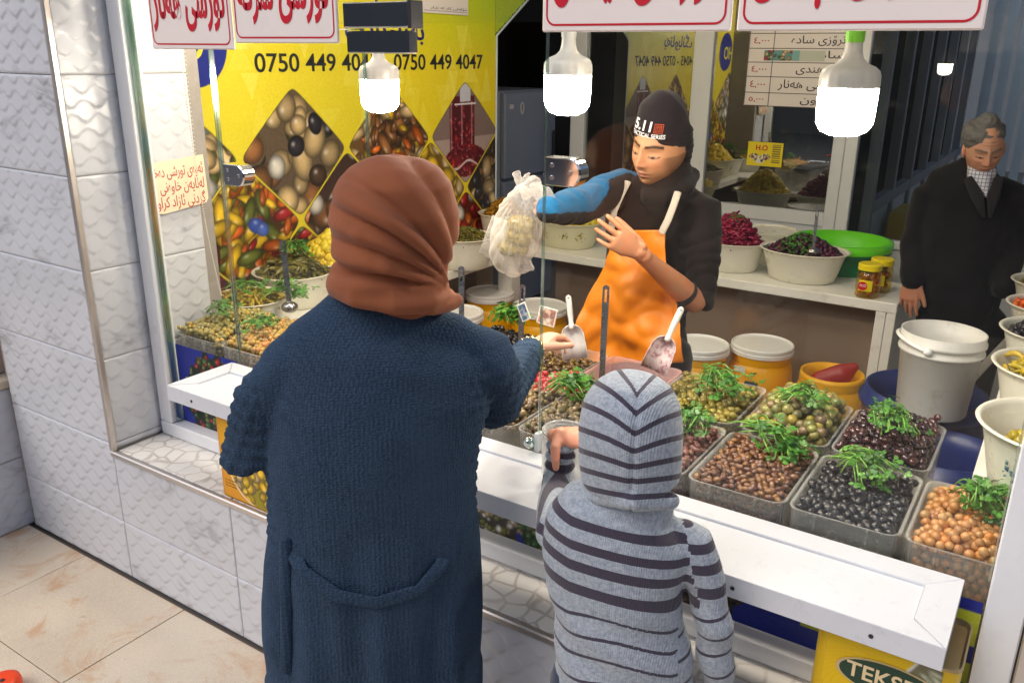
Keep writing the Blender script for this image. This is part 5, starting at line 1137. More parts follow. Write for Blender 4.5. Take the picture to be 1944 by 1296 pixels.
# clear jar on the counter in front of the window
p = atz(1066, 850, .880); c = (p.x, 1.625, .880); c = (aty(1070, 830, 1.615).x, 1.615, .880); j = empty('clear_jar', c, 'empty clear plastic jar on the counter beside the boy\'s hand', 'jar'); r = .052; h_ = .128
mk('jar_wall', lathe_open([(.001, .001), (r*.92, .001), (r*.98, .008), (r, .07), (r*.97, h_-.02), (r*.93, h_-.014), (r*.98, h_-.012), (r*.93, h_-.009), (r*.98, h_-.006), (r*.94, h_-.003), (r*.95, h_), (r*.90, h_), (r*.89, h_-.02), (r*.93, .05), (r*.88, .006)], 44, c), M_JAR, j, True)
for q in (.004, .013): mk('thread_ring', loft([(c[0]+r*.97*math.cos(a), c[1]+r*.97*math.sin(a), c[2]+h_-q) for a in np.linspace(0, 2*math.pi, 40)], [.0016]*40, n=6, cap=False), M_LID, j, True)
# tins on the ledge
M_TIN = mat('tin_metal', L3(168, 150, 112), .35, .7, var=.15, vs=8); M_OR = mat('tin_orange', L3(222, 152, 30), .35, .0, var=.05)
def tin(name, x0, x1, y0, y1, z0, z1, label, m):
    t = empty(name, ((x0+x1)/2, (y0+y1)/2, z0), label, 'tin'); w, d = x1-x0, y1-y0
    pts = rrect(w, d, .022); V = []; F = []; n = len(pts); cx, cy = (x0+x1)/2, (y0+y1)/2
    for k, z in ((.98, z0), (1, z0+.004), (1, z1-.006)): V += [(cx+x*k, cy+y*k, z) for x, y in pts]
    F = [(i*n+k, i*n+(k+1) % n, (i+1)*n+(k+1) % n, (i+1)*n+k) for i in range(2) for k in range(n)]+[tuple(range(n))]
    mk('tin_wall', (V, F), m, t, True)
    V = []; 
    for k, z in ((1, z1-.006), (1.012, z1-.005), (1.012, z1), (.985, z1+.001), (.965, z1-.006), (.95, z1-.009)): V += [(cx+x*k, cy+y*k, z) for x, y in pts]
    F = [(i*n+k, i*n+(k+1) % n, (i+1)*n+(k+1) % n, (i+1)*n+k) for i in range(5) for k in range(n)]+[tuple(range(5*n, 6*n))]
    mk('lid', (V, F), M_TIN, t, False); return t
# left tin: front corners px (402,795..960) (515,1003)
a = aty(404, 800, 1.498); b = aty(516, 1000, 1.498)
t1 = tin('food_tin', a.x, b.x+.03, 1.499, 1.70, .521, .80, 'yellow-orange tin with printed lemons on the ledge, left of the woman', M_OR)
w_, h_ = b.x+.03-a.x-.05, .26; A = Art(w_, h_, .0025, (222, 152, 30)); d = np.hypot((A.x-w_*.92)/.16, (A.y-.11)/.12)
A.i = np.where((A.y > .16)[..., None], np.array((226, 168, 30.)), A.i); A.paint(np.clip((1-np.abs(d-1)*26), 0, 1), (236, 236, 220))
fill_food(A, (d < .96).astype(float), w_*.8, .10, .14, .1, ['yellow', 'yellow', 'cream'], 60, .014, .02, 1.2, (150, 140, 30), 8); A.paint(((d < .96) & (A.y > .16)).astype(float), (70, 120, 40))
o = sheet('label_print', A.i, (a.x+.025, 1.4975, .53), UX, UZ, w_, h_, t1)
text('lettering', 'LIMON TURSUSU', .012, M_BLACKP, (a.x+.032, 1.497, .645), UX, UZ, t1, .02, ext=.0002, width=.06); text('lettering', '1234 g NET', .010, M_BLACKP, (a.x+.036, 1.497, .63), UX, UZ, t1, .02, ext=.0002, width=.045)
for k in range(3): text('lettering', 'su, tuz, sirke', .006, M_BLACKP, (a.x+.032, 1.497, .585-.01*k), UX, UZ, t1, .0, ext=.0002, width=.05)
# right tin
zt = .80; p1 = atz(1551, 1186, zt); p2 = atz(1822, 1268, zt); p3 = atz(1852, 1140, zt)
t2 = tin('food_tin', p1.x, p2.x+.005, p1.y+.004, YG-.03, .521, zt, 'yellow tin with a green oval badge under the right end of the counter', mat('tin_yellow', L3(214, 176, 20), .35, var=.05))
yf = p1.y+.0025; w_ = p2.x-p1.x-.045; A = Art(w_, .26, .0025, (220, 184, 14)); xx = A.x/w_
for k in range(9): A.paint(np.clip(1-np.abs(np.hypot(A.x-.05-.003*k, A.y-.16+.01*k)-.018*(k+1))/.0012, 0, 1)*.4, (214, 130, 20))
A.paint(((A.x+(.26-A.y)*.55-.16) > 0).astype(float), (116, 112, 84)); A.paint(np.clip(1-np.abs(A.x+(.26-A.y)*.55-.16)/.006, 0, 1), (220, 224, 232))
for k in range(30): A.ell(random.uniform(.17, w_), random.uniform(.12, .25), .016, .005, random.uniform(0, 3), (186, 190, 160), .3, ((A.x+(.26-A.y)*.55-.17) > 0).astype(float), .2)
sheet('label_print', A.i, (p1.x+.022, yf, .53), UX, UZ, w_, .262, t2)
q = aty(1690, 1285, yf-.002); V = []
def oval(k, y): return [(q.x+.098*k*math.cos(a), y, q.z-.012+.038*(k if k > .9 else k)*math.sin(a)) for a in np.linspace(0, 2*math.pi, 40, endpoint=False)]
mk('badge_rim', (oval(1, yf-.001)+oval(1, yf-.003), [tuple(range(40, 80))]+[(i, (i+1) % 40, 40+(i+1) % 40, 40+i) for i in range(40)]), mat('badge_gold', L3(200, 178, 132), .35, .3), t2)
bdg = mk('badge', (oval(.93, yf-.0032)+oval(.93, yf-.004), [tuple(range(40, 80))]+[(i, (i+1) % 40, 40+(i+1) % 40, 40+i) for i in range(40)]), mat('badge_dark_green', L3(16, 56, 40), .4), t2)
text('lettering', 'TEKSEN', .046, mat('badge_letters', L3(226, 204, 160), .4), (q.x-.078, yf-.0042, q.z-.024), UX, UZ, bdg, .015, width=.156, ext=.0004)
# orange thing on the floor at the lower left corner
p = atz(12, 1308, .0); oc = empty('orange_lid', (p.x, p.y, 0), 'bright orange plastic cap on the floor in the bottom left corner', 'cap'); p = atz(6, 1286, .05)
mk('cap', lathe([(.045, 0), (.048, .03), (.044, .045), (.03, .052), (0, .054)], 32, (p.x, p.y, 0)), mat('orange_plastic', L3(236, 70, 16), .35), oc, True)
mk('cap_hole', lathe([(.007, .0525), (.007, .0545), (0, .0545)], 12, (p.x+.012, p.y-.008, 0)), M_SCREW, oc)
# ================================================================== PEOPLE
def ss(x, a, b): t = np.clip((x-a)/(b-a), 0, 1); return t*t*(3-2*t)
def nz(co, sc, seed=0.0): return np.array([noise.noise(Vector((p[0]*sc+seed, p[1]*sc, p[2]*sc))) for p in co])
def knit(name, col, scale=110, bump=.6, var=.25, light=None, rib=None):
    t = NT(name); vo = t.new('TexVoronoi'); vo.inputs['Scale'].default_value = scale; vo.inputs['Randomness'].default_value = .45; mp = t.new('Mapping'); mp.inputs['Scale'].default_value = (1, 1, 1.35); t.lk(t.co(), mp.inputs[0]); t.lk(mp.outputs[0], vo.inputs['Vector'])
    d = vo.outputs['Distance']; c = t.mix(t.ramp(d, [(.1, 0.0), (.7, 1.0)]), tuple(x*(1+var) for x in col), tuple(x*(1-var*1.4) for x in col))
    c = t.mix(t.ramp(t.noise(9, 4), [(.35, 0.0), (.7, .45)]), c, tuple(x*1.35 for x in col)); t.lk(c, t.b.inputs['Base Color']); t.set(t.b, Roughness=.95)
    t.b.inputs['Sheen Weight'].default_value = .12; t.b.inputs['Sheen Roughness'].default_value = .5; t.b.inputs['Sheen Tint'].default_value = (*[min(1, x*6) for x in col], 1); t.b.inputs['Specular IOR Level'].default_value = .15
    t.bump(t.math('SUBTRACT', 1.0, d), bump, .004, None); return t.m
def cloth(name, col, var=.15, weave=900, sheen=.3, folds=0.0):
    t = NT(name); c = t.mix(t.ramp(t.noise(14, 4), [(.3, 0.0), (.7, 1.0)]), tuple(x*(1-var) for x in col), tuple(x*(1+var) for x in col)); t.lk(c, t.b.inputs['Base Color']); t.set(t.b, Roughness=.9)
    t.b.inputs['Sheen Weight'].default_value = sheen; t.b.inputs['Specular IOR Level'].default_value = .2; h = t.math('ADD', t.math('MULTIPLY', t.noise(weave, 2), .3), t.math('MULTIPLY', t.noise(26, 3, .6, None, .6), folds))
    t.bump(h, .35, .004); return t.m
def hand_parts(wrist, fdir, pnorm, thumb_side=1, s=1.0, curl=(.25, .3, .35, .4), spread=.12, thumb=(.5, .6), tcurl=.3, part=1.0, lens=(1, 1, 1, 1)):
    """wrist point, finger direction, palm normal; thumb_side +1 = along cross(fdir,pnorm)"""
    f = Vector(fdir).normalized(); n = Vector(pnorm); n = (n-f*n.dot(f)).normalized(); x = f.cross(n).normalized()*thumb_side
    W_ = Vector(wrist); P = []
    # palm as a flattened loft
    P.append(loft([W_-f*.03*s, W_+f*.01*s, W_+f*.045*s, W_+f*.085*s], [.024*s, .028*s, .040*s, .041*s], [.019*s, .018*s, .0165*s, .0125*s], up=n, n=18))
    for i in range(4):
        off = (.030-.0205*i)*s; L = (.078, .086, .080, .062)[i]*s*lens[i]; r = (.0088, .0090, .0086, .0076)[i]*s
        a = spread*(1.4-i); d = (f+x*a).normalized(); b = W_+f*(.078-.004*abs(i-1))*s+x*off; c = curl[i]; pts = [b-f*.03*s, b]; ang = 0; cur = b
        for k, (fr, cc) in enumerate(((.45, .8), (.30, 1.0), (.25, .7))):
            ang += c*cc; dd = (d*math.cos(ang)+n*math.sin(ang)).normalized(); cur = cur+dd*L*fr; pts.append(cur)
        P.append(loft(pts, [r*1.15, r*1.12, r*1.0, r*.92, r*.78], n=12, up=n))
    b = W_+f*.012*s+x*.024*s; t0, t1 = thumb; d = (f*math.cos(t0)+x*math.sin(t0)+n*t1*.6).normalized(); m = b+d*.045*s; d2 = (d+f*tcurl+n*.2).normalized(); e = m+d2*.033*s; e2 = e+(d2+f*tcurl*.5).normalized()*.026*s
    P.append(loft([b-d*.01*s, b+d*.02*s, m, e, e2], [.014*s, .0145*s, .0115*s, .0105*s, .0085*s], n=12, up=n)); return P
def skin_mat(name, col, red=.2):
    t = NT(name); c = t.mix(t.ramp(t.noise(30, 4), [(.35, 0.0), (.7, 1.0)]), col, (min(1, col[0]*1.08), col[1]*.88, col[2]*.84)); t.lk(c, t.b.inputs['Base Color']); t.set(t.b, Roughness=.48)
    t.b.inputs['Subsurface Weight'].default_value = .25; t.b.inputs['Subsurface Radius'].default_value = (.012, .005, .003); t.b.inputs['Subsurface Scale'].default_value = .5; t.bump(t.noise(220, 3), .15, .002); return t.m
SK1 = L3(212, 160, 128); SK2 = L3(196, 140, 104); SK3 = L3(190, 136, 108)
M_SK1, M_SK2, M_SK3, M_SKB = skin_mat('skin_woman', L3(222, 172, 148)), skin_mat('skin_seller', SK2), skin_mat('skin_old_man', SK3), skin_mat('skin_boy', L3(220, 160, 130))
M_COAT = knit('navy_knit', L3(50, 67, 88), 150, .75, .25); M_COATS = knit('navy_knit_sleeve', L3(49, 66, 87), 130, .75, .25); M_HIJAB = cloth('rust_scarf', L3(140, 82, 54), .08, 1200, .12)

# ---------------- heads with faces
def head_mesh(name, c, yaw, pitch, roll, skin, parent, beard=0.0, wrinkle=0.0, s=1.0, brow=(40, 28, 22), fat=0.0, eyes=1.0):
    n = 110; seg = 150; V = []; th = np.linspace(.02, math.pi-.02, n); ph = np.linspace(0, 2*math.pi, seg, endpoint=False); T, Pp = np.meshgrid(th, ph, indexing='ij')
    X = np.sin(T)*np.sin(Pp); Y = np.sin(T)*np.cos(Pp); Z = np.cos(T)    # Y forward = face
    rx, ry, rz = .074, .094, .118; x, y, z = X*rx, Y*ry, Z*rz
    low = np.clip(-Z, 0, 1); front = np.clip(Y, 0, 1); x = x*(1-(.30-fat)*low**1.6); y = y-.0*low; y = np.where(y < 0, y*(1-.35*low), y); y = y+.010*low*front
    g = lambda cx, cz, sx, sz: np.exp(-((x-cx)/sx)**2-((z-cz)/sz)**2); f = front**.8
    dy = f*(.0035*g(0, .062, .05, .03)                                   # forehead
        +.0045*(g(.026, .030, .022, .008)+g(-.026, .030, .022, .008))-.0105*(g(.031, .010, .017, .013)+g(-.031, .010, .017, .013)) # brows, sockets
        +.0058*(g(.031, .007, .0125, .0085)+g(-.031, .007, .0125, .0085))     # lids
        +.010*g(0, .014, .0075, .022)+.0185*g(0, -.012, .0095, .016)+.0125*g(0, -.024, .0105, .009)+.009*(g(.0115, -.026, .0065, .0065)+g(-.0115, -.026, .0065, .0065)) # nose
        +.005*(g(.042, -.018, .018, .018)+g(-.042, -.018, .018, .018))         # cheeks
        +.0062*g(0, -.051, .022, .0048)+.0066*g(0, -.062, .018, .0050)-.0040*g(0, -.0562, .022, .0022)-.003*g(0, -.072, .016, .005)+.0085*g(0, -.088, .020, .012)-.002*g(0, -.040, .005, .006)
        -wrinkle*.0022*(np.sin(z*520)*g(0, .065, .045, .022)+g(.030, -.040, .004, .018)+g(-.030, -.040, .004, .018)+g(.032, -.006, .014, .003)+g(-.032, -.006, .014, .003)))
    y = y+dy; co = np.stack([x, y, z], -1).reshape(-1, 3)*s
    base = np.array(lin(skin)); col = np.tile(base, (n*seg, 1)); fx, fz, ff = x.ravel(), z.ravel(), front.ravel()
    G = lambda cx, cz, sx, sz, p=2: np.exp(-np.abs((fx-cx)/sx)**p-np.abs((fz-cz)/sz)**p)*(ff > .3)
    def mixc(m, c_, k=1.0):
        nonlocal col; m = np.clip(m*k, 0, 1)[:, None]; col = col*(1-m)+lin(c_)*m
    mixc(G(0, -.02, .02, .018)+G(.04, -.02, .02, .015)+G(-.04, -.02, .02, .015), (206, 120, 96), .28)
    for sgn in (-1, 1):
        bz = fz-(.0285+.004*np.sin(np.clip((np.abs(fx)-.012)/.04, 0, 1)*3.1)); mixc((np.exp(-(bz/.0042)**2))*(fx*sgn > .008)*(fx*sgn < .052)*(ff > .3), brow, 1.3)
        ez = fz-(.0025-.0045*np.cos(np.clip((fx*sgn-.031)/.016, -1, 1)*1.5)); mixc(np.exp(-(ez/.0020)**2)*(np.abs(fx*sgn-.031) < .0155)*(ff > .3), (30, 18, 15), 1.3)
        mixc(G(sgn*.031, .017, .016, .006), (120, 76, 58), .3); mixc(G(sgn*.0085, -.030, .004, .0022), (60, 30, 24), .7)
    for sgn in (-1, 1): mixc(G(sgn*.031, -.0005, .0115, .0028, 4), (176, 150, 134), .5*eyes); mixc(G(sgn*.030, -.0002, .0056, .0038, 4), (22, 15, 13), 1.2*eyes)
    mixc(G(0, -.0515, .021, .0040, 4), (160, 86, 78), .65); mixc(G(0, -.0615, .017, .0045, 4), (168, 92, 84), .7); mixc(G(0, -.0565, .022, .0014, 4), (70, 30, 28), .85)
    bb = (np.clip((-fz-.035)/.03, 0, 1)*(np.abs(fx) > .0)+np.clip((np.abs(fx)-.05)/.012, 0, 1)*(fz < .0))*(ff > -.1); mixc(bb*beard, (64, 50, 42), .55); mixc(G(0, -.0705, .007, .0045), (30, 22, 18), .9*min(1, beard*3)); mixc(G(0, -.043, .018, .004, 4), (60, 46, 40), beard*.8)
    M3 = Matrix.Rotation(yaw, 3, 'Z')@Matrix.Rotation(pitch, 3, 'X')@Matrix.Rotation(roll, 3, 'Y'); co = co@np.array(M3).T+np.array(c)
    idx = np.arange(n*seg).reshape(n, seg); F = np.stack([idx[:-1, :], idx[1:, :], np.roll(idx, -1, 1)[1:, :], np.roll(idx, -1, 1)[:-1, :]], -1).reshape(-1, 4).tolist()+[tuple(idx[0])[::-1], tuple(idx[-1])]
    o = mk(name, (co.tolist(), F), M_FACE, parent, True); at = o.data.color_attributes.new('Col', 'FLOAT_COLOR', 'POINT'); at.data.foreach_set('color', np.c_[col, np.ones(len(col))].astype(np.float32).ravel()); return o, M3

# ---------------- seller
M_FACE = attr_mat('face_skin', .5, .12, 260, .35, .2)
class Body:
    """a person's own frame: n = the way the shoulders face (level), s = to the side, origin on the ground"""
    def __init__(s_, px, py, Y):
        c = aty(px, py, Y); s_.c = Vector((c.x, c.y, 0)); s_.n = Vector((c.x, c.y, 0)).normalized(); s_.s = Vector((s_.n.y, -s_.n.x, 0)); s_.Y = Y
    def __call__(s_, px, py, Y=None):   # Y - own Y = metres in front of / behind the body's middle plane
        d = 0 if Y is None else Y-s_.Y; r = Vector(_ray(px, py)); o = Vector(CAM); return o+r*((d-(o-s_.c).dot(s_.n))/r.dot(s_.n))
    def loc(s_, co): q = co-np.array(s_.c); return np.c_[q@np.array(s_.s), q@np.array(s_.n), co[:, 2]]
    def w(s_, u, d, z): return s_.c+s_.s*u+s_.n*d+Vector((0, 0, z))
def torso(rows, B, tail, n=40):
    P = []; rx = []; ry = []
    for py, l, r, d in rows:
        a, b = B(l, py), B(r, py); P.append((a+b)/2); rx.append((b-a).length/2); ry.append(d)
    for z, sx, sy in tail: P.append(Vector((P[-1].x, P[-1].y, z))); rx.append(rx[-1]*sx); ry.append(ry[-1]*sy)
    return loft(P, rx, ry, up=B.n, n=n)
# ---------------- woman in the blue cardigan, back to us
YWm = 1.16; wp = Body(705, 900, YWm)
wm = empty('person', tuple(wp.c), 'woman in a rust brown headscarf and long navy knitted cardigan handing over banknotes', 'person')
rows = [(612, 600, 880, .06), (640, 545, 915, .085), (672, 520, 938, .100), (730, 512, 935, .112), (790, 506, 915, .118), (860, 504, 905, .120), (950, 505, 903, .122), (1050, 502, 908, .128), (1150, 500, 912, .134), (1296, 505, 912, .140)]
body = [torso(rows, wp, [(.55, 1.02, 1.02), (.33, .98, .98)])]
shL, shR = wp(550, 662), wp(925, 662)
elL = wp(466, 862, 1.19); wrL = elL+wp.n*.20+wp.s*.15+Vector((0, 0, .0))
body.append(loft([shL+wp.s*.03, shL+Vector((0, 0, -.03)), shL.lerp(elL, .5)-wp.s*.010, elL, elL.lerp(wrL, .5)+Vector((0, 0, -.016)), wrL], [.052, .058, .056, .056, .052, .044], n=20, up=wp.n))
elR = aty(938, 765, 1.42); wrR = aty(1002, 672, 1.74)
body.append(loft([shR-wp.s*.03, shR+Vector((0, 0, -.02)), shR.lerp(elR, .5)+wp.s*.008, elR, elR.lerp(wrR, .5), wrR], [.052, .060, .060, .060, .050, .038], n=20, up=(0, .3, 1)))
body.append(loft([wp(640, 640), wp(750, 612), wp(860, 640)], [.05, .06, .05], [.05, .06, .05], up=wp.n, n=16))
def coat_fn(co, nr):
    L = wp.loc(co); u, dd, z = L.T; d = np.zeros(len(co))
    right = (u > .165) | ((dd > .15) & (u > -.02)); left = (u < -.16) | ((dd > .13) & (u <= -.02)); sl = (right | left) & (z < 1.30) & (z > .90) & ((np.abs(u) > .20) | (dd > .15))
    cell = .030; along = np.where(dd > .13, dd, z)*1.0; ac = np.where(left, np.arctan2(dd-.0, -(u+.16))*.07, np.arctan2(dd, u-.16)*.07); gz_ = z/cell; ox = (ac+dd*.8)/cell+.5*(np.floor(gz_) % 2)
    fx, fz = ox-np.floor(ox)-.5, gz_-np.floor(gz_)-.5; bob = np.exp(-(fx**2+fz**2)/.10); d += sl*bob*.0085*ss(1.30-z, 0, .08)-sl*.003
    tor = ~sl; zf = ss(1.05-z, 0, .4); d += tor*zf*(.006*np.sin(u*42+1.3*np.sin(z*4))+.0035*np.sin(u*83+2*z)); return d+nz(co, 6.0, 3)*.006+nz(co, 15.0, 9)*.002
organic('cardigan', body, .0075, M_COAT, wm, 6, coat_fn)
# belt, side slits and cuffs, knitted strips lying on the coat
def on_back(px, py, d=-.138): return wp(px, py, YWm+d)
P = [on_back(*q) for q in ((538, 1060), (572, 1098), (640, 1134), (715, 1144), (795, 1124), (840, 1088), (856, 1064))]; P = [p+wp.n*(.075*abs((k-3)/3)**2.4) for k, p in enumerate(P)]; Q = []
for i in range(len(P)-1): Q += [P[i].lerp(P[i+1], t/4) for t in range(4)]
Q.append(P[-1]); mk('belt', loft(Q, [.0145+.001*math.sin(i) for i in range(len(Q))], [.0026]*len(Q), up=wp.n, n=14), M_COATS, wm, True)
for px in (538, 858):
    P = [on_back(px+(3 if px < 700 else -2)*k/6*.8, 1056+k*42)+wp.n*.056 for k in range(7)]; mk('side_band', loft(P, [.012]*7, [.006]*7, up=wp.n, n=12), M_COATS, wm, True)
a, b = elR.lerp(wrR, .72), wrR.lerp(elR, -.08); mk('cuff', loft([a, a.lerp(b, .5), b], [.0405, .040, .037], n=24, up=(0, .3, 1)), M_COATS, wm, True)
# headscarf
P = [loft([wp(748, 296), wp(748, 298), wp(748, 304), wp(749, 318), wp(750, 345), wp(750, 400), wp(751, 450), wp(756, 495), wp(764, 520)], [.006, .034, .058, .083, .105, .120, .121, .106, .092], [.006, .038, .064, .092, .115, .130, .126, .110, .09], up=wp.n, n=40),
     loft([wp(768, 490), wp(758, 512), wp(750, 535), wp(748, 552)], [.090, .106, .126, .131], [.088, .10, .112, .116], up=wp.n, n=40, cap=False),
     loft([wp(640, 548, YWm-.02), wp(680, 560, YWm-.075), wp(750, 572, YWm-.098), wp(815, 575, YWm-.08), wp(862, 570, YWm-.02)], [.018, .024, .026, .024, .018], n=16, up=wp.n),
     loft([wp(655, 520, YWm-.02), wp(700, 532, YWm-.075), wp(770, 540, YWm-.085), wp(835, 535, YWm-.03)], [.016, .020, .022, .018], n=14, up=wp.n),
     loft([wp(690, 440, YWm-.09), wp(740, 490, YWm-.10), wp(790, 515, YWm-.085), wp(840, 530, YWm-.04)], [.022, .024, .020, .014], n=16, up=wp.n)]
def hij_fn(co, nr):
    L = wp.loc(co); G = wp(856, 548); g0 = wp.loc(np.array([tuple(G)]))[0]; x, z = L[:, 0]-g0[0], L[:, 2]-g0[2]; th = np.arctan2(z, -x); r = np.hypot(x, z); back = ss(-(L[:, 1]-.02), 0, .06); up_ = ss(z, .005, .05)
    tt = np.degrees(th)+110*(r-.14); f = sum(a*np.exp(-((tt-c)/w)**2) for c, w, a in ((14, 6, .8), (31, 5.5, 1.0), (46, 4, .8), (59, 5, 1.0), (78, 7, .9), (97, 7, .5), (38, 1.8, -.5), (53, 1.6, -.6), (67, 2, -.5), (22, 1.8, -.4), (88, 2, -.4)))
    d = back*up_*(f-.35)*.018*np.clip(r/.13, .3, 1)*ss(.36-r, -.03, .14)
    t2 = L[:, 2]-.16*L[:, 0]; low = ss(-(L[:, 2]-wp(760, 528).z), 0, .025); d += low*.0065*(np.abs(np.sin(t2*72+1.6*np.sin(L[:, 0]*15)))**.6-.55)
    return d+nz(co, 9, 4)*.0025
organic('headscarf', P, .005, M_HIJAB, wm, 4, hij_fn)
for s_ in (-1, 1): mk('leg', loft([wp.w(s_*.09, 0, .6), wp.w(s_*.09, .01, .3), wp.w(s_*.09, 0, .08)], [.075, .062, .05], n=18), cloth('dark_trousers', L3(30, 30, 36)), wm, True); mk('shoe', loft([wp.w(s_*.09, -.05, .045), wp.w(s_*.09, .03, .045), wp.w(s_*.09, .14, .035)], [.04, .045, .036], [.045, .04, .03], up=(0, 0, 1), n=16), mat('black_leather', L3(28, 26, 26), .4), wm, True)
head_mesh('head', wp(750, 425, YWm+.045), math.atan2(-wp.n.x, wp.n.y), R(-12), 0, (224, 176, 150), wm)
# her hand with notes
hw = wrR.lerp(elR, -.12); fd = Vector((.10, .96, .20))
handW = organic('hand', [loft([wrR.lerp(elR, .25), wrR.lerp(elR, -.1), hw], [.026, .0255, .024], n=18)]+hand_parts(hw, fd, (.25, -.25, -.94), -1, .93, (.55, .7, .8, .9), .04, (.4, .7), .4), .0032, M_SK1, wm, 2)
bc_ = wrR.lerp(elR, -.10)
gold = mat('gold', (.83, .62, .28), .22, 1.0, var=.1)
ax = (wrR-elR).normalized(); BR = MB(); u_ = ax.cross(Vector((0, 0, 1))).normalized(); v_ = u_.cross(ax)
for k in range(46): a = 2*math.pi*k/46; q = bc_+ax*(.006*(k % 3)-.006)+(u_*math.cos(a)+v_*math.sin(a))*.0335; BR.add(*ball(q, (.0048, .0048, .0036), 8, 6))
tag(BR.build('bracelet', gold, wm, True))
def note(c, u, v, w, h, cols, label, seed):
    A = Art(w, h, .0022, cols[0]); r = np.random.default_rng(seed)
    for k in range(14): A.ell(r.uniform(0, w), r.uniform(0, h), r.uniform(.004, .014), r.uniform(.004, .010), r.uniform(0, 3), cols[1+k % (len(cols)-1)], .3, None, 0)
    A.paint(((A.x < .004) | (A.x > w-.004) | (A.y < .004) | (A.y > h-.004)).astype(float), (226, 222, 206)); u = Vector(u).normalized(); v = Vector(v); v = (v-u*v.dot(u)).normalized()
    o = sheet('banknote', A.i, tuple(Vector(c)), tuple(u), tuple(v), w, h); n = len(o.data.vertices); co = np.empty(n*3); o.data.vertices.foreach_get('co', co); co = co.reshape(-1, 3); w3 = np.array(u.cross(v)); t = (co-np.array(c))@np.array(u); co += w3*(.006*np.sin(t*40))[:, None]; o.data.vertices.foreach_set('co', co.ravel())
    sm = o.modifiers.new('thickness', 'SOLIDIFY'); sm.thickness = .0004; tag(o, label, 'banknote', 'banknotes in the woman\'s hand'); return o
pn = aty(992, 612, 1.88); note(pn, (1, .15, .55), (-.55, .1, .8), .032, .050, [(150, 176, 196), (96, 130, 160), (190, 200, 200), (70, 100, 140)], 'folded pale blue banknote in the woman\'s fingers', 2)
pn = aty(1018, 612, 1.90); note(pn, (1, .1, -.12), (-.05, .2, 1), .056, .050, [(216, 190, 160), (196, 140, 120), (230, 212, 190), (170, 120, 110)], 'crumpled pinkish banknote at the woman\'s fingertips', 3)

# ---------------- boy in the striped hoodie
YB = 1.30; bp = Body(1190, 1000, YB)
by = empty('person', tuple(bp.c), 'boy in a grey hooded sweater with dark stripes leaning on the counter', 'person')
def stripes(name):
    t = NT(name); a = t.new('Attribute'); a.attribute_name = 's'; f = a.outputs['Fac']
    fz = t.math('ADD', f, t.math('MULTIPLY', t.math('SUBTRACT', t.noise(300, 2), .5), .035))
    k = t.ramp(fz, [(.47, 0.0), (.53, 1.0)])
    g = t.mix(t.ramp(t.noise(120, 5, .8), [(.38, 0.0), (.62, 1.0)]), L3(136, 146, 160), L3(176, 184, 194)); dk = t.mix(t.noise(140, 4, .8), L3(56, 52, 66), L3(78, 72, 86))
    t.lk(t.mix(k, g, dk), t.b.inputs['Base Color']); t.set(t.b, Roughness=.95); t.b.inputs['Sheen Weight'].default_value = .25; t.b.inputs['Specular IOR Level'].default_value = .1
    w = t.new('TexWave'); w.inputs['Scale'].default_value = 85; w.inputs['Distortion'].default_value = 1.0; w.inputs['Detail'].default_value = 1; t.lk(t.co(), w.inputs[0]); t.bump(t.math('ADD', w.outputs[0], t.noise(420, 2)), .35, .0025); return t.m
M_STR = stripes('striped_knit')
zb = lambda py, px=1190: bp(px, py, YB-.098).z
# dark bands of the torso: (centre, half width) in metres of height, read at the middle of the back
bands = [(zb(1043), .0085), (zb(1081), .0090), (zb(1117), .0100), (zb(1160), .0115), (zb(1208), .0035), (zb(1245), .0035), (zb(1283), .0035), (zb(1326), .0035), (zb(1368), .0035)]
def tor_s(co, nr):
    L = bp.loc(co); u = L[:, 0]; z = L[:, 2]+.020*np.sin(u*9-.9)-.20*np.clip(np.abs(u)-.10, 0, .3)+.06*u+.009*np.sin(u*24+z_(L)*6)*ss(-(L[:, 2]-zb(1130)), 0, .08)-.024*(u > .112+.25*(zb(1060)-L[:, 2])*(L[:, 2] > zb(1180)))*(L[:, 2] < zb(1010)); v = np.zeros(len(z))
    for c, h in bands: v = np.maximum(v, np.clip(.5+(h-np.abs(z-c))/.004*.5, 0, 1))
    return v
def z_(L): return L[:, 2]
rows = [(950, 1110, 1290, .07), (970, 1066, 1312, .082), (1000, 1036, 1320, .09), (1050, 1030, 1308, .096), (1100, 1038, 1296, .098), (1150, 1048, 1296, .098), (1200, 1054, 1304, .10), (1296, 1052, 1320, .105)]
body = [torso(rows, bp, [(.62, 1.0, 1.0), (.60, .9, .9)])]
sR = bp(1312, 1026); eR = bp(1354, 1180, 1.29); wR = bp(1366, 1330, 1.34)
body.append(loft([sR-bp.s*.02+Vector((0, 0, .01)), sR, sR.lerp(eR, .5)+bp.s*.006, eR, wR], [.036, .041, .037, .036, .032], n=20, up=bp.n))
sL = bp(1058, 1010, 1.33); wL = aty(1066, 842, 1.50); eL = Vector((aty(1060, 930, 1.53).x, 1.53, .918))
body.append(loft([sL+bp.s*.03, sL, sL.lerp(eL, .6)-bp.s*.004, eL], [.040, .043, .040, .034], n=20, up=(0, 0, 1)))
body.append(loft([eL, eL.lerp(wL, .5), wL], [.034, .032, .033], n=20, up=(0, 1, 0)))
def boy_fn(co, nr):
    fore = ss(co[:, 1], 1.44, 1.48); return nz(co, 9, 5)*.005+.0035*np.sin(co[:, 2]*55+co[:, 0]*30)*ss(zb(1130)-co[:, 2], 0, .1)+fore*.004*np.sin(co[:, 2]*210)
organic('sweater', body, .0055, M_STR, by, 4, boy_fn, {'s': tor_s})
head_mesh('head', bp(1197, 820, YB+.03), math.atan2(-bp.n.x, bp.n.y), R(-8), 0, (222, 168, 138), by, 0, 0, .85)
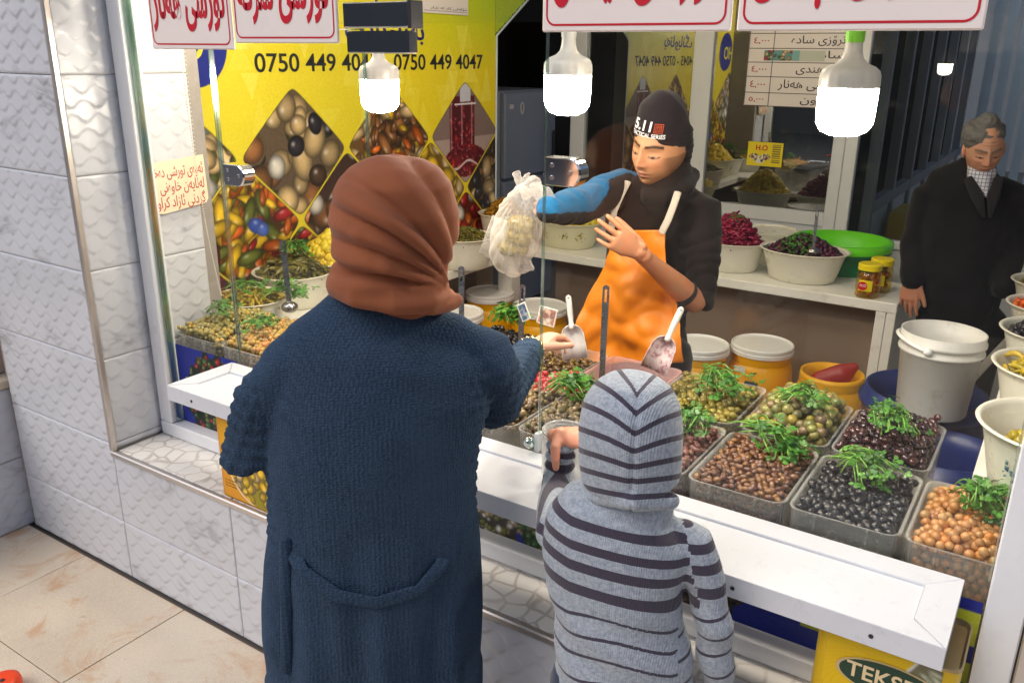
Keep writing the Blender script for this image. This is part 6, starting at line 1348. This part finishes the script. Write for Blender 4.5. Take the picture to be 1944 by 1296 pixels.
# hood
zt_ = bp(1200, 705).z
def hood_s(co, nr):   # bands sewn in a V along the back seam: chart in the hood's own side / tilted-height coordinates
    L = bp.loc(co); px_ = .00093; z0 = bp(1197, 830, YB-.095).z; u = np.abs(L[:, 0]-.004)/px_; t = 830-((L[:, 2]-z0)*.93+(L[:, 1]+.095)*.34)/px_*1.0
    S0 = np.array([752, 787, 824, 856, 886, 913, 942]); K = np.array([1.3, .95, .75, .50, .30, .14, .05]); v = np.zeros(len(co))
    for s0, k in zip(S0, K): yy = s0-k*u*(1-np.clip(u, 0, 110)*.0042); v = np.maximum(v, np.clip(.5+(5.4-np.abs(t-yy))/4.0*.5, 0, 1))
    return v
P = [loft([bp(1203, 713), bp(1203, 715), bp(1202, 722), bp(1201, 738), bp(1199, 765), bp(1197, 815), bp(1196, 860), bp(1197, 905)], [.006, .030, .052, .071, .086, .095, .095, .092], [.006, .034, .06, .080, .093, .100, .096, .090], up=bp.n, n=40, cap=False),
     loft([bp(1130, 940, 1.26), bp(1200, 950, 1.21), bp(1275, 950, 1.26)], [.016, .020, .016], n=14, up=bp.n)]
def hood_fn(co, nr): L = bp.loc(co); d = -.0045*np.exp(-((L[:, 0]-.004)/.004)**2)*ss(-(L[:, 1]), 0, .05); return d+nz(co, 11, 7)*.0035
M_STRH = M_STR
organic('hood', P, .0055, M_STRH, by, 4, hood_fn, {'s': hood_s})
wv = wL+Vector((0, 0, .018)); organic('hand', [loft([wL-Vector((0, 0, .03)), wv], [.021, .022], n=14)]+hand_parts(wv, (.85, .05, .12), (.0, .35, -.9), 1, .74, (.5, .5, .5, .5), .05, (.4, .3), .2)+[loft([wv+Vector((.0, -.012, .0)), wv+Vector((.004, -.034, -.012)), wv+Vector((.010, -.042, -.038)), wv+Vector((.012, -.043, -.056))], [.014, .012, .010, .0075], n=12)], .003, M_SKB, by, 2)
for s_ in (-1, 1): mk('leg', loft([bp.w(s_*.07, 0, .64), bp.w(s_*.07, 0, .3), bp.w(s_*.07, -.01, .07)], [.068, .05, .045], n=18), cloth('denim', L3(44, 56, 80)), by, True); mk('shoe', loft([bp.w(s_*.07, -.06, .04), bp.w(s_*.07, .1, .035)], [.036, .034], [.04, .028], up=(0, 0, 1), n=16), mat('trainer', L3(60, 60, 64), .5), by, True)

YS = 2.72; sp = Body(1235, 500, YS)
sl = empty('person', tuple(sp.c), 'young seller in a black hooded top, black beanie and orange apron holding a plastic bag', 'person')
hcen = sp(1254, 281, 2.66)
hd, HM = head_mesh('head', hcen, R(170), R(-11), R(-9), (196, 142, 104), sl, .9, 0, 1.12)
HMi = np.array(HM)
def hl(x, y, z): return Vector(hcen)+HM@Vector((x, y, z))*1.12
M_BEAN = cloth('black_beanie', L3(32, 25, 30), .1, 1100, .12, .3); M_HOOD = cloth('dark_hoodie', L3(46, 38, 36), .1, 1000, .3, .6); M_TEAL = cloth('blue_sleeve', L3(30, 140, 196), .08, 1000, .25, .5)
def beanie_fn(co, nr):
    L = (co-np.array(hcen))@HMi; return nz(co, 13, 2)*.005+.0012*np.sin(L[:, 2]*300)*(L[:, 2] < .07)
organic('beanie', [loft([hl(0, -.006, .040), hl(0, -.010, .062), hl(0, -.020, .090), hl(-.004, -.034, .104), hl(-.010, -.052, .114), hl(-.012, -.058, .118)], [.087, .092, .094, .084, .058, .014], [.1065, .1085, .107, .096, .064, .014], up=HM@Vector((0, 1, 0)), n=36),
   loft([hl(0, -.030, .045), hl(0, -.050, .0), hl(0, -.052, -.045)], [.086, .085, .078], [.074, .070, .058], up=HM@Vector((0, 1, 0)), n=28)], .005, M_BEAN, sl, 4, beanie_fn)
# lettering embroidered on the beanie front
fu = HM@Vector((-1, 0, 0)); fvv = (HM@Vector((0, -.30, .95))).normalized()
def wrap_text(s, size, m, ax_, az, width, bold=.02):
    o = text('lettering', s, size, m, (0, 0, 0), (1, 0, 0), (0, 1, 0), sl, bold, 'LEFT', width, ext=.0005)
    me = o.data; n = len(me.vertices); co = np.empty(n*3); me.vertices.foreach_get('co', co); co = co.reshape(-1, 3); out = []
    for x, y, z in co:
        lx = ax_+x; lz = az+y; a = lx/.088; rr = .1035-.10*max(0, lz-.075)+z*1.0; out.append(tuple(hl(-math.sin(a)*.086-math.sin(a)*z, math.cos(a)*(rr)-.010-.22*max(0, lz-.062), lz)))
    me.vertices.foreach_set('co', np.array(out).ravel()); me.update(); return o
M_LET = mat('white_stitch', L3(222, 222, 226), .6); M_LETO = mat('orange_stitch', L3(226, 92, 40), .6)
wrap_text('5.11', .038, M_LET, -.046, .075, .064, .02); wrap_text('TACTICAL SERIES', .0165, M_LET, -.050, .058, .112, .01)
for k, q in ((0, .0125), (1, .0078), (2, .0035)):
    pts = []
    for a in range(5): 
        an = R(45+90*a); lx = .040+q*1.35*math.cos(an)*1.0; lz = .086+q*1.35*math.sin(an); aa = lx/.088; pts.append(hl(-math.sin(aa)*.087, math.cos(aa)*.104-.010-.22*max(0, lz-.062)+.001, lz))
    mk('emblem', loft(pts, [.0009]*5, n=6, cap=False), M_LETO, sl)
# hoodie: torso, raised right arm, bent left arm
rows = [(352, 1205, 1320, .07), (375, 1165, 1355, .09), (410, 1150, 1364, .105), (460, 1150, 1350, .11), (520, 1150, 1325, .11), (600, 1150, 1300, .11), (660, 1145, 1305, .115)]
body = [torso(rows, sp, [(.80, 1.0, 1.0), (.78, .9, .9)])]
shr = sp(1180, 360); elr = sp(1098, 392, 2.50); wrr = sp(1042, 398, 2.30)
shl = sp(1335, 395); ell = sp(1322, 575, 2.60)
wrl = aty(1212, 478, 2.36)
body.append(loft([shr+Vector((.05, 0, -.01)), shr, shr.lerp(elr, .5)+Vector((0, 0, .006)), elr, elr.lerp(wrr, .6), wrr], [.066, .070, .064, .058, .050, .038], n=22, up=(0, .3, 1)))
body.append(loft([shl+Vector((-.05, 0, 0)), shl, shl.lerp(ell, .5)+Vector((.012, 0, 0)), ell+Vector((0, .01, 0)), ell.lerp(wrl, .2)], [.062, .066, .062, .056, .046], n=22, up=(0, 1, 0)))
nk = sp(1268, 352, 2.70)
body.append(loft([nk+Vector((0, .01, .035)), nk+Vector((0, -.0, .0)), nk+Vector((-.004, -.01, -.05))], [.078, .09, .098], [.085, .092, .095], up=(0, 1, 0), n=30))
body.append(loft([nk+Vector((-.07, -.04, -.01)), nk+Vector((-.03, -.088, -.03)), nk+Vector((.03, -.088, -.032)), nk+Vector((.075, -.03, -.0)), nk+Vector((.06, .06, .03)), nk+Vector((-.05, .07, .03))], [.026, .028, .028, .028, .032, .03], n=14, up=(0, 0, 1)))
def slf(co, nr):
    armr = (co[:, 0] < shr.x+.02) & (co[:, 2] > 1.25); arml = (co[:, 0] > shl.x-.03); d = nz(co, 12, 6)*.007
    ud = np.array(wrr-shr); ud /= np.linalg.norm(ud); al = (co-np.array(shr))@ud; vd = np.array(ell-shl); vd /= np.linalg.norm(vd); a2 = (co-np.array(shl))@vd
    d += np.where(armr, .007*(np.abs(np.sin(al*62+nz(co, 7, 1)*5))**.6-.5)*ss(al, .02, .12), 0)+np.where(arml, .007*(np.abs(np.sin(a2*58+nz(co, 7, 3)*5))**.6-.5)*ss(a2, .02, .1), 0); return d
def slc(co, nr):   # blue outer band along the raised sleeve
    q = (co-np.array(shr)); t = ss(-(co[:, 0]-(shr.x-.0)), 0, .02); d = np.array(wrr-shr); u = d/np.linalg.norm(d); along = q@u; up_ = np.array([0, 0, 1.])-u*u[2]; up_ /= np.linalg.norm(up_); side = (nr@up_)
    k = (along > -.03)*((side > .90-.25*np.clip(along, 0, .2))|((along > .22-.10*side)&(side > -.15)))*(co[:, 0] < shr.x+.06)*(co[:, 2] > 1.25)
    return k.astype(float)
def two(name):
    t = NT(name); a = t.new('Attribute'); a.attribute_name = 's'; n1 = t.noise(14, 4); k = t.ramp(a.outputs['Fac'], [(.4, 0.0), (.6, 1.0)])
    t.lk(t.mix(k, L3(32, 26, 25), L3(26, 92, 136)), t.b.inputs['Base Color']); t.set(t.b, Roughness=.9); t.b.inputs['Sheen Weight'].default_value = .1; t.b.inputs['Specular IOR Level'].default_value = .2; t.bump(t.math('ADD', t.math('MULTIPLY', t.noise(1000, 2), .3), t.noise(28, 3, .6, None, .6)), .35, .004); return t.m
organic('hooded_top', body, .0065, two('hoodie_cloth'), sl, 4, slf, {'s': slc})
# forearm and open left hand, fingers pointing to his right (our left)
hdir = Vector(aty(1132, 428, 2.25))-wrl
organic('forearm', [loft([ell.lerp(wrl, .05), ell.lerp(wrl, .35), ell.lerp(wrl, .75), wrl], [.042, .041, .030, .026], [.042, .040, .027, .022], n=22, up=(0, 1, 0))]+hand_parts(wrl, hdir, (.1, .85, -.3), -1, 1.0, (.16, .14, .18, .24), .085, (.25, 1.1), .6), .0032, M_SK2, sl, 2)
# right hand inside the bag
organic('hand', [loft([wrr.lerp(elr, .15), wrr], [.028, .026], n=16)]+hand_parts(wrr+Vector((.0, .035, .0)), (-.93, .36, .05), (0, -.1, -.95), -1, .8, (1.3, 1.35, 1.4, 1.4), .02, (.1, .3), .2), .0035, M_SK2, sl, 2)
# apron lying on the chest
AP = []; top, bot = 436, 690
for i in range(30):
    t = i/29; py = top+(bot-top)*t; l = 1166+(1098-1166)*ss(t, .0, .75); r = 1264+(1296-1264)*ss(t, .05, .9)
    for j in range(34):
        u = j/33; px = l+(r-l)*u; Yc = 2.592-.028*math.sin(u*math.pi)-.03*t+.015*math.sin(t*7+u*5)*t; p = aty(px, py, Yc); AP.append(p)
apc = np.array([tuple(p) for p in AP]); w1 = nz(apc, 9, 1)*.030+.010*np.sin(apc[:, 0]*26+apc[:, 2]*13)+.030*np.abs(nz(apc, 14, 5)); apc[:, 1] -= w1*np.clip((1.33-apc[:, 2])/.2, .1, 1)
F = [(i*34+j, i*34+j+1, (i+1)*34+j+1, (i+1)*34+j) for i in range(29) for j in range(33)]
ap = mk('apron', (apc.tolist(), F), mat('orange_apron', L3(226, 130, 14), .48, var=.06, vs=5, bump=.1, bs=500), sl, True); m_ = ap.modifiers.new('thickness', 'SOLIDIFY'); m_.thickness = .004; ap.modifiers.new('smooth', 'SUBSURF').render_levels = 1
M_STRAP = knit('woven_strap', L3(186, 174, 160), 400, .4, .2)
for pts in ([(1192, 345, 2.63), (1178, 372, 2.60), (1166, 400, 2.585), (1160, 436, 2.575)], [(1287, 365, 2.615), (1278, 392, 2.60), (1268, 418, 2.585), (1256, 442, 2.575)]):
    P = [aty(q[0], q[1], q[2]-.025) for q in pts]; mk('strap', loft(P, [.0125]*4, [.003]*4, up=(0, 1, 0), n=10), M_STRAP, sl, True)
for s_ in (-1, 1): mk('leg', loft([Vector((sl.location.x+s_*.09, YS, .82)), Vector((sl.location.x+s_*.09, YS, .45)), Vector((sl.location.x+s_*.10, YS, .08))], [.09, .07, .055], n=18), cloth('black_trousers', L3(26, 26, 30)), sl, True); mk('shoe', loft([Vector((sl.location.x+s_*.10, YS+.06, .045)), Vector((sl.location.x+s_*.10, YS-.13, .035))], [.045, .038], [.045, .03], up=(0, 0, 1), n=16), mat('black_shoe', L3(24, 24, 26), .4), sl, True)
# ---------------- the plastic bag he holds
def bag_mat():
    t = NT('thin_plastic_bag'); t.set(t.b, Roughness=.3); t.b.inputs['Base Color'].default_value = (*L3(246, 244, 240), 1); tl = t.new('BsdfTranslucent'); tl.inputs[0].default_value = (*L3(240, 232, 220), 1); tr = t.new('BsdfTransparent')
    a = t.new('MixShader'); a.inputs[0].default_value = .4; t.lk(t.b.outputs[0], a.inputs[1]); t.lk(tl.outputs[0], a.inputs[2]); b = t.new('MixShader'); lw = t.new('LayerWeight'); lw.inputs[0].default_value = .3
    h = t.math('ADD', t.math('MULTIPLY', lw.outputs['Facing'], .5), t.math('MULTIPLY', t.noise(22, 4, .6), .4)); t.lk(t.math('ADD', h, .02), b.inputs[0]); t.lk(tr.outputs[0], b.inputs[1]); t.lk(a.outputs[0], b.inputs[2]); t.lk(b.outputs[0], t.out.inputs[0])
    w = t.noise(34, 5, .7, None, 2.0); bp_ = t.bump(w, .8, .01); t.lk(bp_, tl.inputs['Normal']); return t.m
M_BAG = bag_mat(); YBg = 2.22
g = lambda px, py, Y=YBg: aty(px, py, Y)
bg_ = empty('plastic_bag', tuple(g(970, 430)), 'thin white plastic bag of pickles held up in the seller\'s right hand', 'bag')
def wr(co, nr): a = np.arctan2(co[:, 2]-g(1010, 350).z, co[:, 0]-g(1010, 350).x); return nz(co, 18, 3)*.010+.005*np.abs(np.sin(a*22+nz(co, 8, 1)*3))-.002
organic('outer_bag', [loft([g(1012, 350), g(1002, 385), g(985, 430), g(968, 475), g(962, 500)], [.028, .074, .084, .078, .060], [.024, .044, .054, .052, .038], up=(0, 1, 0), n=30), loft([g(960, 480), g(1000, 505), g(1010, 510)], [.05, .03, .008], [.03, .02, .008], up=(0, 1, 0), n=16)], .0045, M_BAG, bg_, 4, wr)
organic('handles', [loft([g(1010, 355), g(1035, 372), g(1048, 392), g(1040, 412)], [.02, .032, .030, .012], [.01, .014, .014, .008], up=(0, 1, 0), n=14), loft([g(1000, 372), g(988, 350), g(980, 328)], [.022, .012, .016], [.012, .008, .006], up=(0, 1, 0), n=12), loft([g(990, 350), g(998, 338), g(1006, 328)], [.008, .010, .005], [.004, .005, .003], up=(0, 1, 0), n=10)], .0035, M_BAG, bg_, 3, lambda co, nr: nz(co, 40, 3)*.004)
MB_ = MB(); MB_.add(*loft([g(965, 420, 2.22), g(955, 470, 2.22), g(945, 500, 2.22)], [.062, .078, .080], [.0015]*3, up=(0, 1, 0), n=20, cap=False)); MB_.build('loose_skirt', M_BAG, bg_, True, False)
organic('contents', [ball(g(990, 428), (.052, .034, .034)), ball(g(985, 450), (.052, .034, .034)), ball(g(972, 472), (.054, .034, .028)), ball(g(988, 470), (.03, .025, .028))], .005, rnd_mat('bagged_pickles', R_((150, 130, 60), (120, 120, 60)), .4, .5, 60, mottle=.9), bg_, 2)

# ---------------- old man
YO = 4.05; op = Body(1830, 450, YO)
om = empty('person', tuple(op.c), 'old man with grey hair in a dark coat and checked shirt standing by the partition', 'person')
oc_ = op(1868, 283, 3.99); hd, OM_ = head_mesh('head', oc_, R(200), R(-20), R(4), (186, 138, 112), om, .15, 1.0, .93, (110, 100, 92), .06)
def ol(x, y, z): return oc_+OM_@Vector((x, y, z))*.93
organic('hair', [loft([ol(.01, -.022, .062), ol(0, -.020, .090), ol(0, -.020, .108)], [.080, .070, .044], [.090, .082, .050], up=OM_@Vector((0, 1, 0)), n=28), loft([ol(0, -.045, .06), ol(0, -.052, 0), ol(0, -.045, -.04)], [.078, .077, .06], [.060, .052, .04], up=OM_@Vector((0, 1, 0)), n=24)], .005, mat('grey_hair', L3(96, 94, 92), .6, var=.5, vs=60, bump=.8, bs=300), om, 2, lambda co, nr: nz(co, 60, 2)*.005)
for s_ in (-1, 1): mk('ear', ball(ol(s_*.076, -.005, -.005), (.010, .016, .030), 14, 10), M_SK3, hd, True)
M_DCOAT = cloth('dark_coat', L3(20, 19, 22), .15, 700, .08, .5)
rows = [(318, 1815, 1895, .05), (338, 1765, 1925, .08), (370, 1748, 1932, .105), (430, 1742, 1925, .12), (500, 1740, 1912, .13), (560, 1745, 1905, .13), (600, 1752, 1895, .12)]
body = [torso(rows, op, [(.72, 1.0, 1.0), (.70, .95, .95)])]
sA = op(1762, 365); eA = op(1735, 465); wA = op(1732, 530, 3.98); body.append(loft([sA+Vector((.04, 0, 0)), sA, eA, wA], [.06, .062, .058, .050], n=20, up=(0, 1, 0)))
sA2 = op(1925, 365); eA2 = op(1924, 470); wA2 = op(1905, 545, 3.95); body.append(loft([sA2+Vector((-.04, 0, 0)), sA2, eA2, wA2], [.06, .062, .056, .048], n=20, up=(0, 1, 0)))
organic('coat', body, .008, M_DCOAT, om, 4, lambda co, nr: nz(co, 8, 2)*.010+nz(co, 20, 7)*.004)
organic('hand', hand_parts(wA+Vector((0, 0, .005)), (.0, -.12, -1), (.3, .9, 0), 1, 1.05, (.15, .2, .25, .3), .06, (.45, .2), .3), .0035, M_SK3, om, 2)
def check():
    t = NT('checked_shirt'); mp = t.new('SeparateXYZ'); t.lk(t.co(), mp.inputs[0]); a = t.math('LESS_THAN', t.math('FRACT', t.math('MULTIPLY', mp.outputs[0], 70)), .25); b = t.math('LESS_THAN', t.math('FRACT', t.math('MULTIPLY', mp.outputs[2], 70)), .25)
    t.lk(t.mix(t.math('MULTIPLY', t.math('MAXIMUM', a, b), .75), L3(196, 200, 212), L3(84, 70, 96)), t.b.inputs['Base Color']); t.set(t.b, Roughness=.85); return t.m
for sg, (xa, xb) in ((-1, (1838, 1868)), (1, (1896, 1880))): mk('lapel', loft([op(xa, 338, YO-.115), op((xa+xb)/2-2*sg, 372, YO-.135), op(xb, 412, YO-.142)], [.016, .024, .006], [.004]*3, up=op.n, n=12), cloth('lapel_cloth', L3(34, 33, 37), .1, 700, .1), om, True)
organic('shirt', [loft([op(1862, 326, 3.975), op(1866, 345, 3.95), op(1874, 372, 3.935)], [.050, .034, .010], [.03, .025, .02], up=op.n, n=20), loft([op(1862, 318, 4.0), op(1864, 332, 3.985)], [.050, .056], [.05, .05], up=(0, 1, 0), n=20)], .006, check(), om, 3)
mk('neck', loft([ol(0, -.02, -.06), op(1862, 335, 4.02)], [.052, .055], n=18), M_SK3, om, True)
for s_ in (-1, 1):
    x = op(1822, 620).x+s_*.085; mk('leg', loft([Vector((x, YO, .76)), Vector((x, YO, .4)), Vector((x, YO, .07))], [.095, .08, .065], n=18), M_DCOAT, om, True); mk('shoe', loft([Vector((x, YO+.06, .045)), Vector((x, YO-.14, .035))], [.045, .038], [.045, .03], up=(0, 0, 1), n=16), mat('old_shoe', L3(24, 22, 22), .4), om, True)
